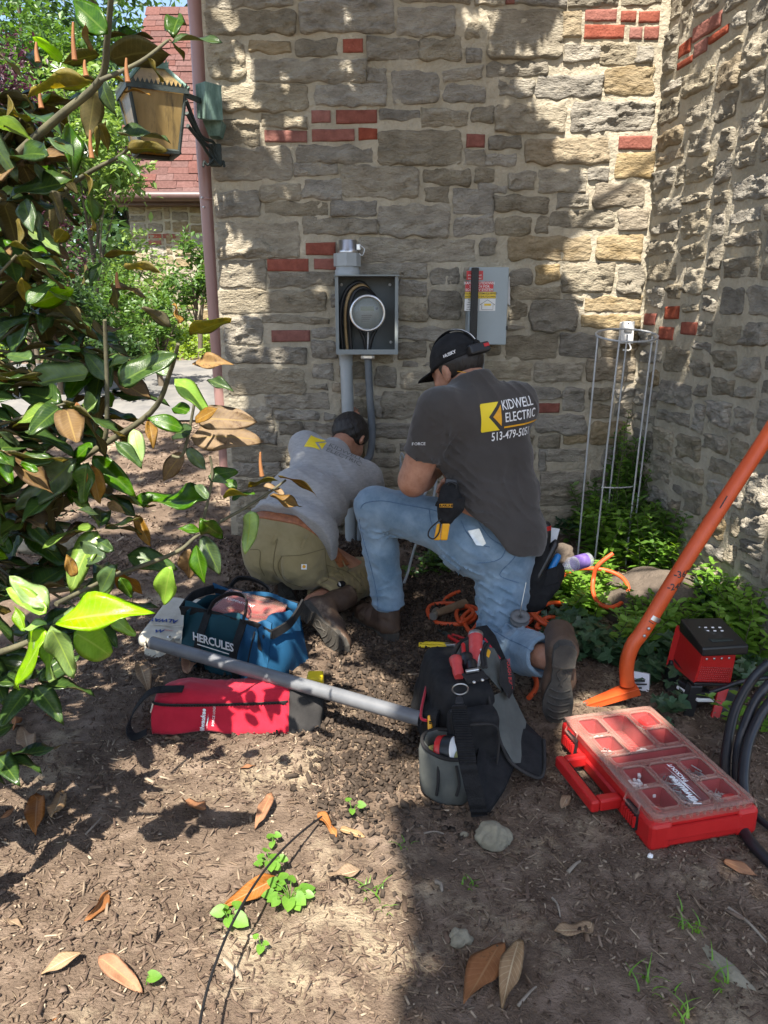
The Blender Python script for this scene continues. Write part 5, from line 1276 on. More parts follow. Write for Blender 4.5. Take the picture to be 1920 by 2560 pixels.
mb.hexa([(bx0+t, yb-.004, bz0-.004), (bx1, yb-.004, bz0-.004), (bx1, yb+.006, bz0-.001), (bx0, yb+.006, bz0-.001), (bx0, yb-.004, bz0+.02), (bx1, yb-.004, bz0+.02), (bx1, yb-.001, bz0+.02), (bx0, yb-.001, bz0+.02)])
mb.build('enclosure', 'box_paint', mbx)
mb = MB()
for x, z in ((bx0+.025, bz1-.04), (bx1-.04, bz1-.04), (bx1-.035, bz0+.05), (bx0+.1, bz1-.035)): scr(mb, (x, 3.859, z), .008)
o = mb.build('screw', 'grey_metal', mbx); o['kind'] = 'stuff'
mc = at(919, 783, 3.70); mc.y = 3.70
mb = MB(); mb.lathe((mc.x, 3.858, mc.z), (0, -1, 0), [(0, .07), (.1, .072), (.118, .083), (.132, .085), (.14, .081)], 36); base_ = mb.build('meter', 'white_plastic', mbx); base_['label'] = 'round glass electricity meter with small display'
mb = MB(); mb.lathe((mc.x, 3.718, mc.z), (0, -1, 0), [(0, .074), (.002, .074), (.0021, 0)], 36); mb.build('dial_face', 'dial_grey', base_)
mb = MB(); mb.hexa([(mc.x-.035, 3.7145, mc.z+.012), (mc.x+.03, 3.7145, mc.z+.012), (mc.x+.03, 3.716, mc.z+.012), (mc.x-.035, 3.716, mc.z+.012), (mc.x-.035, 3.7145, mc.z+.032), (mc.x+.03, 3.7145, mc.z+.032), (mc.x+.03, 3.716, mc.z+.032), (mc.x-.035, 3.716, mc.z+.032)]); mb.build('display', 'lcd', base_)
mb = MB()
for k in range(4): mb.hexa([(mc.x-.03, 3.7148, mc.z-.012-k*.009), (mc.x+.022-.006*k, 3.7148, mc.z-.012-k*.009), (mc.x+.022-.006*k, 3.716, mc.z-.012-k*.009), (mc.x-.03, 3.716, mc.z-.012-k*.009), (mc.x-.03, 3.7148, mc.z-.0085-k*.009), (mc.x+.022-.006*k, 3.7148, mc.z-.0085-k*.009), (mc.x+.022-.006*k, 3.716, mc.z-.0085-k*.009), (mc.x-.03, 3.716, mc.z-.0085-k*.009)])
mb.lathe((mc.x+.045, 3.7155, mc.z+.022), (0, -1, 0), [(0, .006), (.001, .006), (.0011, 0)], 12); o = mb.build('printed_lines', 'grey_print', base_); o['kind'] = 'stuff'
mb = MB(); mb.lathe((mc.x, 3.716, mc.z), (0, -1, 0), [(0, .0755), (.03, .074), (.045, .067), (.052, .054), (.055, .027), (.0555, 0)], 36); mb.build('glass_cover', 'clear_glass', base_)
mb = MB(); mb.lathe((mc.x, 3.722, mc.z), (0, -1, 0), [(0, .086), (.012, .088), (.016, .083), (.016, .076), (0, .076)], 36); mb.build('clamp_ring', 'zinc', base_)
for off, col_, r in ((0, 'black_rubber', .0095), (.024, 'tan_cable', .008), (.045, 'black_rubber', .009)):
    mb = MB(); mb.tube(spline([(bx0+.03+off, 3.80-off*.4, bz0+.004), (bx0+.022+off, 3.79-off*.4, (bz0+bz1)/2), (bx0+.05+off*.9, 3.79-off*.4, bz1-.075-off*.2), (bx0+.12+off*.5, 3.80-off*.3, bz1-.03-off*.6), (mc.x+.02+off*.3, 3.82, mc.z+.095-off*.3)], 8), r, 8); mb.build('cable', col_, mbx)
for dx in (-.03, 0, .028):
    mb = MB(); mb.tube(spline([(mc.x+dx*1.6, 3.79, mc.z-.07), (mc.x+dx*.7, 3.785, mc.z-.12), (mc.x+dx*.25-.004, 3.79, bz0+.005)], 8), .0085 if dx else .005, 8); mb.build('cable', 'black_rubber' if dx else 'grey_metal', mbx)
# fitting on top of the box
c = at(868, 660, 3.80); z0 = bz1+.002
fit = empty('conduit_fitting', (c.x, 3.80, z0), 'grey plastic hub with shiny metal connector on top of meter box', 'pipe fitting')
mb = MB(); mb.lathe((c.x, 3.80, z0), (0, 0, 1), [(0, .06), (.025, .06), (.027, .056), (.04, .056)], 26); mb.lathe((c.x, 3.80, z0+.041), (0, 0, 1), [(0, .066), (.06, .066)], 8, False); mb.build('hub', 'pvc', fit)
mb = MB(); mb.lathe((c.x+.004, 3.80, z0+.102), (0, 0, 1), [(0, .046), (.012, .05), (.014, .044), (.06, .044), (.0602, .04), (.02, .04)], 26); mb.build('connector', 'zinc', fit)
mb = MB(); mb.box((c.x+.056, 3.79, z0+.13), (.02, .02, .03), bevel=.003); mb.tube(spline([(c.x+.06, 3.775, z0+.14), (c.x+.085, 3.77, z0+.12), (c.x+.075, 3.77, z0+.09), (c.x+.06, 3.77, z0+.1)], 6), .002, 6); mb.build('ground_lug', 'zinc', fit)
# conduits below
def pipe_thing(name, label, cat, pts, r, m, extra=None):
    mb = MB(); mb.tube(spline(pts, 8), r, 16); o = mb.build(name, m); tag(o, label, cat); return o
xa = at(866, 960, 3.82).x; zb = bz0-.004
cd1 = empty('conduit', (xa, 3.82, 0), 'thick straight grey plastic conduit running from meter box to the ground', 'conduit')
mb = MB(); mb.tube([(xa, 3.82, zb-.05), (xa+.012, 3.82, .5), (xa+.015, 3.81, -.1)], .031, 18); mb.build('pipe', 'pvc', cd1)
mb = MB(); mb.lathe((xa, 3.82, zb), (0, 0, -1), [(0, .036), (.012, .036), (.013, .034), (.06, .034)], 20); mb.build('coupling', 'pvc', cd1)
xb = at(920, 960, 3.82).x
cd2 = empty('conduit', (xb, 3.82, zb), 'thinner bent grey conduit curving down beside the straight one', 'conduit')
mb = MB(); mb.tube(spline([(xb, 3.82, zb-.012), (xb+.008, 3.82, zb-.2), (xb+.02, 3.82, zb-.4), (xb+.008, 3.81, zb-.52), (xb-.03, 3.79, zb-.62), (xb-.05, 3.78, -.05)], 8), .019, 14); mb.build('pipe', 'pvc_dark', cd2)
mb = MB(); mb.box((xb, 3.80, zb-.016), (.07, .03, .022), bevel=.005); scr(mb, (xb-.026, 3.784, zb-.016), .006); scr(mb, (xb+.026, 3.784, zb-.016), .006); mb.build('clamp', 'zinc', cd2)
# the solar switch box
q0, q1 = at(1180, 862, 3.73), at(1273, 668, 3.73); sx0, sx1, sz0, sz1 = q0.x-.02, q1.x, q0.z, q1.z
sw = empty('switch_box', ((sx0+sx1)/2, 3.88, sz0), 'pale grey switch box with red and yellow warning stickers', 'switch box')
mb = MB(); mb.hexa([(sx0, 3.75, sz0+.006), (sx1-.01, 3.75, sz0+.006), (sx1-.01, 3.885, sz0+.006), (sx0, 3.885, sz0+.006), (sx0, 3.75, sz1-.006), (sx1-.01, 3.75, sz1-.006), (sx1-.01, 3.885, sz1-.006), (sx0, 3.885, sz1-.006)], .003); mb.build('enclosure', 'switch_paint', sw)
mb = MB(); mb.hexa([(sx0-.003, 3.73, sz0), (sx1, 3.73, sz0), (sx1, 3.7485, sz0), (sx0-.003, 3.7485, sz0), (sx0-.003, 3.73, sz1), (sx1, 3.73, sz1), (sx1, 3.7485, sz1), (sx0-.003, 3.7485, sz1)], .004); mb.build('door', 'switch_paint', sw)
mb = MB(); q = at(1277, 730, 3.78); mb.hexa([(sx1-.002, 3.77, q.z-.05), (sx1+.02, 3.77, q.z-.07), (sx1+.022, 3.8, q.z-.07), (sx1-.002, 3.8, q.z-.05), (sx1-.002, 3.77, q.z+.03), (sx1+.012, 3.77, q.z+.075), (sx1+.014, 3.8, q.z+.075), (sx1-.002, 3.8, q.z+.03)], .003); mb.build('lever', 'grey_metal', sw)
mb = MB(); q = at(1267, 820, 3.728); mb.box((q.x, 3.7275, q.z), (.008, .004, .018), bevel=.001); mb.build('latch', 'black_plastic', sw)
def sticker(x0, y0, x1, y1, m, lines, inkm='sticker_white', size=.012, off=.0008, draw=None):
    a, b = at(x0, y1, 3.73), at(x1, y0, 3.73); y = 3.73-off
    mb = MB(); mb.hexa([(a.x, y, a.z), (b.x, y, a.z), (b.x, 3.7296, a.z), (a.x, 3.7296, a.z), (a.x, y, b.z), (b.x, y, b.z), (b.x, 3.7296, b.z), (a.x, 3.7296, b.z)]); s_ = mb.build('sticker', m, sw)
    mb = MB(); n_ = len(lines)
    for k, l in enumerate(lines):
        put_text(mb, l, size, ((a.x+b.x)/2, y-.0006, b.z-(b.z-a.z)*(k+.5)/n_), (1, 0, 0), (0, 0, 1), bold=.0002)
    if n_: mb.build('lettering', inkm, s_)
    return a, b, y, s_
sticker(1166, 677, 1208, 700, 'sticker_red', ['CAUTION', 'POWER SOURCE', 'SOLAR ELECTRIC'], size=.0085)
sticker(1163, 704, 1234, 729, 'sticker_red', ['RAPID SHUTDOWN', 'SWITCH FOR', 'SOLAR PV SYSTEM'], size=.0165)
sticker(1162, 730, 1240, 746, 'sticker_yellow', ['SOLAR PV SYSTEM EQUIPPED', 'WITH RAPID SHUTDOWN'], 'ink', .0125)
sticker(1161, 747, 1196, 777, 'sticker_white', ['TURN RAPID', 'SHUTDOWN', 'SWITCH TO THE', 'OFF POSITION', 'TO SHUT DOWN'], 'ink', .006)
a, b, y, s_ = sticker(1198, 747, 1239, 777, 'sticker_white', [])
mb = MB(); w_ = b.x-a.x; h_ = b.z-a.z; hp = [(a.x+w_*u, y-.0008, a.z+h_*v) for u, v in ((.15, .1), (.85, .1), (.85, .5), (.97, .5), (.5, .92), (.03, .5), (.15, .5), (.15, .1))]
mb.tube(hp, .0009, 4, smooth=False); mb.build('house_drawing', 'ink', s_)
mb = MB(); mb.hexa([(a.x+w_*.3, y-.0012, a.z+h_*.42), (a.x+w_*.72, y-.0012, a.z+h_*.42), (a.x+w_*.72, y-.0002, a.z+h_*.42), (a.x+w_*.3, y-.0002, a.z+h_*.42), (a.x+w_*.3, y-.0012, a.z+h_*.6), (a.x+w_*.72, y-.0012, a.z+h_*.6), (a.x+w_*.72, y-.0002, a.z+h_*.6), (a.x+w_*.3, y-.0002, a.z+h_*.6)]); mb.build('house_label', 'sticker_yellow', s_)
b0, b1 = at(1189, 669, 3.69), at(1189, 905, 3.69)
mb = MB(); mb.hexa([(b0.x-.017, 3.69, b1.z), (b0.x+.017, 3.69, b1.z), (b0.x+.017, 3.716, b1.z), (b0.x-.017, 3.716, b1.z), (b0.x-.017, 3.69, b0.z), (b0.x+.017, 3.69, b0.z), (b0.x+.017, 3.716, b0.z), (b0.x-.017, 3.716, b0.z)], .003)
mb.hexa([(b0.x-.004, 3.686, b1.z), (b0.x+.004, 3.686, b1.z), (b0.x+.004, 3.6895, b1.z), (b0.x-.004, 3.6895, b1.z), (b0.x-.004, 3.686, b0.z-.002), (b0.x+.004, 3.686, b0.z-.002), (b0.x+.004, 3.6895, b0.z-.002), (b0.x-.004, 3.6895, b0.z-.002)])
mb.hexa([(b0.x-.01, 3.716, sz1-.002), (b0.x+.01, 3.716, sz1-.002), (b0.x+.01, 3.7295, sz1-.002), (b0.x-.01, 3.7295, sz1-.002), (b0.x-.01, 3.716, sz1-.03), (b0.x+.01, 3.716, sz1-.03), (b0.x+.01, 3.7295, sz1-.03), (b0.x-.01, 3.7295, sz1-.03)])
tag(mb.build('metal_bar', 'black_rubber'), 'long black metal bar standing upright across the switch box', 'bar')
xc = at(1205, 905, 3.83).x
pipe_thing('conduit', 'narrow grey conduit coming down from under the switch box', 'conduit', [(xc, 3.83, sz0), (xc, 3.83, .6), (xc, 3.83, .05)], .012, 'pvc')
# weatherproof outlet
q = at(1567, 831, 3.845)
ol = empty('outlet_box', (q.x, 3.87, q.z-.05), 'white outdoor power outlet on the stone wall behind the plant support', 'outlet')
mb = MB(); mb.box((q.x, 3.862, q.z), (.056, .05, .1), bevel=.005); mb.build('box', 'white_plastic', ol)
mb = MB(); mb.box((q.x, 3.834, q.z), (.064, .006, .108), bevel=.002); mb.build('cover_plate', 'white_plastic', ol)
mb = MB(); mb.box((q.x, 3.829, q.z+.008), (.04, .008, .014), bevel=.002); mb.lathe((q.x, 3.831, q.z-.042), (0, -1, 0), [(0, .004), (.002, .004), (.0022, 0)], 8); mb.lathe((q.x, 3.831, q.z+.045), (0, -1, 0), [(0, .004), (.002, .004), (.0022, 0)], 8); o = mb.build('socket', 'grey_print', ol); o['kind'] = 'stuff'
pipe_thing('wire', 'short white wire hooking down from the outdoor outlet', 'wire', [(q.x+.01, 3.83, q.z-.05), (q.x+.012, 3.8, q.z-.075), (q.x-.01, 3.76, q.z-.085), (q.x-.05, 3.72, q.z-.08)], .004, 'white_plastic')
# plant support
tc_ = at(1567, 838, 3.56); RR = .142
tr = empty('plant_support', (tc_.x, 3.56, gz(tc_.x, 3.56)), 'tall round grey wire plant support standing in the corner', 'plant support')
mb = MB(); mb.tube([(tc_.x+RR*math.cos(a), 3.56+RR*.8*math.sin(a), tc_.z+.026*math.sin(a)) for a in [6.283*k/36 for k in range(36)]], .0048, 8, closed=True); mb.build('ring', 'grey_metal', tr)
for k, (a, dx) in enumerate(((3.3, -.02), (4.25, -.035), (5.4, -.03), (6.15, -.03), (1.3, -.03))):
    x, y = tc_.x+RR*math.cos(a), 3.56+RR*.8*math.sin(a); mb = MB(); mb.tube([(x, y, tc_.z), (x+dx*.5, y, tc_.z-.5), (x+dx, y, gz(x, y)-.03)], .0045, 7); mb.build('leg', 'grey_metal', tr)
mb = MB(); z = at(1560, 1213, 3.5).z; mb.tube([(tc_.x+RR*math.cos(a)-.03, 3.56+RR*.8*math.sin(a), z) for a in [4.25+1.15*k/8 for k in range(9)]], .0035, 6); mb.build('cross_bar', 'grey_metal', tr)
# downspout
P = [at(x, y, 4.02) for x, y in ((483, -60), (497, 100), (508, 330), (521, 520), (536, 740), (548, 900), (558, 1040), (566, 1150), (570, 1236))]
ds = empty('downspout', P[-1], 'dusty pink brown round downspout at the left corner of the stone wall', 'downspout')
mb = MB(); mb.tube(spline(P, 4), .04, 18); mb.build('pipe', 'downspout', ds)
for px, py, hh in ((524, 500, .012), (562, 1100, .075)):
    c = at(px, py, 4.02); mb = MB(); mb.lathe(c-Vector((0, 0, hh/2)), (.0, 0, 1), [(0, .043), (.004, .0455), (hh-.004, .0455), (hh, .043)], 20)
    mb.box((c.x+.05, 4.02, c.z), (.03, .03, .02)); mb.build('bracket', 'downspout', ds)
for px, py in ((505, 494), (509, 518)):
    c = at(px, py, 3.977); mb = MB(); mb.lathe(c, (0, -1, 0), [(0, .006), (.003, .005), (.004, 0)], 10); mb.build('rivet', 'zinc', ds)
# lantern
LC = at(385, 300, 3.62); ln = empty('lantern', (LC.x, 3.62, LC.z-.17), 'old green copper wall lantern with amber glass hung at the house corner', 'lantern')
th = R(28); e1 = Vector((math.cos(th), math.sin(th), 0)); e2 = Vector((-math.sin(th), math.cos(th), 0)); Zt, Zb = at(385, 236, 3.6).z, at(385, 383, 3.6).z; ht, hb = .118, .082
def cor(s, z): 
    k = (z-Zb)/(Zt-Zb); h_ = hb+(ht-hb)*k; return [Vector((LC.x, 3.62, z))+e1*i*h_*s+e2*j*h_*s for i, j in ((-1, -1), (1, -1), (1, 1), (-1, 1))]
ct, cb_ = cor(1, Zt), cor(1, Zb)
for k in range(4):
    mb = MB(); a, b, c, d = cb_[k], cb_[(k+1) % 4], ct[(k+1) % 4], ct[k]; n_ = (b-a).cross(d-a).normalized(); mb.prism([a, b, c, d], n_*-.003); mb.build('glass_pane', 'amber_glass', ln)
    mb = MB(); mb.tube([cb_[k], ct[k]], .0085, 6, smooth=False); mb.build('corner_post', 'dark_iron', ln)
mb = MB(); 
for k in range(4): mb.tube([cb_[k], cb_[(k+1) % 4]], .011, 6, smooth=False)
mb.build('bottom_frame', 'dark_iron', ln)
def crown_ring(name, cs, h_, nn, m):
    mb = MB()
    for k in range(4):
        a, b = cs[k], cs[(k+1) % 4]; X = (b-a); out = Vector((X.y, -X.x, 0)).normalized()
        mb.prism([a-out*.002-Vector((0, 0, .02)), b-out*.002-Vector((0, 0, .02)), b-out*.002+Vector((0, 0, .004)), a-out*.002+Vector((0, 0, .004))], out*.004)
        for i in range(nn): p, q = a+X*(i/nn), a+X*((i+1)/nn); mb.prism([p, q, (p+q)/2+Vector((0, 0, h_))+out*.006], out*.002)
    return mb.build(name, m, ln)
cr2 = cor(1.08, Zt+.012); crown_ring('toothed_band', cr2, .02, 14, 'dark_iron')
rt = [Vector((LC.x, 3.62, Zt+.10))+e1*i*.055+e2*j*.055 for i, j in ((-1, -1), (1, -1), (1, 1), (-1, 1))]
for k in range(4):
    mb = MB(); a, b, c, d = cr2[k], cr2[(k+1) % 4], rt[(k+1) % 4], rt[k]; sh_ = .012; cc = (a+b+c+d)/4
    n_ = (b-a).cross(d-a).normalized(); mb.prism([cc+(q-cc)*.86 for q in (a, b, c, d)], n_*-.003); mb.build('roof_pane', 'amber_glass', ln)
    mb = MB(); mb.tube([a, d], .009, 6, smooth=False); mb.tube([d, c], .008, 6, smooth=False); mb.build('roof_rib', 'verdigris', ln)
crown_ring('toothed_band', [Vector((LC.x, 3.62, Zt+.115))+(q-Vector((LC.x, 3.62, Zt+.10)))*1.15 for q in rt], .016, 8, 'verdigris')
mb = MB(); mb.lathe((LC.x, 3.62, Zt+.105), (0, 0, 1), [(0, .06), (.03, .045), (.05, .02), (.07, .012), (.085, .018), (.1, .004), (.102, 0)], 16); mb.build('finial', 'verdigris', ln)
m0 = at(528, 262, 3.8); mbk = MB(); mbk.hexa([(m0.x-.055, 3.74, m0.z-.07), (m0.x+.0, 3.70, m0.z-.085), (m0.x+.06, 3.76, m0.z-.075), (m0.x-.02, 3.87, m0.z-.06), (m0.x-.055, 3.74, m0.z+.07), (m0.x, 3.70, m0.z+.072), (m0.x+.06, 3.76, m0.z+.07), (m0.x-.02, 3.87, m0.z+.07)], .003); mbk.hexa([(m0.x-.02, 3.8, m0.z-.13), (m0.x+.03, 3.8, m0.z-.13), (m0.x+.03, 3.88, m0.z-.13), (m0.x-.02, 3.88, m0.z-.13), (m0.x-.04, 3.78, m0.z-.07), (m0.x+.05, 3.77, m0.z-.07), (m0.x+.05, 3.88, m0.z-.07), (m0.x-.04, 3.88, m0.z-.07)]); mbk.build('wall_mount', 'verdigris', ln)
mb = MB(); a = ct[1]+Vector((0, 0, -.01)); mb.box((a+Vector((m0.x-.03, 3.74, m0.z)))/2, ((Vector((m0.x-.03, 3.74, m0.z))-a).length, .014, .02), X=Vector((m0.x-.03, 3.74, m0.z))-a); mb.build('arm', 'dark_iron', ln)
w0 = at(535, 385, 3.84)
for k in range(3):
    mb = MB(); a = ct[1]+Vector((0, 0, -.03-.05*k)); mb.tube(spline([a, a*.5+w0*.5+Vector((.0, -.01, -.03+.01*k)), w0+Vector((-.01*k, 0, .05-.03*k)), w0+Vector((.012, .02, -.02*k))], 8), [.009-.0001*i for i in range(25)], 7); mb.build('scroll_arm', 'dark_iron', ln)
mb = MB(); mb.box(w0+Vector((0, .03, .0)), (.06, .02, .1), bevel=.006)
for s_ in (-1, 1): mb.tube(spline([w0+Vector((0, 0, -.02)), w0+Vector((.03*s_, -.01, -.05)), w0+Vector((.045*s_, -.015, -.035)), w0+Vector((.05*s_, -.02, -.06))], 6), .006, 6)
mb.build('wall_bracket', 'dark_iron', ln)
# ---------------------------------------------------------------- tools and bags on the ground
mat('red_fabric', (.36, .012, .028), (.5, .02, .042), rough=.9, scale=6, bump=.5, bscale=300, spec=.15, sheen=.15, bdist=.002)
mat('grey_fabric', (.075, .08, .075), (.11, .115, .105), rough=.95, scale=8, bump=.5, bscale=320, spec=.1, bdist=.002)
mat('dark_fabric', (.022, .021, .021), (.042, .04, .039), rough=.95, scale=8, bump=.5, bscale=300, spec=.1, bdist=.002)
mat('blue_fabric', (.006, .045, .105), (.011, .078, .165), rough=.75, scale=5, bump=.45, bscale=320, spec=.25, bdist=.002)
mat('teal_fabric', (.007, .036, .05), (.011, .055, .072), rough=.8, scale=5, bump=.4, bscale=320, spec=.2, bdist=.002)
mat('canvas', (.42, .39, .32), (.54, .51, .43), rough=.95, scale=9, bump=.5, bscale=300, spec=.1, bdist=.002)
mat('olive_cloth', (.2, .2, .07), (.3, .3, .12), rough=.95, scale=9, bump=.4, bscale=200)
mat('webbing', (.007, .007, .008), (.016, .016, .017), rough=.8, scale=30, bump=1, bscale=200, wave=(55, 'Y', .2, 1.4), spec=.2, bdist=.003)
mat('grey_pipe', (.1, .105, .115), (.15, .155, .165), rough=.38, scale=10, spec=.5, bump=.05, bscale=30)
mat('orange_paint', (.5, .068, .014), (.62, .095, .02), rough=.42, scale=9, detail=8, dirt=((.12, .075, .05), 14, .66), bump=.15, bscale=40)
mat('orange_cord', (.6, .075, .018), (.7, .1, .025), rough=.5, scale=30)
mat('black_cable', (.008, .009, .012), (.016, .017, .02), rough=.4, scale=20, spec=.5)
mat('blue_print', (.02, .05, .2), rough=.8); mat('red_print', (.45, .03, .03), rough=.8)
mat('clear_plastic', (.42, .24, .19), (.52, .32, .26), rough=.14, alpha=.26, scale=12, spec=.6, bump=.1, bscale=40)
mat('clear_window', (.4, .35, .33), rough=.12, alpha=.07, spec=.5)
mat('bin_red', (.3, .03, .03), (.42, .06, .055), rough=.5, scale=10)
mat('bottle_plastic', (.75, .78, .85), rough=.08, alpha=.3, spec=.7)
mat('purple_label', (.07, .03, .2), (.2, .14, .36), rough=.5, scale=30)
mat('yellow_plastic', (.75, .55, .01), (.82, .62, .02), rough=.4, scale=20)
mat('blue_plastic', (.01, .16, .45), rough=.4)
mat('tool_red', (.4, .03, .03), (.5, .06, .055), rough=.5, scale=30, dirt=((.2, .12, .1), 30, .6))
mat('steel', (.45, .44, .42), (.6, .59, .57), rough=.35, metal=.9, scale=40)
mat('wood', (.16, .1, .055), (.25, .17, .1), rough=.8, scale=15, stretch=(1, 1, .2), bump=.2, bscale=60)
mat('paper', (.7, .72, .76), (.78, .8, .83), rough=.8, scale=20)

def frame(A, B, C):
    """corner A, towards B, towards C -> function (u, v, z) in metres"""
    A, B, C = Vector(A), Vector(B), Vector(C); X = (B-A).normalized(); Y = (C-A); Y = (Y-X*Y.dot(X)).normalized()
    if X.cross(Y).z < 0: pass
    return lambda u, v, z: A+X*u+Y*v+Vector((0, 0, z)), X, Y
def pillow(name, F_, sz, m, parent, r=.02, amp=.004, seed=1, h=.008, taper=0, fold=None, prof=None):
    """soft bag: rounded box with sag; F_ maps (u,v,z)"""
    W, X, Y = F_; L, D, H = sz; O = W(0, 0, 0)
    def sdf(P):
        q = P-_v(O); u = q @ _v(X); v = q @ _v(Y); z = q[:, 2]
        k = np.clip(z/H, 0, 1)
        cu, cv = u-L/2, v-D/2
        if taper: cv = cv/(1-taper*k); cu = cu/(1-taper*.5*k)
        if prof: cv, z = prof(u, v, z)
        a = np.stack([np.abs(cu)-(L/2-r), np.abs(cv)-(D/2-r), np.abs(z-H/2)-(H/2-r)], 1)
        d = np.linalg.norm(np.maximum(a, 0), axis=1)+np.minimum(a.max(1), 0)-r
        d = d-amp*lump(P, seed, 28)
        if fold: d = d-fold*ridges(P, seed, 40, X*.7+Vector((0, 0, .6)))-fold*.7*ridges(P, seed+5, 32, Y*.8+X*.4)
        return d*.85
    c = np.array([W(u, v, z) for u in (-.04, L+.04) for v in (-.05, D+.05) for z in (-.02, H+.04)])
    return soft(name, sdf, c.min(0), c.max(0), h, m, parent)
def raydrop(bvh, px, py):
    d = ray(px, py).normalized(); h = bvh.ray_cast(Vector((0, 0, CAM_H)), d, 9); return h[0], d

# red zip bag
A = Vector((-.735, 2.05, gz(-.5, 2.1))); rb = empty('tool_bag', A+Vector((.26, .08, 0)), 'long red zip tool bag with black end lying in front of the blue bag', 'tool bag')
Fr = frame(A, A+Vector((1, .012, 0)), A+Vector((0, 1, 0)))
def rprof(u, v, z): return (v-.085-.03*(z/.12)), z
def rsdf_bag(name, u0, u1, m):
    W, X, Y = Fr
    def sdf(P):
        q = P-_v(A); u = q @ _v(X); v = q @ _v(Y); z = q[:, 2]
        H_ = .122+.010*np.sin(u*17+1)-.03*np.clip((.1-u)/.1, 0, 1)-.02*np.clip((u-.42)/.12, 0, 1); zz = z
        sl = v-.02-.35*np.clip(z, 0, .14)                     # sloping front
        wv = .006*np.sin(u*30)+.010*np.sin(u*11+2)
        d = np.stack([-sl-wv*.5, v-.19, z-H_-.012*np.cos((v-.12)*20), -z], 1); r = .022
        d = np.linalg.norm(np.maximum(d+r, 0), axis=1)+np.minimum((d+r).max(1), 0)-r
        d = smax(d, np.maximum(u0-u, u-u1), .012)
        return (d-.006*lump(P, 14, 18)-.009*ridges(P, 15, 32, X*1.0+Vector((0, 0, .3)))*.9)*.85
    return soft(name, sdf, np.array(A)+[-.02, -.03, -.02], np.array(A)+[.57, .24, .16], .0065, m, rb)
rbody = rsdf_bag('body', 0, .435, 'red_fabric'); rend = rsdf_bag('end_panel', .432, .535, 'dark_fabric'); rbv = bvh_of(rbody)
S4 = lambda x, y: (x/2.074+300, y/2.074+1440)
P = []
for q in spline([(x, y, 0) for x, y in ((170, 660), (250, 672), (450, 672), (700, 665), (925, 655))], 8):
    h, d = raydrop(rbv, *S4(q.x, q.y))
    if h is not None: P.append(h-d*.002)
if len(P) > 3:
    mb = MB(); mb.ribbon(P, (0, -.5, .8), .02, .003); mb.build('zipper', 'dark_fabric', rb)
    mb = MB()
    for i in range(len(P)*2-2):
        a = P[i//2].lerp(P[i//2+1], .5*(i % 2)); mb.box(a+Vector((0, -.003, .002)), (.004, .007, .004))
    o = mb.build('zipper_teeth', 'black_plastic', rb); o['kind'] = 'stuff'
    mb = MB(); mb.tube([P[0]+Vector((0, -.006, .004)), P[0]+Vector((-.008, -.012, -.025))], .004, 6); mb.build('zipper_pull', 'steel', rb)
mb = MB(); s = [Vector((-.70, 2.14, .125)), Vector((-.745, 2.12, .125)), Vector((-.785, 2.09, .085)), Vector((-.80, 2.06, .04)), Vector((-.78, 2.04, .015)), Vector((-.74, 2.045, .03))]
mb.ribbon(spline(s, 8), (0, 1, .3), .028, .004); mb.build('handle', 'black_cloth', rb)
mb = MB(); mb.ribbon([Vector((-.71, 2.125, .133)), Vector((-.64, 2.125, .134))], (0, 1, .2), .03, .005); mb.build('handle_patch', 'black_cloth', rb)
h, d = raydrop(rbv, *S4(430, 758))
if h is not None:
    decal('lettering', [txt('Milwaukee', .0195, shear=.25, bold=.0006)], rbv, h, Vector((.08, .35, 1)), Vector((-1, 0, .05)), 'white_print', rb, .0025, .01)
    decal('lightning_mark', [poly([(x*.62, y*.62) for x, y in [(-.05, -.022), (.03, -.028), (.012, -.02), (.05, -.026), (-.02, -.018), (0, -.024)]])], rbv, h, Vector((.08, .35, 1)), Vector((-1, 0, .05)), 'white_print', rb, .0025, .01)
h, d = raydrop(rbv, *S4(488, 720))
if h is not None: decal('lettering', [txt('FORCE LOGIC', .011)], rbv, h, Vector((.08, .35, 1)), Vector((-1, 0, .05)), 'white_print', rb, .0025, .01)
# yellow tool end behind the red bag
c = at(788, 1700, 2.27); mb = MB(); mb.box((c.x, 2.27, .075), (.055, .06, .07), bevel=.008); mb.box((c.x, 2.236, .07), (.05, .01, .03), bevel=.002); tag(mb.build('tape_measure', 'yellow_plastic'), 'yellow tape measure just showing behind the red bag', 'tape measure')
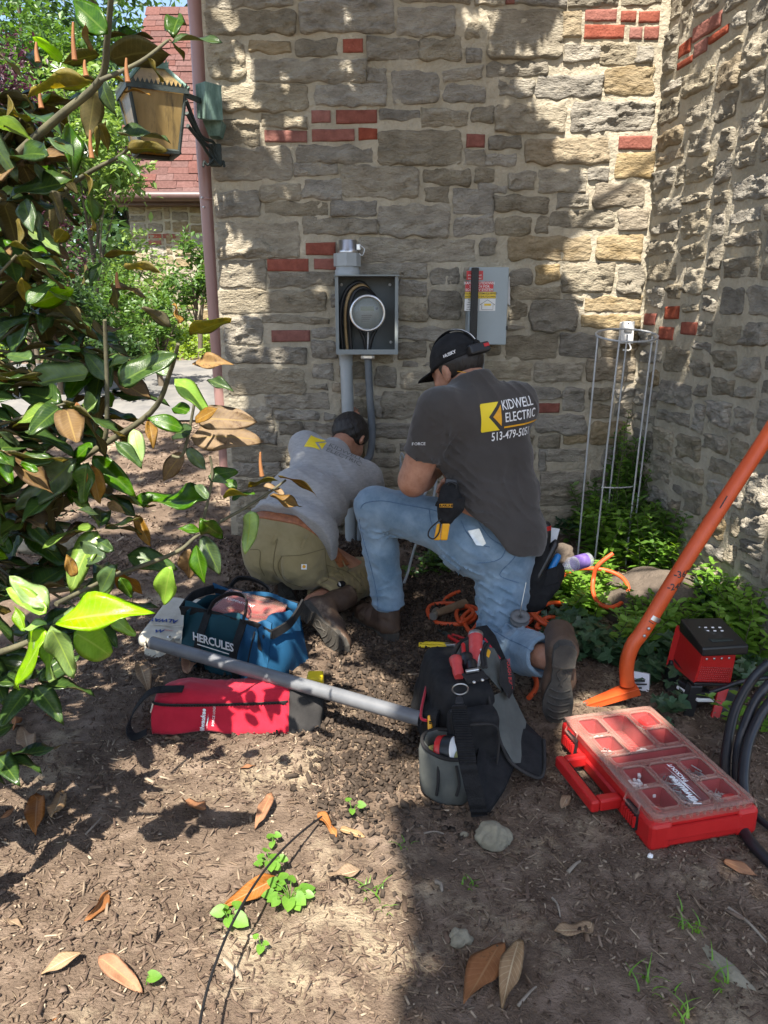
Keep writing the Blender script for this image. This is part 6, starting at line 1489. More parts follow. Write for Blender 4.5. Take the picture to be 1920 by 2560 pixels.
# blue tool bag
A = Vector((-.775, 2.60, gz(-.6, 2.55))); bb = empty('tool_bag', A+Vector((.2, 0, 0)), 'open blue tool bag with black handles behind the red bag', 'tool bag')
Fb = frame(A, A+Vector((.36, -.2, 0)), A+Vector((.2, .36, 0))); Wb, Xb, Yb = Fb
L_, D_, H_ = .41, .23, .225
def bag_panel(name, m, u0, u1, v0, v1, z1, bulge, seed, parent):
    """one cloth side of the bag, 8 mm thick, bulging"""
    n = 12; V = []; nv = 7; long_u = abs(u1-u0) > abs(v1-v0)
    nrm = (Yb*(-1 if v0 < D_/2 else 1)) if long_u else (Xb*(-1 if u0 < L_/2 else 1))
    for t_ in (0, 1):
        for j in range(nv+1):
            for i in range(n+1):
                a, b = i/n, j/nv
                p = Wb(u0+(u1-u0)*a, v0+(v1-v0)*a, z1*b+(.012*math.sin(a*7+seed) if j == nv else 0)); lean = .02*(1-b)-.035*b
                p += nrm*(lean+bulge*math.sin(math.pi*a)*math.sin(math.pi*b)+.006*fractal(a*4+seed, b*3, 2, 3)-.006*t_); V.append(p)
    k = n+1; N_ = k*(nv+1); Fc = []
    for j in range(nv):
        for i in range(n):
            q = [j*k+i, j*k+i+1, (j+1)*k+i+1, (j+1)*k+i]; Fc.append(q); Fc.append([x+N_ for x in q[::-1]])
    for i in range(n): Fc.append([nv*k+i, nv*k+i+1, nv*k+i+1+N_, nv*k+i+N_])
    o = pymesh(name, V, Fc, m, parent, smooth=True); return o
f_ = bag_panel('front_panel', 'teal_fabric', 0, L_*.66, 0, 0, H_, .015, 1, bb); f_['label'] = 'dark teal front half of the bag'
bag_panel('front_panel', 'blue_fabric', L_*.655, L_, 0, 0, H_, .02, 2, bb); bag_panel('back_panel', 'blue_fabric', 0, L_, D_, D_, H_+.03, .02, 3, bb)
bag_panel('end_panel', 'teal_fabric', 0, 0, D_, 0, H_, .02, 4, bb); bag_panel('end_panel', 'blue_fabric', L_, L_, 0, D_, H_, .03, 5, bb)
mb = MB(); mb.hexa([Wb(0, 0, 0), Wb(L_, 0, 0), Wb(L_, D_, 0), Wb(0, D_, 0), Wb(.01, .01, .02), Wb(L_-.01, .01, .02), Wb(L_-.01, D_-.01, .02), Wb(.01, D_-.01, .02)]); mb.build('base', 'black_cloth', bb)
rim = lambda pts: spline([Wb(*p) for p in pts], 6)
for pts in ([(-.01, .02, .2), (.1, .035, .205), (.25, .035, .2), (.34, .03, .205), (L_+.005, .03, .19)], [(L_+.005, .03, .19), (L_+.02, .12, .205), (L_, D_, .24)], [(0, D_-.03, .23), (.2, D_-.03, .235), (L_, D_-.03, .235)], [(-.01, .02, .2), (-.02, .1, .23), (0, D_-.03, .23)]):
    mb = MB(); mb.ribbon(rim(pts), (0, 0, 1), .034, .008); mb.build('rim', 'black_cloth', bb)
for u in (.115, .285):
    mb = MB(); mb.ribbon(rim([(u, -.024, .004), (u, -.036, .1), (u, .024, .2), (u+.002, .03, .215)]), tuple(Xb), .032, .004); mb.build('strap', 'black_cloth', bb)
mb = MB(); mb.ribbon(rim([(.115, .03, .205), (.125, .06, .25), (.17, .10, .275), (.24, .1, .275), (.275, .06, .25), (.285, .03, .205)]), (0, -.6, .6), .028, .005); mb.build('handle', 'black_cloth', bb)
mb = MB(); mb.ribbon(rim([(.06, D_-.02, .23), (.08, D_+.02, .27), (.16, D_+.03, .275), (.24, D_+.02, .25), (.26, D_-.02, .22)]), (0, -.6, .6), .03, .006); mb.build('handle', 'black_cloth', bb)
mb = MB(); mb.tube(rim([(.355, -.035, .02), (.36, -.045, .1), (.35, .012, .195)]), .003, 6); mb.build('piping', 'black_cloth', bb)
mb = MB(); mb.hexa([Wb(L_-.045, .0, .135), Wb(L_-.02, .0, .13), Wb(L_-.02, .012, .13), Wb(L_-.045, .012, .135), Wb(L_-.045, .01, .19), Wb(L_-.02, .01, .19), Wb(L_-.02, .02, .19), Wb(L_-.045, .02, .19)], .003); mb.build('zipper_tab', 'black_plastic', bb)
mb = MB(); put_text(mb, 'HERCULES', .043, Wb(.2, -.044, .142), Xb+Vector((0, 0, -.02)), Vector((0, 0, 1))+Yb*.06, spacing=.95, bold=.0012); mb.hexa([Wb(.125, -.046, .116), Wb(.275, -.046, .112), Wb(.275, -.045, .112), Wb(.125, -.045, .116), Wb(.125, -.046, .1195), Wb(.275, -.046, .1155), Wb(.275, -.045, .1155), Wb(.125, -.045, .1195)])
mb.build('lettering', 'white_print', bb)
# clear parts case inside the blue bag
pc = empty('parts_case', Wb(.22, .12, .1), 'clear lidded parts case with orange contents inside the open blue bag', 'case')
mb = MB(); mb.hexa([Wb(.09, .07, .17), Wb(.36, .07, .15), Wb(.36, .19, .19), Wb(.09, .19, .2), Wb(.09, .07, .205), Wb(.36, .07, .185), Wb(.36, .19, .225), Wb(.09, .19, .235)], .004); mb.build('tray', 'bin_red', pc)
mb = MB(); mb.hexa([Wb(.085, .065, .206), Wb(.365, .065, .187), Wb(.365, .195, .228), Wb(.085, .195, .238), Wb(.085, .065, .22), Wb(.365, .065, .2), Wb(.365, .195, .24), Wb(.085, .195, .252)], .004); mb.build('lid', 'clear_plastic', pc)
mb = MB(); put_text(mb, '15 COMPARTMENT', .017, Wb(.19, .12, .2385), Xb+Vector((0, 0, -.06)), Yb+Vector((0, 0, .3))); mb.build('lettering', 'white_print', pc)
# canvas bag with the printed words
A = Vector((-.985, 2.70, gz(-.9, 2.8))); cbg = empty('canvas_bag', A+Vector((.12, .15, 0)), 'flattened cream canvas bag with blue upside down lettering beside the blue bag', 'bag')
Fc_ = frame(A, A+Vector((1, -.1, 0)), A+Vector((.1, 1, 0))); Wc, Xc, Yc = Fc_
def cprof(u, v, z): return v-.17, z-.22*np.clip(v, 0, .4)*.55
cbo = pillow('body', Fc_, (.25, .34, .05), 'canvas', cbg, .022, .004, 4, .0075, fold=.005, prof=cprof); cbv = bvh_of(cbo)
S5 = lambda x, y: (x/2.572, y/2.572+860)
Dn = Vector((-.02, -.9, -.12)); Xl = -Xc
for k, (t_, x, y) in enumerate((('LOVE', 985, 1640), ('YOUR', 955, 1695), ('WEAR', 965, 1730), ('ALWAYS', 1000, 1780))):
    h, d = raydrop(cbv, *S5(x+40, y))
    if h is not None: decal('lettering', [txt(t_, .034, bold=.0012)], cbv, h, Xl, -Yc-Vector((0, 0, .12)), 'blue_print', cbg, .003, .01)
h, d = raydrop(cbv, *S5(1010, 1850))
if h is not None:
    decal('emblem', [poly([(-.03, -.012), (-.018, .014), (-.008, -.004), (.0, .014), (.012, -.012), (.004, -.012), (-.002, .0), (-.01, -.014), (-.018, .0), (-.024, -.012)])], cbv, h, Xl, -Yc, 'blue_print', cbg, .003, .01)
    decal('lettering', [txt('READY', .012, -.045, -.012)], cbv, h, Xl, -Yc, 'red_print', cbg, .003, .01)
mb = MB(); mb.ribbon(spline([Wc(.01, .10, .062), Wc(.12, .085, .068), Wc(.24, .10, .062)], 6), (0, 1, .2), .004, .003); mb.build('flap_seam', 'canvas', cbg)
h, d = raydrop(cbv, *S5(1085, 1885))
if h is not None:
    mb = MB(); mb.lathe(h, (0, -.3, 1), [(0, .007), (.003, .006), (.004, 0)], 12); mb.build('snap', 'steel', cbg)
h, d = raydrop(cbv, *S5(1125, 1925))
if h is not None: decal('barcode', [poly([(-.02+.0045*k, -.008), (-.0175+.0045*k, -.008), (-.0175+.0045*k, .008), (-.02+.0045*k, .008)]) for k in range(9)], cbv, h, Xc, Yc, 'grey_print', cbg, .003, .01)
mb = MB(); mb.ribbon(spline([Wc(.03, .02, .03), Wc(.06, -.05, .012), Wc(.12, -.06, .02), Wc(.16, .0, .04)], 6), (0, .3, 1), .035, .004); mb.build('handle', 'canvas', cbg)
# grey pipe lying across the bags
a, b = Vector((-.82, 2.40, .165)), Vector((.108, 1.945, .135)); dr = (b-a).normalized()
gp = empty('grey_pipe', (a+b)/2, 'dark grey plastic pipe lying across the blue and red bags', 'pipe')
mb = MB(); mb.tube([a, a.lerp(b, .33), a.lerp(b, .66), b], .0225, 24, caps=False); mb.tube([b, b-dr*.0005, a], .0195, 24, caps=False)
u = dr.orthogonal().normalized(); v = dr.cross(u); R1 = [b+u*math.cos(k*.2618)*.0225+v*math.sin(k*.2618)*.0225 for k in range(24)]; R2_ = [b+u*math.cos(k*.2618)*.0195+v*math.sin(k*.2618)*.0195 for k in range(24)]
mb.add(R1+R2_, [[k, (k+1) % 24, 24+(k+1) % 24, 24+k] for k in range(24)]); o = mb.build('tube', 'grey_pipe', gp)

# ---- black and grey tool bag in the middle
A = Vector((.235, 1.98, gz(.23, 1.95))); tbg = empty('tool_bag', A, 'open black and grey tool bag full of tools in front of the kneeling man', 'tool bag')
bodyX = Vector((.94, .12, 0)).normalized(); bodyY = Vector((-.12, .94, 0)).normalized()
def tb_sdf(P):
    q = P-_v(A); u = q @ _v(bodyX); v = q @ _v(bodyY); z = q[:, 2]; k = np.clip(z/.27, 0, 1)
    cx = .0+.0*k; hw = .12-.045*k; hd = .19-.05*k
    a = np.stack([np.abs(u-cx)-hw+.03, np.abs(v-.09)-hd+.03, np.abs(z-.125)-.125+.03], 1)
    d = np.linalg.norm(np.maximum(a, 0), axis=1)+np.minimum(a.max(1), 0)-.03
    d = d-.004*lump(P, 3, 26)-.006*ridges(P, 4, 36, (.3, .2, .8))
    return d*.8
soft('body', tb_sdf, np.array(A)+[-.2, -.18, -.02], np.array(A)+[.2, .34, .3], .008, 'black_cloth', tbg)
# zipped front pouch
pc_ = A+bodyX*-.0+bodyY*-.125
def pou(P):
    q = P-_v(pc_); u = q @ _v(bodyX); v = q @ _v(bodyY); z = q[:, 2]-.125
    a = np.stack([np.abs(u-.0)-.075+.025, np.abs(v+.0)-.035+.02, np.abs(z)-.095+.025], 1)
    return (np.linalg.norm(np.maximum(a, 0), axis=1)+np.minimum(a.max(1), 0)-.022-.003*lump(P, 6, 30)-.003*ridges(P, 7, 40, (.5, 0, .8)))*.85
soft('pouch', pou, np.array(pc_)+[-.12, -.09, -.01], np.array(pc_)+[.12, .09, .26], .007, 'black_cloth', tbg)
mb = MB(); pp = [pc_+bodyX*x+bodyY*-.055+Vector((0, 0, z)) for x, z in ((-.055, .04), (-.062, .14), (-.05, .195), (0, .205), (.05, .195), (.062, .14), (.055, .04))]; mb.tube(spline(pp, 6), .0035, 6); mb.build('piping', 'dark_fabric', tbg)
# grey cup pocket at the front
cc = Vector((.175, 1.80, gz(.17, 1.8))); V = []; n = 36; prof = [(0, .064), (.012, .075), (.07, .079), (.125, .074), (.15, .07), (.152, .067), (.15, .064), (.1, .066), (.03, .062)]
for h_, r in prof:
    for j in range(n):
        a = 2*math.pi*j/n; rr_ = r+.004*math.sin(a*5+h_*40)*min(1, h_*12)+.003*fn(math.cos(a)*2, math.sin(a)*2, h_*20); V.append(cc+Vector((math.cos(a)*rr_*1.0, math.sin(a)*rr_*.8, h_-.012*math.cos(a)+.01*math.sin(a))))
Fc = [[i*n+j, i*n+(j+1) % n, (i+1)*n+(j+1) % n, (i+1)*n+j] for i in range(len(prof)-1) for j in range(n)]+[list(range(n))[::-1], [len(V)-n+j for j in range(n)]]
cup = pymesh('cup_pocket', V, Fc, 'grey_fabric', tbg, True)
mb = MB(); mb.tube([cc+Vector((math.cos(a)*.0705, math.sin(a)*.0565, .15-.012*math.cos(a)+.01*math.sin(a))) for a in [6.283*k/36 for k in range(36)]], .0055, 6, closed=True); mb.build('binding', 'dark_fabric', cup)
for a in (4.3, 5.0):
    mb = MB(); mb.tube(spline([cc+Vector((math.cos(a)*.072, math.sin(a)*.06, .12)), cc+Vector((math.cos(a+.06)*.084, math.sin(a+.06)*.068, .07)), cc+Vector((math.cos(a)*.08, math.sin(a)*.064, .03))], 6), .004, 6); mb.build('cord', 'dark_fabric', cup)
# left side wing with red piping
S6 = lambda x, y: (x/3.318+1000, y/3.318+1500)
def on(x, y, Y): return at(*S6(x, y), Y)
wing = [on(345, 1060, 1.93), on(225, 1000, 1.9), on(172, 960, 1.93), on(215, 740, 2.07), on(240, 690, 2.12), on(340, 665, 2.16)]
mb = MB(); mb.prism(wing, Vector((.012, .01, -.01))); mb.build('side_wing', 'black_cloth', tbg)
mb = MB(); mb.tube(spline(wing[1:], 5), .0045, 6); mb.build('wing_piping', 'red_fabric', tbg)
mb = MB(); mb.hexa([on(180, 1130, 1.95), on(300, 1130, 1.86), on(330, 1080, 1.95), on(220, 1060, 2.05), on(180, 960, 1.94), on(300, 960, 1.86), on(400, 760, 2.05), on(230, 700, 2.13)], .008); mb.build('side_pocket', 'black_cloth', tbg)
# top: leather handle plate, ring, buckle, webbing strap
hp = on(625, 640, 1.93); mb = MB(); mb.hexa([on(560, 700, 1.9), on(735, 660, 1.9), on(690, 590, 1.97), on(510, 620, 1.97), on(560, 690, 1.898), on(738, 648, 1.898), on(692, 580, 1.968), on(508, 608, 1.968)], .002); mb.build('handle_plate', 'dark_fabric', tbg)
mb = MB(); mb.box(on(600, 585, 1.955), (.04, .012, .01), X=(1, .1, .12), bevel=.003); mb.build('clasp', 'steel', tbg)
for x, y in ((615, 682), (685, 664)):
    mb = MB(); mb.lathe(on(x, y, 1.895), (0, -.5, .85), [(0, .005), (.003, .004), (.004, 0)], 8); mb.build('rivet', 'steel', tbg)
rc = on(500, 740, 1.87); mb = MB(); mb.tube([rc+Vector((math.cos(a)*.022, -.006*math.sin(a), math.sin(a)*.02)) for a in [6.283*k/24 for k in range(24)]], .0022, 6, closed=True); mb.build('ring', 'steel', tbg)
mb = MB(); b0_, b1_ = on(490, 790, 1.84), on(490, 930, 1.79); mb.hexa([on(455, 860, 1.81), on(530, 860, 1.81), on(530, 860, 1.825), on(455, 860, 1.825), on(470, 800, 1.83), on(515, 800, 1.83), on(515, 800, 1.85), on(470, 800, 1.85)], .003); mb.hexa([on(415, 930, 1.78), on(555, 930, 1.78), on(555, 930, 1.79), on(415, 930, 1.79), on(440, 870, 1.80), on(540, 870, 1.80), on(540, 870, 1.81), on(440, 870, 1.81)], .002); mb.build('buckle', 'black_plastic', tbg)
st = [on(488, 930, 1.785), on(510, 1060, 1.735), on(535, 1200, 1.70), on(560, 1350, 1.675), on(600, 1530, 1.665), on(640, 1690, 1.665), on(660, 1790, 1.675)]
mb = MB(); mb.ribbon(spline(st, 8), (1, 0, 0), .044, .004); mb.build('strap', 'webbing', tbg)
mb = MB(); mb.ribbon(spline([on(490, 880, 1.79)]+[p+Vector((.002, -.004, .002)) for p in st[:4]], 6), (1, 0, 0), .043, .003); mb.build('strap', 'webbing', tbg)
# right-hand flap on the ground with mesh pocket
fl = [on(730, 1700, 1.70), on(940, 1370, 1.80), on(1155, 1475, 1.80), on(1195, 1420, 1.83), on(1195, 1150, 1.93), on(1040, 1000, 2.03), on(850, 760, 2.08), on(720, 740, 2.0), on(700, 1200, 1.83)]
def slab(name, ring, m, parent, T=Vector((.004, .006, -.012))):
    mb = MB(); mb.prism(ring, T); return mb.build(name, m, parent)
slab('side_flap', [on(640, 1760, 1.665), on(740, 1740, 1.69), on(860, 1560, 1.745), on(940, 1370, 1.82), on(800, 1100, 1.9), on(690, 1080, 1.87), on(640, 1300, 1.80)], 'black_cloth', tbg)
slab('side_flap', [on(940, 1370, 1.82), on(1130, 1470, 1.80), on(1170, 1460, 1.80), on(1198, 1400, 1.83), on(1195, 1160, 1.93), on(1040, 1010, 2.02), on(900, 1000, 1.97), on(830, 1150, 1.90)], 'black_cloth', tbg)
slab('mesh_pocket', [on(940, 1355, 1.815), on(1000, 1350, 1.83), on(1045, 1010, 1.985), on(930, 770, 2.02), on(850, 760, 1.99), on(760, 800, 1.95), on(800, 1100, 1.87)], 'grey_fabric', tbg, Vector((.003, .008, -.006)))
mb = MB(); mb.tube(spline([on(720, 740, 1.95), on(780, 1000, 1.885), on(850, 1220, 1.845), on(940, 1365, 1.81), on(1140, 1475, 1.795), on(1197, 1400, 1.825), on(1195, 1160, 1.925)], 6), .005, 6); mb.build('edge_binding', 'dark_fabric', tbg)
slab('top_flap', [on(570, 270, 2.26), on(640, 220, 2.3), on(720, 208, 2.32), on(790, 290, 2.28), on(870, 470, 2.2), on(830, 490, 2.19), on(760, 400, 2.21), on(700, 320, 2.24)], 'black_cloth', tbg, Vector((.004, .004, -.01)))
mb = MB(); mb.tube(spline([on(700, 320, 2.235), on(760, 400, 2.205), on(830, 490, 2.185)], 6), .0035, 6); mb.build('flap_piping', 'red_fabric', tbg)
mb = MB(); mb.lathe(on(588, 278, 2.24), (-.2, -.8, .5), [(0, .007), (.003, .007), (.0035, .003), (.002, 0)], 12); mb.build('snap', 'steel', tbg)
slab('red_tab', [on(562, 300, 2.245), on(568, 262, 2.26), on(610, 270, 2.255), on(600, 300, 2.245)], 'red_fabric', tbg, Vector((0, .005, -.004)))
for pts, m in (([on(450, 480, 2.08), on(520, 350, 2.16), on(600, 310, 2.2), on(640, 400, 2.15), on(560, 560, 2.04)], 'grey_fabric'), ([on(660, 560, 2.02), on(690, 380, 2.13), on(780, 400, 2.15), on(830, 500, 2.1), on(840, 760, 1.98), on(740, 640, 1.97)], 'grey_fabric'), ([on(830, 510, 2.07), on(880, 485, 2.1), on(945, 620, 2.05), on(930, 720, 2.0), on(890, 800, 1.95), on(820, 680, 2.0)], 'dark_fabric')):
    slab('inner_pocket', pts, m, tbg, Vector((.01, .02, -.02)))
h_ = on(905, 630, 2.015); mb = MB(); put_text(mb, 'TOUGH BUILT', .014, on(905, 610, 2.02), Vector((.1, -.35, -1)), Vector((1, .1, 0)), lift=.004); mb.build('lettering', 'red_print', tbg)
mb = MB(); mb.tube(spline([on(440, 470, 2.1), on(480, 380, 2.16), on(560, 320, 2.22)], 6), .008, 6); mb.tube(spline([on(690, 560, 2.0), on(680, 440, 2.08), on(710, 360, 2.15)], 6), .006, 6); mb.tube(spline([on(715, 560, 2.0), on(705, 440, 2.08), on(735, 360, 2.15)], 6), .005, 6); o = mb.build('cord', 'dark_fabric', tbg); o['kind'] = 'stuff'
# tools standing in it
def handle_tool(name, label, cat, base, tip, prof, m, cap=None, capm='steel'):
    b, t = Vector(base), Vector(tip); L = (t-b).length; o = empty(name, b, label, cat); mb = MB(); mb.lathe(b, t-b, [(x*L, r) for x, r in prof], 14); mb.build('handle', m, o)
    if cap: mb = MB(); mb.lathe(b+(t-b)*(1.002), t-b, cap, 16); mb.build('end_cap', capm, o)
    return o
handle_tool('hand_tool', 'thick worn red handle with a round steel end cap, tallest in the tool bag', 'tool', on(625, 560, 2.05), on(628, 305, 2.15), [(0, .02), (.3, .021), (.9, .022), (1, .023)], 'tool_red', [(0, .0235), (.012, .0235), (.0125, .018), (.011, 0)])
handle_tool('screwdriver', 'chunky red screwdriver handle leaning left in the tool bag', 'screwdriver', on(490, 640, 1.97), on(458, 480, 2.04), [(0, .014), (.25, .017), (.55, .016), (.72, .019), (.95, .02), (1, .012), (1.001, 0)], 'tool_red')
handle_tool('screwdriver', 'slim bright red handle beside the thick red one in the tool bag', 'screwdriver', on(533, 470, 2.08), on(523, 358, 2.13), [(0, .007), (.9, .0065), (1, .003), (1.001, 0)], 'red_plastic')
handle_tool('screwdriver', 'black ribbed screwdriver handle in the middle of the tool bag', 'screwdriver', on(560, 560, 2.02), on(548, 455, 2.07), [(0, .016), (.5, .018), (.9, .02), (1, .014), (1.001, 0)], 'black_plastic')
handle_tool('screwdriver', 'short black screwdriver handle just above the leather handle plate', 'screwdriver', on(600, 590, 1.99), on(590, 515, 2.03), [(0, .016), (.6, .017), (.95, .017), (1, .01), (1.001, 0)], 'black_plastic')
handle_tool('nut_driver', 'thin grey steel shaft with hollow end in the tool bag', 'nut driver', on(655, 560, 2.03), on(655, 408, 2.1), [(0, .006), (.86, .006), (.87, .0085), (1, .0085), (1.001, .005), (.95, .004)], 'grey_metal')
handle_tool('marker', 'blue marker standing in the side pocket of the tool bag', 'marker', on(345, 840, 1.99), on(325, 705, 2.08), [(0, .007), (.95, .0075), (1, .005), (1.001, 0)], 'blue_plastic')
handle_tool('screwdriver', 'yellow and black screwdriver handle at the back of the tool bag', 'screwdriver', on(700, 520, 2.08), on(715, 420, 2.14), [(0, .012), (.3, .016), (.8, .017), (1, .011), (1.001, 0)], 'amber_plastic')
handle_tool('marker', 'black marker standing behind the blue one in the side pocket', 'marker', on(300, 850, 2.0), on(285, 745, 2.06), [(0, .007), (.95, .0075), (1, .005), (1.001, 0)], 'black_plastic')
uk = empty('utility_knife', on(250, 1120, 1.87), 'yellow utility knife in the pocket beside the pipe end', 'knife'); mb = MB(); mb.hexa([on(232, 1130, 1.86), on(270, 1130, 1.86), on(270, 1130, 1.875), on(232, 1130, 1.875), on(228, 955, 1.9), on(268, 955, 1.9), on(268, 955, 1.915), on(228, 955, 1.915)], .004); mb.build('handle', 'amber_plastic', uk)
mb = MB()
for k in range(4): mb.box(on(250, 1010+14*k, 1.885), (.008, .004, .003))
o = mb.build('grip_ribs', 'black_plastic', uk); o['kind'] = 'stuff'
tp = empty('tape_roll', cc+Vector((.02, .0, .1)), 'roll with red and black sides in the grey cup pocket', 'roll')
mb = MB(); ax = Vector((.85, -.4, .25)).normalized(); mb.lathe(cc+Vector((-.02, .005, .125)), ax, [(0, .042), (.016, .043), (.017, .036)], 26); mb.build('rim', 'red_plastic', tp)
mb = MB(); mb.lathe(cc+Vector((-.02, .005, .125))+ax*.0172, ax, [(0, .041), (.028, .041)], 26); mb.build('tape', 'black_plastic', tp)
mb = MB(); mb.lathe(cc+Vector((-.02, .005, .125))+ax*.0455, ax, [(0, .04), (.004, .04), (.0045, 0)], 26); mb.build('label', 'white_plastic', tp)
def rag(P):
    q = P-_v(cc+Vector((-.012, -.004, .115))); d = np.linalg.norm(q/np.array([1, .8, .55]), axis=1)-.056; return (d-.008*ridges(P, 4, 55, (.7, .4, .3))-.004*lump(P, 5, 50))*.6
tag(soft('rag', rag, np.array(cc)+[-.09, -.08, .03], np.array(cc)+[.08, .08, .19], .006, 'olive_cloth'), 'olive green rag stuffed in the grey cup pocket of the tool bag', 'rag')
# ---- pliers and hammer on the ground
def pliers(name, label, px, py, ang, L, m, jaw='steel', open_=.02):
    c = ground_at(px, py)+Vector((0, 0, .012)); X = Vector((math.cos(ang), math.sin(ang), 0)); Y = Vector((-X.y, X.x, 0)); o = empty(name, c, label, 'pliers')
    for s_ in (-1, 1):
        mb = MB(); mb.tube(spline([c+X*.01+Y*.006*s_, c+X*L*.3+Y*(.016+open_)*s_, c+X*L*.7+Y*(.02+open_)*s_, c+X*L+Y*(.012+open_)*s_], 6), [.006]*2+[.0078]*15+[.0078, .006], 8); mb.build('handle', m, o)
    mb = MB(); mb.hexa([c+X*.02-Y*.013-Vector((0, 0, .006)), c+X*.02+Y*.013-Vector((0, 0, .006)), c-X*.065+Y*.004-Vector((0, 0, .004)), c-X*.065-Y*.004-Vector((0, 0, .004)), c+X*.02-Y*.013+Vector((0, 0, .006)), c+X*.02+Y*.013+Vector((0, 0, .006)), c-X*.065+Y*.004+Vector((0, 0, .004)), c-X*.065-Y*.004+Vector((0, 0, .004))], .002); mb.build('jaw', jaw, o)
    return o
pliers('pliers', 'yellow handled pliers lying on the soil left of the tool bag', 1122, 1619, R(180), .12, 'yellow_plastic', open_=-.006)
pliers('pliers', 'red handled pliers with black jaws lying behind the yellow pliers', 1118, 1592, R(-50), .15, 'red_plastic', 'dark_iron', .0)
hm = empty('hammer', ground_at(1090, 1550), 'hammer with dark worn handle lying by the orange cord', 'hammer'); c = ground_at(1090, 1550)+Vector((0, 0, .03)); e = ground_at(1136, 1533)+Vector((0, 0, .03))
mb = MB(); mb.tube([c, c.lerp(e, .4), e+(e-c)*.6], [.016, .018, .02], 10); mb.build('handle', 'wood', hm); mb = MB(); mb.lathe(c+Vector((-.015, -.035, 0)), (.25, 1, 0), [(0, .017), (.012, .019), (.02, .015), (.06, .016), (.09, .008)], 12); mb.build('head', 'steel', hm)
# ---- orange cord in coils
def cord(name, label, S, hgt, r, m, cat='cord', n=8):
    P = []
    for (x, y), h_ in zip(S, hgt if hasattr(hgt, '__len__') else [hgt]*len(S)):
        g_ = ground_at(x, y); P.append(at(x, y, g_.y-h_*g_.y/ max(.4, CAM_H-g_.z)) if h_ else g_)
        P[-1].z = max(P[-1].z, gz(P[-1].x, P[-1].y)+r)
    mb = MB(); mb.tube(spline(P, n), r, 9); o = mb.build(name, m); tag(o, label, cat); return o
S2 = lambda L: [SX(x, y) for x, y in L]
cord('orange_cord', 'orange air hose lying in loose loops beside the kneeling man', S2([(760, 1800), (690, 1830), (660, 1860), (700, 1890), (800, 1880), (850, 1900), (860, 1960), (790, 2000), (620, 2005), (560, 1960), (555, 1910), (600, 1870), (700, 1865), (800, 1880), (850, 1930), (770, 1990), (740, 1940), (760, 1900), (850, 1890), (900, 1950), (840, 2050), (800, 2010), (780, 1960), (830, 1910)]), [.0, .0, .005, .01, .02, .02, .02, .01, 0, 0, 0, .01, .02, .03, .03, .03, .02, .02, .03, .03, .02, .02, .03, .03], .0092, 'orange_cord')
S7 = lambda L: [(x/2.633+1320, y/2.633+1000) for x, y in L]
cord('orange_cord', 'orange hose tangle to the right of the kneeling man', S7([(-60, 1500), (40, 1400), (130, 1340), (225, 1350), (200, 1335), (110, 1350), (20, 1450), (-20, 1500), (60, 1540), (170, 1530), (230, 1545), (130, 1470), (20, 1400), (-60, 1340), (0, 1380), (100, 1470), (265, 1535), (180, 1520), (60, 1500), (100, 1445), (160, 1430), (225, 1445)]), [.02, .03, .05, .03, .06, .07, .04, .0, 0, 0, .0, .04, .08, .1, .1, .07, .01, .03, .04, .05, .05, .02], .0092, 'orange_cord')
cord('orange_cord', 'single raised orange hose loop standing up above the leaves', S7([(60, 1380), (120, 1260), (200, 1180), (300, 1120), (420, 1110), (530, 1125), (620, 1170), (660, 1240), (630, 1320), (550, 1365), (470, 1340), (430, 1270), (430, 1180), (460, 1090), (560, 1010)]), [.05, .08, .1, .12, .14, .14, .13, .12, .1, .09, .1, .12, .15, .2, .24], .0092, 'orange_cord')
cord('orange_cord', 'short orange hose length under the raised boot', S([0]) if 0 else [(1270, 1668), (1300, 1670), (1335, 1690), (1340, 1720), (1322, 1745)], .01, .0092, 'orange_cord')
# meter case on the hip, phone in the pocket
S8 = SX
def on1(x, y, Y): return at(*S8(x, y), Y)
hpo = empty('tool_pouch', on1(700, 1230, 2.44), 'black cloth pouch with yellow clamp tool hanging at the kneeling man’s hip'.replace('’', ''), 'pouch')
def pch(P):
    a_, b_, c_ = on1(700, 1130, 2.475), on1(700, 1220, 2.455), on1(672, 1300, 2.44); d = smin(cone(P, a_, b_, .035, .043), cone(P, b_, c_, .043, .028), .02)
    return d-.004*ridges(P, 5, 60, (.5, 0, .8))-.003*lump(P, 6, 40)
soft('body', pch, np.array(hpo.location)-[.1, .09, .12], np.array(hpo.location)+[.1, .12, .12], .006, 'black_cloth', hpo)
mb = MB(); mb.hexa([on1(595, 1225, 2.42), on1(790, 1255, 2.42), on1(790, 1255, 2.45), on1(595, 1225, 2.45), on1(610, 1190, 2.415), on1(800, 1165, 2.42), on1(800, 1165, 2.45), on1(610, 1190, 2.45)], .006); mb.build('flap', 'black_cloth', hpo)
mb = MB(); put_text(mb, 'FLUKE', .013, on1(672, 1222, 2.4), (1, .05, -.02), (0, -.1, 1)); a, b, c, d = [on1(x, y, 2.4005) for x, y in ((630, 1212), (716, 1212), (714, 1233), (628, 1231))]; mb.tube([a, b, c, d, a], .0007, 4, smooth=False); mb.build('lettering', 'amber_plastic', hpo)
mb = MB(); mb.hexa([on1(660, 1100, 2.47), on1(760, 1110, 2.47), on1(760, 1110, 2.49), on1(660, 1100, 2.49), on1(670, 1040, 2.48), on1(740, 1050, 2.48), on1(740, 1050, 2.5), on1(670, 1040, 2.5)], .004); mb.build('belt_clip', 'black_plastic', hpo)
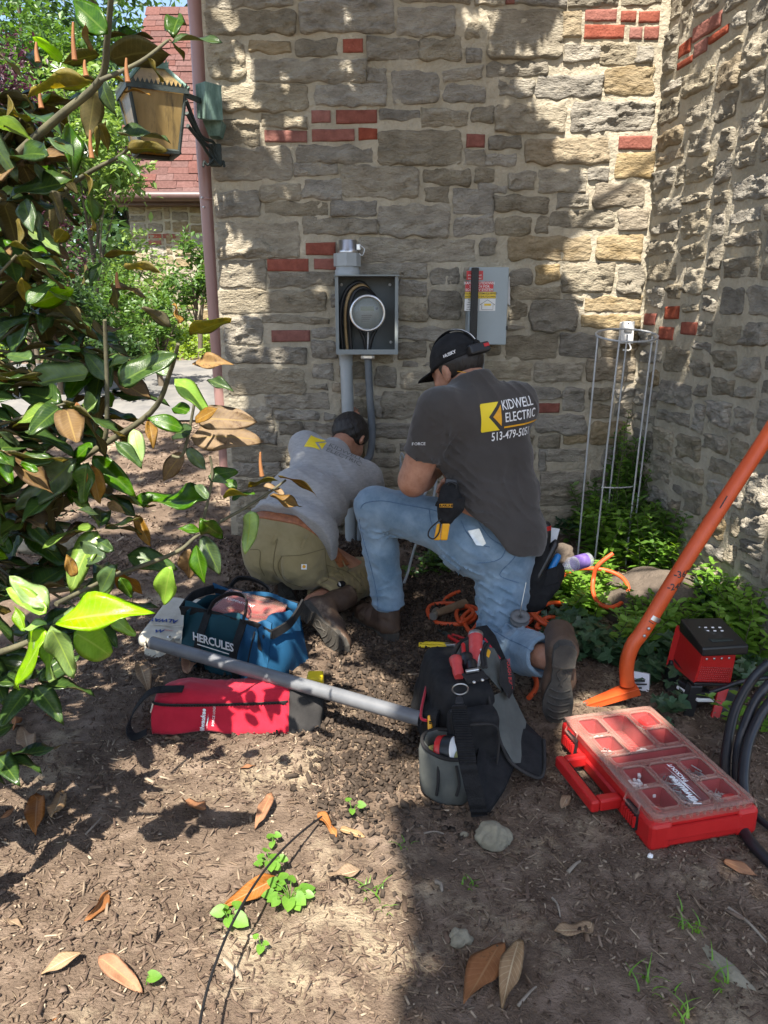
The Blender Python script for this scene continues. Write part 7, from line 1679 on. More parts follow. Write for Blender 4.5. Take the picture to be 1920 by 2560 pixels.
for x0, x1, x2, x3 in ((612, 640, 590, 632), (645, 698, 634, 680)):
    mb = MB(); mb.hexa([on1(x2, 1450, 2.41), on1(x3, 1450, 2.41), on1(x3, 1450, 2.435), on1(x2, 1450, 2.435), on1(x0, 1340, 2.41), on1(x1, 1340, 2.41), on1(x1, 1340, 2.44), on1(x0, 1340, 2.44)], .004); mb.build('clamp_jaw', 'amber_plastic', hpo)
mb = MB(); mb.tube(spline([on1(640, 1310, 2.415), on1(570, 1370, 2.41), on1(555, 1420, 2.41), on1(590, 1440, 2.405), on1(625, 1400, 2.405), on1(635, 1340, 2.405)], 8), .0028, 6); mb.tube(spline([on1(680, 1110, 2.46), on1(700, 1070, 2.45), on1(740, 1090, 2.45), on1(720, 1130, 2.45)], 8), .003, 6); o = mb.build('test_lead', 'black_rubber', hpo); o['kind'] = 'stuff'
Pp = []
for x, y in ((815, 1388), (890, 1372), (935, 1470), (915, 1487), (870, 1482)):
    h, d = raydrop(jb, *SX(x, y)); Pp.append(h-d*.009)
mb = MB(); mb.prism(Pp, ray(*SX(870, 1430)).normalized()*.008); tag(mb.build('phone', 'steel'), 'silver phone sticking out of the jeans back pocket', 'phone')
# tools and bottle on the right of the man
rp = empty('tool_pouch', at(1375, 1400, 2.75), 'black tool pouch crammed with tools right of the kneeling man', 'pouch'); rp.location.z = gz(rp.location.x, 2.75)
def rpou(P):
    d = su([cone(P, at(1345, 1370, 2.72), at(1320, 1500, 2.68), .05, .045), cone(P, at(1385, 1430, 2.74), at(1345, 1500, 2.68), .045, .04)], .02); return d-.006*ridges(P, 8, 45, (.3, .2, .8))-.004*lump(P, 9, 30)
soft('body', rpou, np.array(at(1350, 1430, 2.72))-[.15, .12, .2], np.array(at(1350, 1430, 2.72))+[.17, .15, .2], .007, 'black_cloth', rp)
mb = MB(); mb.hexa([at(1362, 1470, 2.66), at(1400, 1455, 2.68), at(1400, 1455, 2.7), at(1362, 1470, 2.69), at(1352, 1430, 2.68), at(1390, 1415, 2.7), at(1392, 1415, 2.72), at(1352, 1430, 2.71)], .004); mb.build('flap', 'black_cloth', rp)
handle_tool('drill', 'black and red drill grip poking up beside the dark shirt', 'drill', at(1362, 1370, 2.72), at(1362, 1305, 2.72), [(0, .02), (.5, .024), (.9, .024), (1, .016), (1.001, 0)], 'black_plastic', [(-.03, .0245), (-.012, .0245)], 'red_plastic')
lv = MB(); lv.hexa([at(1362, 1365, 2.76), at(1388, 1365, 2.76), at(1388, 1365, 2.775), at(1362, 1365, 2.775), at(1376, 1318, 2.78), at(1400, 1322, 2.78), at(1400, 1322, 2.795), at(1376, 1318, 2.795)], .002); tag(lv.build('level', 'grey_metal'), 'flat pale grey tool standing behind the drill grip', 'level')
handle_tool('screwdriver', 'blue handled screwdriver leaning in the right hand pouch', 'screwdriver', at(1362, 1450, 2.7), at(1398, 1385, 2.72), [(0, .01), (.5, .013), (.9, .014), (1, .008), (1.001, 0)], 'blue_plastic')
handle_tool('screwdriver', 'yellow tipped handle in the right hand pouch', 'screwdriver', at(1350, 1430, 2.68), at(1382, 1372, 2.7), [(0, .01), (.5, .013), (.9, .014), (1, .008), (1.001, 0)], 'amber_plastic')
handle_tool('screwdriver', 'long black screwdriver handle leaning in the right hand pouch', 'screwdriver', at(1335, 1460, 2.66), at(1392, 1350, 2.7), [(0, .012), (.5, .015), (.9, .016), (1, .008), (1.001, 0)], 'black_plastic')
wb = empty('water_bottle', at(1440, 1410, 2.85), 'clear plastic water bottle with purple label lying by the plants', 'bottle'); a, b = at(1398, 1420, 2.8), at(1475, 1398, 2.88)
L = (b-a).length; mb = MB(); mb.lathe(a, b-a, [(0, .01), (.02, .012), (.03, .014), (L*.35, .03), (L*.4, .03), (L*.95, .03), (L, .024), (L+.001, 0)], 18); mb.build('body', 'bottle_plastic', wb); mb = MB(); mb.lathe(a+(b-a)*.5, b-a, [(0, .0305), (L*.35, .0305)], 18); mb.build('label', 'purple_label', wb); mb = MB(); mb.lathe(a-(b-a).normalized()*.012, b-a, [(0, .013), (.014, .013)], 12); mb.build('cap', 'white_plastic', wb)
q = ground_at(1298, 1560); wr_ = empty('wire_reel', q, 'small steel reel with twisted wire beside the jeans leg', 'reel'); mb = MB(); c = at(1299, 1552, 2.48); mb.lathe(c, (0, -.35, .9), [(0, .034), (.004, .035), (.005, .018), (.02, .018), (.021, .035), (.025, .034), (.0255, .01), (.01, .008)], 24); mb.build('reel', 'grey_print', wr_); mb = MB(); mb.tube(spline([c+Vector((0, 0, .015)), c+Vector((.004, 0, .06)), c+Vector((.012, .01, .1)), c+Vector((.02, .02, .14))], 6), .002, 5); mb.build('wire', 'steel', wr_)
pipe_thing('cable', 'loose grey cable hanging by the wall behind the bent knee', 'cable', [at(1060, 1240, 3.2), at(1090, 1180, 3.3), at(1098, 1100, 3.5), at(1085, 1240, 3.3), at(1040, 1360, 3.15), at(1020, 1430, 3.1), at(1010, 1458, 3.06)], .006, 'pvc')
pipe_thing('cable', 'thin looped grey wire low on the wall between the men', 'cable', [at(1001, 1140, 3.8), at(1003, 1160, 3.75), at(1014, 1190, 3.75), at(1012, 1150, 3.78), at(1002, 1138, 3.8), at(1000, 1240, 3.75)], .004, 'pvc')
# ---------------------------------------------------------------- the orange trenching tool, the red light, the organizer, cables
tt = empty('trenching_tool', ground_at(1500, 1750), 'orange steel trenching tool with long pipe handle leaning on the right wall', 'digging tool')
P = [at(1568, 1712, 2.275), at(1567, 1660, 2.28), at(1582, 1612, 2.285), at(1612, 1570, 2.29), at(1700, 1425, 2.31), at(1800, 1270, 2.35), at(1900, 1117, 2.40), at(1985, 985, 2.46)]
mb = MB(); mb.tube(spline(P, 8), .0245, 20); hd_ = mb.build('handle', 'orange_paint', tt)
c = at(1633, 1543, 2.292); ax_ = (P[4]-P[3]).normalized(); mb = MB(); mb.lathe(c-ax_*.008, ax_, [(0, .0255), (.016, .0255)], 20); mb.build('collar', 'steel', tt)
for x, y in ((1611, 1590), (1622, 1572)):
    p = at(x, y, 2.262); mb = MB(); mb.lathe(p, (0, -1, .2), [(0, .006), (.003, .005), (.004, 0)], 8); mb.build('rivet', 'steel', tt)
b0_, b1_, b2_ = at(1450, 1768, 2.24), at(1585, 1712, 2.27), at(1590, 1720, 2.25)
A_, B_ = at(1450, 1765, 2.25), at(1590, 1712, 2.275); X = (B_-A_).normalized(); Yv = Vector((0, 1, 0)); Zv = X.cross(Yv)*1
mb = MB(); w_ = .035
mb.hexa([A_-Yv*w_*.3-Zv*.004, B_-Yv*w_-Zv*.004, B_+Yv*w_-Zv*.004, A_+Yv*w_*.3-Zv*.004, A_-Yv*w_*.3+Zv*.004, B_-Yv*w_+Zv*.004, B_+Yv*w_+Zv*.004, A_+Yv*w_*.3+Zv*.004], .001)
mb.hexa([A_-Yv*w_*.3-Zv*.018, B_-Yv*w_-Zv*.022, B_-Yv*(w_-.006)-Zv*.022, A_-Yv*(w_*.3-.006)-Zv*.018, A_-Yv*w_*.3, B_-Yv*w_, B_-Yv*(w_-.006), A_-Yv*(w_*.3-.006)])
mb.build('blade', 'orange_paint', tt)
hbv = bvh_of(hd_)
for t_, x, y in (('-36"', 1705, 1437), ('-24"', 1688, 1468)):
    h, d = raydrop(hbv, x, y)
    if h is not None: decal('marking', [txt(t_, .03, bold=.0006)], hbv, h, Vector((1, 0, .05)), Vector((0, -.1, 1)), 'ink', tt, .0012, .008)
for x0, y0, x1, y1 in ((1818, 1240, 1800, 1270), (1622, 1552, 1634, 1560)):
    h0, d = raydrop(hbv, x0, y0); h1, d1 = raydrop(hbv, x1, y1)
    if h0 is not None and h1 is not None: mb = MB(); mb.tube([h0-d*.0005, (h0+h1)/2-d*.001, h1-d*.0005], .002, 4); mb.build('marking', 'ink', tt)
# folded paper
pa = MB(); q = at(1595, 1712, 2.33)
pa.hexa([at(1575, 1745, 2.34), at(1622, 1742, 2.34), at(1626, 1738, 2.4), at(1580, 1740, 2.4), at(1578, 1678, 2.36), at(1624, 1685, 2.36), at(1626, 1683, 2.4), at(1580, 1676, 2.4)], .001)
po = pa.build('paper_box', 'paper'); tag(po, 'white printed paper box standing behind the orange blade', 'box')
mb = MB()
for k, (a, b) in enumerate(((.2, .75), (.15, .85), (.2, .6), (.2, .8))):
    y = 1700+k*9; mb.hexa([at(1575+50*a, y+(5 if k == 0 else 2.5), 2.335), at(1575+50*b, y+(5 if k == 0 else 2.5), 2.335), at(1575+50*b, y+4, 2.337), at(1575+50*a, y+4, 2.337), at(1575+50*a, y, 2.335), at(1575+50*b, y, 2.335), at(1575+50*b, y, 2.337), at(1575+50*a, y, 2.337)])
o = mb.build('print', 'ink', po); o['kind'] = 'stuff'
# red light
S9 = lambda x, y: (x/2.9625+1360, y/2.9625+1500)
def o9(x, y, Y): return at(*S9(x, y), Y)
rl = empty('work_light', ground_at(1740, 1800), 'red and black battery work light standing in the ivy at the right', 'work light')
zt, zb_ = .235, .105
C_ = o9(1190, 480, 2.23); 
fA, fB = R(-62), R(28)
ex = Vector((math.cos(R(14)), math.sin(R(14)), 0)); ey = Vector((-math.sin(R(14)), math.cos(R(14)), 0))
cor9 = lambda pts, y0, y1: None
f0, f1, f2, f3 = o9(1115, 610, 2.20), o9(1385, 618, 2.26), o9(1430, 385, 2.25), o9(1180, 395, 2.19)     # right-front face of the body
l0, l1 = o9(900, 655, 2.36), o9(1020, 245, 2.37)
dep = (l1-f3); dep.z = 0
mb = MB(); B0, B1 = f0, f1; mb.hexa([f0, f1, f1+dep*1.0, o9(930, 690, 2.38) if 0 else f0+dep, f3, f2, f2+dep, f3+dep], .006); mb.build('body', 'red_plastic', rl)
mb = MB(); mb.prism([f0+Vector((-.004, -.002, 0)), f0+dep*1.02+Vector((-.004, 0, -.03)), f0+dep*1.1+Vector((-.02, 0, -.05)), f0+dep*1.02+Vector((-.004, 0, .12)), f3+dep+Vector((-.004, 0, 0)), f3+Vector((-.004, -.002, 0))], Vector((.01, .006, 0))); mb.build('side_panel', 'red_plastic', rl)
t0, t1 = f3+Vector((-.012, -.02, -.004)), f2+Vector((.03, -.015, -.004))
mb = MB(); mb.hexa([t0, t1, t1+dep*1.12, t0+dep*1.12, t0+Vector((0, 0, .032)), t1+Vector((0, 0, .036)), t1+dep*1.1+Vector((-.01, 0, .05)), t0+dep*1.1+Vector((.0, 0, .05))], .007); mb.build('top_cap', 'black_plastic', rl)
mb = MB(); tc9 = (t0+t1)/2+dep*.5+Vector((0, 0, .0445))
for k in range(8): mb.box(tc9+Vector((-.045+.024*(k % 4), .01+.018*(k//4), .004*(k//4))), (.009, .004, .003))
o = mb.build('panel_marks', 'white_print', rl); o['kind'] = 'stuff'
mb = MB(); mb.box((t0+t1)/2+dep*.25+Vector((0, 0, .036)), (.09, .02, .006), X=t1-t0, bevel=.002); mb.build('button_bar', 'dark_iron', rl)
mb = MB()
for k in range(4): mb.lathe(f3.lerp(f2, .15+.22*k)+(f0-f3)*.2+Vector((0, -.0005, 0)), Vector(((f1-f0).y, -(f1-f0).x, 0)), [(0, .0045), (.002, .004), (.0025, 0)], 8)
o = mb.build('screw', 'steel', rl); o['kind'] = 'stuff'
mb = MB(); nn = Vector(((f1-f0).y, -(f1-f0).x, 0)).normalized()
for i in range(16):
    for j in range(7):
        p = f0.lerp(f1, .06+.055*i)+(f3-f0)*(.08+.075*j)+nn*.0005; mb.lathe(p, nn, [(0, .0026), (.0015, .0018), (.0016, 0)], 5)
o = mb.build('speaker_grille', 'bin_red', rl); o['kind'] = 'stuff'
base = [o9(1115, 625, 2.205), o9(1385, 632, 2.265)]
mb = MB(); q0, q1 = f0+Vector((-.003, -.004, -.012)), f1+Vector((.003, -.004, -.012)); mb.hexa([q0+dep*.0, q1, q1+dep, q0+dep, q0+Vector((0, 0, .0115)), q1+Vector((0, 0, .0115)), q1+dep+Vector((0, 0, .0115)), q0+dep+Vector((0, 0, .0115))], .003); mb.build('base_plate', 'black_plastic', rl)
gl = gz(f0.x, 2.25)
for p, q, m in ((f0+Vector((0, .0, -.012)), o9(1060, 890, 2.2), 'black_plastic'), (f0+dep+Vector((0, 0, -.012)), o9(930, 760, 2.36), 'black_plastic'), (f1+Vector((0, 0, -.012)), o9(1310, 890, 2.2), 'black_plastic')):
    q = Vector((q.x, q.y, gl+.004)); mb = MB(); mb.hexa([q+Vector((-.02, -.01, 0)), q+Vector((.016, -.01, 0)), q+Vector((.016, .03, 0)), q+Vector((-.02, .03, 0)), p+Vector((-.012, -.004, 0)), p+Vector((.03, -.004, 0)), p+Vector((.03, .03, 0)), p+Vector((-.012, .03, 0))], .004); mb.build('leg', m, rl)
q = o9(1270, 900, 2.185); q.z = gl+.004; p = f1+Vector((-.045, -.008, -.014)); mb = MB(); mb.hexa([q+Vector((-.018, -.004, 0)), q+Vector((.01, -.004, 0)), q+Vector((.01, .006, 0)), q+Vector((-.018, .006, 0)), p+Vector((.0, -.004, 0)), p+Vector((.035, -.004, 0)), p+Vector((.035, .006, 0)), p+Vector((.0, .006, 0))], .002); mb.build('leg_cover', 'red_plastic', rl)
bc = o9(1160, 735, 2.2); mb = MB(); mb.box(bc+Vector((0, .05, .002)), (.07, .1, .04), X=f1-f0, bevel=.006); mb.build('battery', 'black_plastic', rl)
mb = MB(); mb.box(bc+Vector((0, .044, -.004)), (.074, .1, .012), X=f1-f0, bevel=.003); mb.build('battery_band', 'white_plastic', rl)
mb = MB(); mb.box(bc+Vector((-.024, .012, .012)), (.02, .03, .025), X=f1-f0, bevel=.003); mb.build('battery_latch', 'red_plastic', rl)
# organizer
og_z = gz(.75, 1.8); A = Vector((.544, 2.009, og_z)); Bc = Vector((.657, 1.53, og_z)); Cc_ = Vector((.835, 2.093, og_z))
og = empty('organizer_case', (.74, 1.81, og_z), 'red parts organizer case with clear lid lying flat on the soil', 'organizer')
X = (Bc-A).normalized(); Y = (Cc_-A); Y = (Y-X*Y.dot(X)).normalized(); LU, LV, HB = .485, .3, .085
O_ = lambda u, v, z: A+X*u+Y*v+Vector((0, 0, z))
def rrect(u0, v0, u1, v1, z, r=.02, k=5):
    out = []
    for cu, cv, a0 in ((u1-r, v1-r, 0), (u0+r, v1-r, 90), (u0+r, v0+r, 180), (u1-r, v0+r, 270)):
        for i in range(k): a = R(a0+90*i/(k-1)); out.append(O_(cu+r*math.cos(a), cv+r*math.sin(a), z))
    return out
def ringwall(mb, rings):
    n = len(rings[0]); V = [p for r in rings for p in r]
    mb.add(V, [[i*n+j, i*n+(j+1) % n, (i+1)*n+(j+1) % n, (i+1)*n+j] for i in range(len(rings)-1) for j in range(n)])
mb = MB(); rs_ = [rrect(.006, .006, LU-.006, LV-.006, .003), rrect(0, 0, LU, LV, .012), rrect(0, 0, LU, LV, .04), rrect(.006, .006, LU-.006, LV-.006, .046), rrect(.006, .006, LU-.006, LV-.006, HB), rrect(.012, .012, LU-.012, LV-.012, HB), rrect(.012, .012, LU-.012, LV-.012, .03)]
ringwall(mb, rs_); mb.add(rs_[0], [list(range(20))[::-1]]); mb.add(rs_[-1], [list(range(20))]); mb.build('tray', 'red_plastic', og)
for u, v in ((.035, .028), (LU-.035, .028), (.035, LV-.028), (LU-.035, LV-.028)):
    mb = MB(); mb.hexa([O_(u-.038, v-.031, .0), O_(u+.038, v-.031, .0), O_(u+.038, v+.031, .0), O_(u-.038, v+.031, .0), O_(u-.038, v-.031, HB-.006), O_(u+.038, v-.031, HB-.006), O_(u+.038, v+.031, HB-.006), O_(u-.038, v+.031, HB-.006)], .012); mb.build('corner_block', 'red_plastic', og)
ZL = HB+.006
wins = [(.03, .03, .115, .095), (.125, .03, .205, .095), (.03, .108, .205, .19), (.03, .203, .112, .272), (.122, .203, .205, .272), (.222, .03, .262, .272), (.28, .03, .36, .098), (.37, .03, .455, .098), (.28, .11, .455, .19), (.28, .203, .362, .272), (.372, .203, .455, .272)]
# lid: clear sheet with raised window rims
us = sorted({.004, LU-.004}|{w[0] for w in wins}|{w[2] for w in wins}); vs2 = sorted({.004, LV-.004}|{w[1] for w in wins}|{w[3] for w in wins})
mb = MB()
for i in range(len(us)-1):
    for j in range(len(vs2)-1):
        u, v = (us[i]+us[i+1])/2, (vs2[j]+vs2[j+1])/2
        if any(w[0] < u < w[2] and w[1] < v < w[3] for w in wins): continue
        mb.hexa([O_(us[i], vs2[j], ZL), O_(us[i+1], vs2[j], ZL), O_(us[i+1], vs2[j+1], ZL), O_(us[i], vs2[j+1], ZL), O_(us[i], vs2[j], ZL+.004), O_(us[i+1], vs2[j], ZL+.004), O_(us[i+1], vs2[j+1], ZL+.004), O_(us[i], vs2[j+1], ZL+.004)])
mb.build('lid', 'clear_plastic', og)
mb = MB(); ringwall(mb, [rrect(.004, .004, LU-.004, LV-.004, HB-.012, .024), rrect(.002, .002, LU-.002, LV-.002, ZL+.002, .024), rrect(.008, .008, LU-.008, LV-.008, ZL+.008, .022), rrect(.016, .016, LU-.016, LV-.016, ZL+.0045, .02)]); mb.build('lid_rim', 'clear_plastic', og)
for k, (u0, v0, u1, v1) in enumerate(wins):
    mb = MB(); c = min(u1-u0, v1-v0)*.16
    oc = [(u0+c, v0), (u1-c, v0), (u1, v0+c), (u1, v1-c), (u1-c, v1), (u0+c, v1), (u0, v1-c), (u0, v0+c)]
    mb.tube([O_(a, b, ZL+.0055) for a, b in oc], .0028, 6, closed=True, smooth=False)
    wn = mb.build('window_rim', 'clear_plastic', og)
    mb = MB(); mb.add([O_(u0+.001, v0+.001, ZL+.001), O_(u1-.001, v0+.001, ZL+.001), O_(u1-.001, v1-.001, ZL+.001), O_(u0+.001, v1-.001, ZL+.001)], [(0, 1, 2, 3)]); mb.build('window', 'clear_window', wn)
    # the bin below with its honeycomb floor
    mb = MB(); zf = .042
    mb.add([O_(u0-.002, v0-.002, ZL-.003), O_(u1+.002, v0-.002, ZL-.003), O_(u1+.002, v1+.002, ZL-.003), O_(u0-.002, v1+.002, ZL-.003), O_(u0+.004, v0+.004, zf), O_(u1-.004, v0+.004, zf), O_(u1-.004, v1-.004, zf), O_(u0+.004, v1-.004, zf)], [(4, 5, 6, 7), (0, 1, 5, 4), (1, 2, 6, 5), (2, 3, 7, 6), (3, 0, 4, 7)]); bn = mb.build('bin', 'bin_red', og)
    mb = MB(); hx = .009; j = 0; v = v0+.008
    while v < v1-.006:
        u = u0+.008+(hx*.87 if j % 2 else 0)
        while u < u1-.008:
            mb.tube([O_(u+math.cos(R(30+60*q))*hx*.9, v+math.sin(R(30+60*q))*hx*.9, zf+.002) for q in range(6)], .0007, 3, closed=True, smooth=False); u += hx*1.73
        v += hx*1.5; j += 1
    o = mb.build('honeycomb', 'clear_plastic', bn); o['kind'] = 'stuff'
    rs = random.Random(k); mb = MB(); m_ = 'steel'; n_ = 0
    if k in (0, 2, 6): m_, n_ = 'white_plastic', 46
    elif k in (9, 10, 8): m_, n_ = 'steel', 75
    elif k in (1, 5, 3): m_, n_ = 'steel', 14
    elif k == 7: m_, n_ = 'blue_plastic', 8
    for q in range(n_):
        if k in (0, 2): u, v = u1-.02+rs.gauss(0, .006), v1-.025+rs.gauss(0, .012)
        elif k == 6: u, v = (u0+u1)/2+rs.gauss(0, .016), (v0+v1)/2+rs.gauss(0, .014)
        elif k == 7: u, v = u1-.012, v0+.03+rs.gauss(0, .004)
        else: u, v = rs.uniform(u0+.014, u1-.014), rs.uniform(v0+.012, v1-.012)
        a = rs.uniform(0, 6.28); l = .015 if m_ == 'steel' else .005; z = zf+.004+rs.uniform(0, .022)
        if m_ == 'steel': mb.tube([O_(u-l*math.cos(a), v-l*math.sin(a), z), O_(u+l*math.cos(a), v+l*math.sin(a), z+rs.uniform(-.006, .006))], .0019, 4)
        else: mb.box(O_(u, v, z), (.011, .008, .008), X=(math.cos(a), math.sin(a), rs.uniform(-.4, .4)), bevel=.001)
    if n_: o = mb.build('small_part', m_, bn); o['kind'] = 'stuff'
mb = MB(); put_text(mb, 'Milwaukee', .028, O_(.405, .14, ZL+.0075), -X, -Y, shear=.25, bold=.001); put_text(mb, 'PACKOUT', .017, O_(.335, .168, ZL+.0075), -X, -Y, bold=.0006); mb.add([O_(.45, .158, ZL+.0075), O_(.35, .15, ZL+.0075), O_(.38, .157, ZL+.0075), O_(.30, .15, ZL+.0075), O_(.41, .164, ZL+.0075), O_(.38, .157, ZL+.0075)], [(0, 1, 2), (2, 3, 4)]); mb.build('lettering', 'white_print', og)
mb = MB(); mb.hexa([O_(.325, .118, ZL+.001), O_(.45, .118, ZL+.001), O_(.45, .182, ZL+.001), O_(.325, .182, ZL+.001), O_(.325, .118, ZL+.006), O_(.45, .118, ZL+.006), O_(.45, .182, ZL+.006), O_(.325, .182, ZL+.006)], .002); mb.build('name_plate', 'clear_window', og)
for u in (.07, .4):
    mb = MB(); mb.hexa([O_(u-.03, -.012, .02), O_(u+.03, -.012, .02), O_(u+.03, .004, .02), O_(u-.03, .004, .02), O_(u-.03, -.006, HB-.01), O_(u+.03, -.006, HB-.01), O_(u+.03, .004, HB-.01), O_(u-.03, .004, HB-.01)], .004); mb.build('latch', 'black_plastic', og)
    mb = MB()
    for q in range(6): mb.box(O_(u-.025+.01*q, -.012, .045), (.005, .008, .03), X=X)
    o = mb.build('latch_teeth', 'red_plastic', og); o['kind'] = 'stuff'
    mb = MB(); mb.tube([O_(u-.03, -.008, HB-.012), O_(u+.03, -.008, HB-.012), O_(u+.03, -.002, HB+.012), O_(u-.03, -.002, HB+.012)], .004, 6, closed=True); mb.build('latch_clip', 'clear_plastic', og)
mb = MB(); uh0, uh1 = .13, .345
for (u0, u1, v0, v1) in ((uh0, uh1, -.085, -.06), (uh0, uh0+.025, -.06, .004), (uh1-.03, uh1, -.06, .004)):
    mb.hexa([O_(u0, v0, .022), O_(u1, v0, .022), O_(u1, v1, .022), O_(u0, v1, .022), O_(u0, v0, .056), O_(u1, v0, .056), O_(u1, v1, .056), O_(u0, v1, .056)], .006)
mb.build('handle', 'red_plastic', og)
mb = MB()
for q in range(18): mb.box(O_(uh0+.04+.008*q, -.0595, .04), (.004, .006, .026), X=X)
o = mb.build('handle_grip', 'black_plastic', og); o['kind'] = 'stuff'
mb = MB()
for q in range(13): mb.box(O_(LU-.003, .03+.019*q, ZL), (.006, .006, .014), X=X)
o = mb.build('hinge_rib', 'clear_plastic', og); o['kind'] = 'stuff'
mb = MB(); mb.hexa([O_(LU-.004, .0, .03), O_(LU+.006, .05, .03), O_(LU+.006, .24, .03), O_(LU-.004, LV-.0, .03), O_(LU-.004, .0, HB-.02), O_(LU+.004, .05, HB-.02), O_(LU+.004, .24, HB-.02), O_(LU-.004, LV, HB-.02)], .003); mb.build('rear_panel', 'red_plastic', og)
# black cables at the right edge
for k, S in enumerate(([(1925, 1655), (1880, 1700), (1840, 1770), (1820, 1850), (1812, 1930), (1830, 1990)], [(1930, 1702), (1890, 1750), (1860, 1820), (1846, 1880), (1845, 1960), (1870, 2010)], [(1935, 1745), (1900, 1790), (1870, 1860), (1858, 1940), (1862, 2000)], [(1830, 2010), (1850, 2060), (1880, 2110), (1935, 2165)], [(1865, 2000), (1890, 2040), (1940, 2080)])):
    P = []
    for i, (x, y) in enumerate(S):
        hh = [.26, .2, .13, .07, .03, .02][i] if k < 3 else .012
        p = atz(x, y, hh*(1-.12*k if k < 3 else 1)+.008); P.append(p)
    mb = MB(); mb.tube(spline(P, 8), .0145 if k != 4 else .009, 12); tag(mb.build('black_cable', 'black_cable'), ['outermost thick black cable arching behind the organizer case', 'second thick black cable arching behind the organizer case', 'innermost thick black cable arching behind the organizer case', 'thick black cable on the soil right of the organizer case', 'thinner black cable at the right edge beside the organizer case'][k], 'cable')
pipe_thing('light_cord', 'thin black cord running from the red work light to the right', 'cord', [o9(1230, 685, 2.19), o9(1330, 650, 2.18), o9(1480, 600, 2.17), o9(1700, 570, 2.2)], .0075, 'black_cable')

# ---------------------------------------------------------------- plants on the right, ivy, rocks
mat('vinca_leaf', (.055, .13, .02), (.12, .22, .04), rough=.32, scale=7, subs=.3, spec=.5)
mat('vinca_young', (.1, .22, .025), (.19, .33, .05), rough=.35, scale=7, subs=.35)
mat('ivy_leaf', (.022, .06, .026), (.05, .105, .045), rough=.4, scale=9, subs=.15)
mat('field_rock', (.065, .05, .038), (.14, .11, .085), rough=.95, scale=8, detail=8, bump=1, bscale=45, bdist=.01)
mat('pale_rock', (.15, .135, .095), (.27, .245, .18), rough=.95, scale=12, detail=8, bump=1, bscale=60, bdist=.006)
def rock(name, label, c, r, m, seed, yaw=0, sub=4, amp=.28):
    bm = bmesh.new(); bmesh.ops.create_icosphere(bm, subdivisions=sub, radius=1)
    V = []
    for v in bm.verts:
        p = v.co; k = 1+amp*fractal(p.x*1.1+seed, p.y*1.1, p.z*1.1+seed*.3, 4); k = k-.12*max(0, fn(p.x*3, p.y*3, p.z*3+seed))
        q = Vector((p.x*r[0]*k, p.y*r[1]*k, p.z*r[2]*k)); q.rotate(Quaternion((0, 0, 1), yaw)); V.append(q+Vector(c))
    bm.verts.index_update(); Fc = [[v.index for v in f.verts] for f in bm.faces]; bm.free()
    o = pymesh(name, V, Fc, m, None, sub > 2); tag(o, label, 'rock'); return o
def gp_(px, py, up_=0): g_ = ground_at(px, py); return g_+Vector((0, 0, up_))
rock('boulder', 'long low brown boulder half covered by leaves behind the orange tool', gp_(1630, 1535, .05), (.27, .19, .14), 'field_rock', 3, R(-25))
rock('boulder', 'small brown stone below the dark shirt among tools', at(1395, 1388, 2.95), (.07, .05, .05), 'field_rock', 9)
rock('rock', 'pale rough fist sized rock on the mulch in front of the tool bag', gp_(1232, 2110, .015), (.042, .036, .036), 'pale_rock', 11, amp=.35)
rock('rock', 'smaller rough grey rock in shade at the bottom centre', gp_(1150, 2352, .006), (.026, .022, .018), 'pale_rock', 13, amp=.35)
rock('rock', 'pale flat stone slab sunk in the mulch at the bottom right', gp_(1810, 2420, -.004), (.02, .085, .016), 'pale_rock', 17, R(28))
rock('rock', 'flat grey stone in the bed behind the magnolia leaves', gp_(110, 1360, .02), (.2, .13, .07), 'pale_rock', 19)
rock('pebble', 'small white pebble on the soil right of centre', gp_(1625, 2143, .004), (.007, .008, .006), 'white_plastic', 21, sub=2)
rock('pebble', 'rounded tan pebble on the soil left of the pale rock', gp_(1160, 2090, .005), (.012, .009, .008), 'pale_rock', 23, sub=2)
for k in range(60):
    x, y = random.uniform(-.6, .6), random.uniform(2.0, 3.4)
    if k > 40: x, y = random.uniform(-1.4, 1.5), random.uniform(.85, 2)
# stems with paired leaves
def stem_plant(name, label, spots, m, ml, leafL, nseg, group=None, cat='plant'):
    c = Vector(spots[0][:3]); c.z = gz(c.x, c.y); o = empty(name, c, label, cat, group); st = MB(); Q = []
    V = []; Fc = []
    for (x, y, h, lx, ly) in spots:
        z = gz(x, y); P = spline([(x, y, z-.01), (x+lx*.3, y+ly*.3, z+h*.5), (x+lx, y+ly, z+h)], nseg)
        st.tube(P, .0018, 4, caps=False)
        a0 = random.uniform(0, 3)
        for i, p in enumerate(P[2:]):
            a = a0+i*1.57
            for s_ in (0, math.pi):
                e = random.uniform(-.1, .7); d = Vector((math.cos(a+s_)*math.cos(e), math.sin(a+s_)*math.cos(e), math.sin(e))); L = leafL*random.uniform(.65, 1.2)*(.75 if i > len(P)-6 else 1)
                B = basis(d, Vector((random.gauss(0, .25), random.gauss(-.15, .25), 1))); w_ = L*.26
                pts = [Vector((0, 0, 0)), Vector((.3, -.8*.26, .05)), Vector((.62, -.26*.85, .03)), Vector((1, 0, -.06)), Vector((.62, .26*.85, .03)), Vector((.3, .8*.26, .05)), Vector((.5, 0, -.02))]
                k = len(V); V += [p+B @ (q*L) for q in pts]; Fc += [[k, k+1, k+6], [k+1, k+2, k+6], [k+2, k+3, k+6], [k+3, k+4, k+6], [k+4, k+5, k+6], [k+5, k, k+6]]
    t_ = st.build('stem', 'twig', o); t_['kind'] = 'stuff'
    f = pymesh('foliage', V, Fc, ml, o, True); f['kind'] = 'stuff'; return o
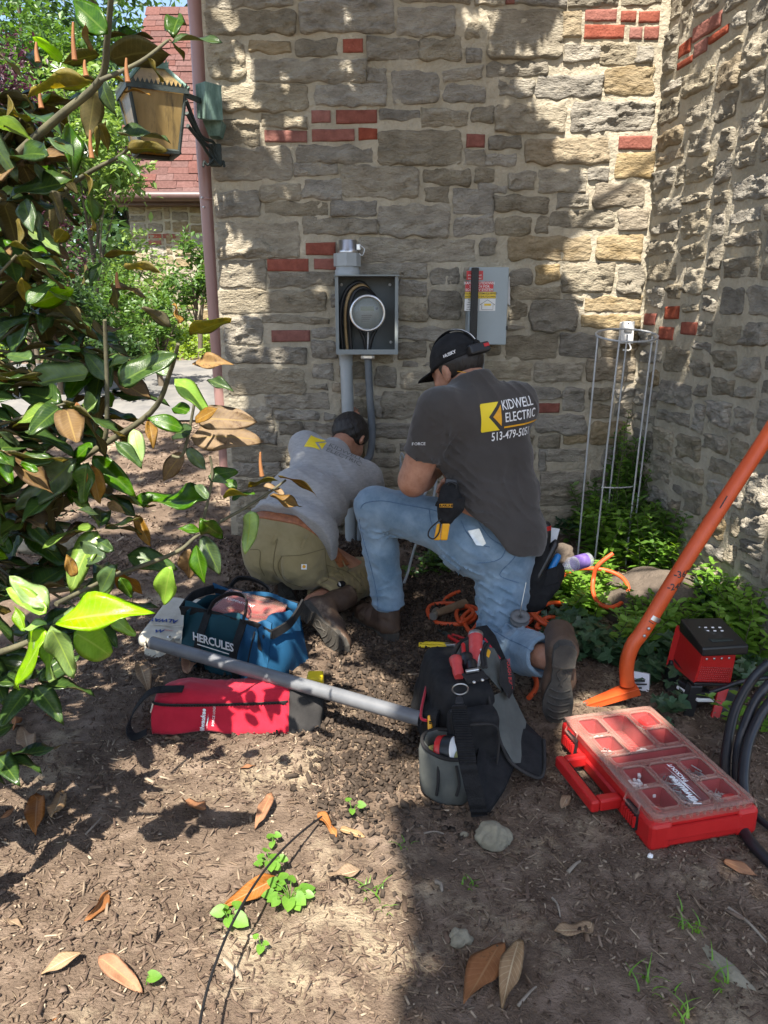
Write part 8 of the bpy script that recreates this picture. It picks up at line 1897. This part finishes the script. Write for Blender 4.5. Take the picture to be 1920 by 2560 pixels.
def patch(n, region, h, lean=.05):
    out = []
    for _ in range(n):
        px, py = random.choice(region); px += random.gauss(0, 26); py += random.gauss(0, 16); g_ = ground_at(px, py)
        if g_.y > WY-.06: g_.y = WY-.08
        a = (g_-CORN); 
        if a.dot(side.n) < .06: g_ += side.n*(.07-a.dot(side.n))
        out.append((g_.x, g_.y, random.uniform(*h), random.gauss(0, lean), random.gauss(-.02, lean)))
    return out
VG = 'green leafy shrubs in the corner of the walls'
stem_plant('leafy_shrub', 'green leafy shrub with tall thin shoots against the right wall', patch(62, [(1640, 1330), (1580, 1330), (1690, 1310), (1740, 1330), (1660, 1350)], (.3, .62), .06), None, 'vinca_leaf', .052, 9, VG)
stem_plant('leafy_shrub', 'dense green shrub around the foot of the plant support', patch(106, [(1480, 1330), (1540, 1340), (1600, 1345), (1520, 1370), (1590, 1375)], (.16, .36)), None, 'vinca_leaf', .056, 7, VG)
stem_plant('leafy_shrub', 'bright green leafy growth at the middle of the corner bed', patch(91, [(1500, 1400), (1560, 1400), (1640, 1400), (1690, 1420), (1620, 1430)], (.14, .3)), None, 'vinca_young', .056, 7, VG)
stem_plant('leafy_shrub', 'green leafy shrub behind the orange pipe handle', patch(66, [(1740, 1400), (1790, 1420), (1760, 1440)], (.14, .36)), None, 'vinca_leaf', .056, 7, VG)
stem_plant('leafy_shrub', 'small green leafy plant growing through the orange hose tangle', patch(55, [(1430, 1520), (1460, 1550), (1490, 1500), (1400, 1500)], (.08, .2)), None, 'vinca_young', .052, 6, VG)
stem_plant('leafy_shrub', 'low green plant in front of the brown boulder', patch(45, [(1600, 1600), (1650, 1610), (1690, 1590), (1580, 1620)], (.08, .2)), None, 'vinca_young', .052, 6, VG)
stem_plant('leafy_shrub', 'green plant at the right edge behind the red work light', patch(60, [(1880, 1600), (1910, 1560), (1860, 1640), (1840, 1560)], (.1, .28)), None, 'vinca_young', .056, 6, VG)
stem_plant('leafy_shrub', 'few yellow green leaves at the right edge among the cables', patch(5, [(1890, 1830), (1905, 1850)], (.04, .1)), None, 'vinca_young', .056, 4, VG)
stem_plant('leafy_shrub', 'thin climbing plant inside the wire plant support', [(1.16, 3.62, .75, .05, .03), (1.13, 3.62, .6, .09, .05), (1.18, 3.6, .5, .0, .05), (1.2, 3.65, .68, .01, .05)], None, 'vinca_young', .032, 14, VG)
stem_plant('leafy_shrub', 'small round leaved plant under the bent knee by the wall', patch(29, [(1085, 1420), (1060, 1410), (1110, 1415)], (.05, .12)), None, 'vinca_leaf', .035, 4, VG)
def ivy(name, label, region, n, h=(.02, .12)):
    V = []; Fc = []; c = ground_at(*region[0]); o = empty(name, c, label, 'ivy', 'ivy patches')
    lobes = [(0, 0), (-.28, .42), (-.05, .36), (-.06, .52), (.28, .62), (.3, .3), (.62, .3), (1.0, 0)]
    ring = lobes+[(x, -y) for x, y in lobes[-2:0:-1]]
    for _ in range(n):
        px, py = random.choice(region); px += random.gauss(0, 22); py += random.gauss(0, 16); g_ = ground_at(px, py); a = random.uniform(0, 6.28)
        e = random.uniform(-.6, .2); d = Vector((math.cos(a)*math.cos(e), math.sin(a)*math.cos(e), math.sin(e))); L = random.uniform(.03, .06)
        B = basis(d, Vector((random.gauss(0, .35), random.gauss(-.45, .3), 1))); p = g_+Vector((0, 0, random.uniform(*h)))
        k = len(V); V.append(p+B @ Vector((.25*L, 0, -.06*L))); V += [p+B @ Vector((x*L, y*L, .12*L*abs(y))) for x, y in ring]; m_ = len(ring); Fc += [[k, k+1+i, k+1+(i+1) % m_] for i in range(m_)]
    f = pymesh('foliage', V, Fc, 'ivy_leaf', o); f['kind'] = 'stuff'; return o
ivy('ivy', 'dark ivy covering the ground between boot and orange tool', [(1440, 1600), (1480, 1620), (1520, 1640), (1460, 1640), (1550, 1660), (1400, 1590)], 198, (.01, .1))
ivy('ivy', 'dark ivy trailing over the right end of the boulder', [(1800, 1450), (1840, 1480), (1870, 1510), (1790, 1490), (1900, 1480), (1760, 1560)], 216, (.03, .2))
ivy('ivy', 'dark ivy under and behind the red work light', [(1660, 1680), (1650, 1720), (1680, 1800), (1700, 1650), (1850, 1720), (1880, 1700), (1640, 1640)], 144, (.01, .1))
ivy('ivy', 'dark ivy at the foot of the wall under the bent knee', [(1040, 1400), (1100, 1400), (1150, 1400), (1180, 1410), (1420, 1340)], 126, (.02, .12))

# ---------------------------------------------------------------- small things on the mulch
mat('dry_leaf', (.2, .078, .028), (.34, .15, .06), rough=.7, spec=.3, dirt=((.1, .05, .025), 22, .58), scale=12, bump=.3, bscale=90, obj_random=.1, subs=.1, rib=(.36, .2, .09))
mat('dry_leaf_tan', (.2, .12, .058), (.34, .22, .115), rough=.75, spec=.3, dirt=((.13, .08, .04), 22, .58), scale=16, bump=.3, bscale=90, obj_random=.15, subs=.1, rib=(.5, .4, .25))
mat('weed', (.08, .2, .02), (.16, .32, .04), rough=.45, scale=12, subs=.35)
mat('twig_grey', (.16, .13, .1), (.28, .24, .19), rough=.9, scale=20)
DL = """492,1768:400,1700? """
dry = [(1085, 1000, 0, 0)]
fallen = [ # base px, tip px, kind, what sets it apart (photo 1920x2560)
 (95, 2000, 88, 2092, 'r', 'broad rust brown fallen leaf at the left beside a tan one'), (155, 1980, 138, 2072, 't', 'upright tan fallen leaf at the left beside a rust one'), (20, 2300, 60, 2330, 't', 'thin curled tan leaf low at the left'), (600, 1925, 640, 1915, 'r', 'small rust leaf scrap above the round weeds'), (1420, 1990, 1400, 2035, 't', 'small tan leaf scrap in shade left of the organizer'), (2, 2050, 40, 2025, 'r', 'rust fallen leaf cut by the left edge'),
 (460, 2002, 508, 2062, 'r', 'shiny rust fallen leaf with pale spot, left of centre'), (680, 2008, 643, 2078, 'r', 'narrow rust fallen leaf pointing up, above the green weeds'), (795, 2045, 845, 2098, 'r', 'dark rust fallen leaf beside the tip of the black rod'),
 (848, 2080, 915, 2098, 't', 'pale tan fallen leaf right of the dark rust one'), (700, 2210, 560, 2282, 'r', 'large rust fallen leaf under the black rod'), (905, 2180, 815, 2215, 't', 'tan fallen leaf beside the grass blades'),
 (275, 2240, 225, 2315, 'r', 'curled dark brown fallen leaf standing on edge'), (210, 2400, 95, 2450, 't', 'tan fallen leaf near the lower left'), (250, 2415, 355, 2495, 'r', 'big curled orange brown leaf near the bottom left'),
 (1485, 2320, 1380, 2355, 't', 'flat tan fallen leaf with twig in the shade'), (1250, 2410, 1155, 2545, 'r', 'dark rust fallen leaf in shade at the bottom'), (1295, 2405, 1250, 2530, 't', 'tan fallen leaf next to the dark rust one at the bottom'),
 (1805, 2160, 1895, 2195, 'r', 'glossy brown fallen leaf at the right below the cables'), (60, 1830, 75, 1900, 't', 'tan leaf in shadow at the far left'), (20, 1780, 45, 1830, 'r', 'brown leaf in shadow at the left edge'), (110, 1790, 160, 1805, 'r', 'rust leaf in the magnolia shadow'),
 (480, 1640, 470, 1700, 'r', 'brown leaf standing behind the red bag'), (350, 1680, 375, 1740, 't', 'pale leaf behind the left end of the red bag'), (410, 1853, 460, 1850, 't', 'leaf pinned under the front of the red bag'), (130, 2555, 150, 2535, 'r', 'small rust leaf cut by the bottom edge')]
for (x0, y0, x1, y1, kd, lab) in fallen:
    a, b = ground_at(x0, y0), ground_at(x1, y1); a.z += .008; b.z += .01; L = (b-a).length
    if L > .19: b = a+(b-a)*.19/L; L = .19
    v_, f_, s_ = leaf_geo(L, L*random.uniform(.28, .37), random.uniform(.25, .7), random.uniform(-.28, .25), random.uniform(.07, .14), nu=12, nv=6, seed=int(x0+y0))
    nn = Vector((random.gauss(0, .25), random.gauss(-.2, .2), 1)) if 'edge' not in lab else Vector((1, .2, .35)); B = basis(b-a, nn)
    V = [a+B @ q for q in v_]; lo = min(q.z-gz(q.x, q.y) for q in V); V = [q-Vector((0, 0, lo-.001)) for q in V]
    o = pymesh('fallen_leaf', V, f_, None, None, True, mats=['dry_leaf' if kd == 'r' else 'dry_leaf_tan']*2, mi=s_); leafuv(o.data, leaf_geo.uv); tag(o, lab, 'leaf', 'fallen magnolia leaves on the mulch')
def weed(label, px, py, n, r, L, seed):
    rs = random.Random(seed); c = ground_at(px, py); o = empty('weed', c, label, 'weed', 'small green weeds'); st = MB(); V = []; Fc = []
    for i in range(n):
        a = i*2.4+rs.uniform(-.3, .3); d = Vector((math.cos(a), math.sin(a), 0)); tip = c+d*r*rs.uniform(.4, 1)+Vector((0, 0, rs.uniform(.015, .04)))
        st.tube(spline([c, (c+tip)/2+Vector((0, 0, .012)), tip], 4), .0011, 4, caps=False); l = L*rs.uniform(.7, 1.2)
        B = basis(d+Vector((0, 0, -.2)), Vector((rs.gauss(0, .3), rs.gauss(-.3, .2), 1)))
        ring = [(0, 0), (-.22, .3), (.05, .5), (.4, .46), (.75, .26), (1, 0), (.75, -.26), (.4, -.46), (.05, -.5), (-.22, -.3)]
        k = len(V); V.append(tip+B @ Vector((.35*l, 0, -.04*l))); V += [tip+B @ Vector((x*l, y*l, .1*l*abs(y)+.02*l*math.sin(x*9))) for x, y in ring]; m_ = len(ring); Fc += [[k, k+1+j, k+1+(j+1) % m_] for j in range(m_)]
    t_ = st.build('stem', 'weed', o); t_['kind'] = 'stuff'; pymesh('foliage', V, Fc, 'weed', o, True)['kind'] = 'stuff'
weed('round leaved green weed crossed by the black rod', 675, 2170, 7, .03, .026, 1); weed('bushy green weed with pale roots at the centre of the sunny mulch', 725, 2255, 14, .042, .027, 2); weed('crinkled green weed beside the black rod, lowest of the clumps', 570, 2310, 7, .025, .03, 3)
weed('tiny green seedling below the weed clumps', 655, 2380, 3, .012, .016, 4); weed('little two leaf weed at the shadow edge', 880, 2040, 3, .022, .018, 5); weed('single small green leaf near the lower left leaf', 365, 2470, 1, .01, .03, 6); weed('small weed leaf clump above the rod weed', 683, 2112, 3, .014, .024, 7)
def grass(label, px, py, n, h, seed):
    rs = random.Random(seed); c = ground_at(px, py); V = []; Fc = []
    for i in range(n):
        a = rs.uniform(0, 6.28); d = Vector((math.cos(a), math.sin(a), 0)); b = c+Vector((rs.gauss(0, .014), rs.gauss(0, .014), 0)); hh = h*rs.uniform(.5, 1.1); w_ = Vector((-d.y, d.x, 0))*.0028; k = len(V)
        for t_ in range(5): f = t_/4; p = b+d*hh*.75*f*f+Vector((0, 0, hh*(f-.45*f*f))); V += [p-w_*(1-f*.9), p+w_*(1-f*.9)]
        Fc += [[k+2*t_, k+2*t_+1, k+2*t_+3, k+2*t_+2] for t_ in range(4)]
    o = pymesh('grass_tuft', V, Fc, 'weed', None, True); tag(o, label, 'grass', 'grass tufts in the mulch')
grass('grass tuft beside the tan leaf at the shadow edge', 925, 2225, 12, .055, 1); grass('grass blades at the shadow edge, lower', 970, 2270, 5, .05, 2); grass('grass tuft at the lower right by the pale stone', 1720, 2320, 14, .05, 3); grass('upright grass plant at the bottom right', 1610, 2465, 9, .06, 4)
grass('grass tuft lowest at the bottom right', 1790, 2455, 10, .05, 5); grass('faint grass tuft in shade at bottom centre', 1180, 2205, 6, .035, 6); grass('grass sprout at the shadow edge near the tool bag', 1000, 2120, 6, .045, 7); grass('thin grass at the bottom edge right', 1710, 2545, 8, .05, 8); grass('small grass sprout under the magnolia', 165, 1435, 6, .08, 9)
for k, (x0, y0, x1, y1, r, lab) in enumerate([(1820, 2275, 1915, 2365, .004, 'long pale twig lying at the right edge'), (1380, 2250, 1400, 2300, .003, 'forked dry twig beside the flat tan leaf'), (1420, 2185, 1450, 2160, .005, 'short chunky wood piece in the shaded mulch'), (1295, 2520, 1340, 2475, .0035, 'pale stick beside the two leaves at the bottom'), (1060, 2088, 1110, 2092, .003, 'thin pale stick near the pale rock'), (215, 2090, 255, 2050, .003, 'pale thin stick in the sunny mulch at left'), (60, 2050, 105, 2005, .004, 'pale sliver of wood beside the rust leaf at left'), (1090, 2210, 1105, 2235, .006, 'pale lobed dry leaf piece in shade')]):
    a, b = ground_at(x0, y0), ground_at(x1, y1); a.z += .006; b.z += .009; mb = MB(); mb.tube(spline([a, (a+b)/2+Vector((.004, .004, .003)), b], 5), [r*(1-.05*i) for i in range(11)], 6); o = mb.build('twig', 'twig_grey'); tag(o, lab, 'twig', 'twigs lying on the mulch')
# black rod stuck in the soil, bowing over the mulch
P = [ground_at(865, 1993)+Vector((0, 0, -.01)), atz(760, 2075, .05), atz(670, 2165, .085), atz(590, 2290, .105), atz(535, 2420, .11), atz(505, 2530, .11), atz(495, 2620, .11)]
mb = MB(); mb.tube(spline(P, 8), .0028, 7); tag(mb.build('rod', 'black_rubber'), 'thin black bent rod arching over the sunny mulch', 'rod')
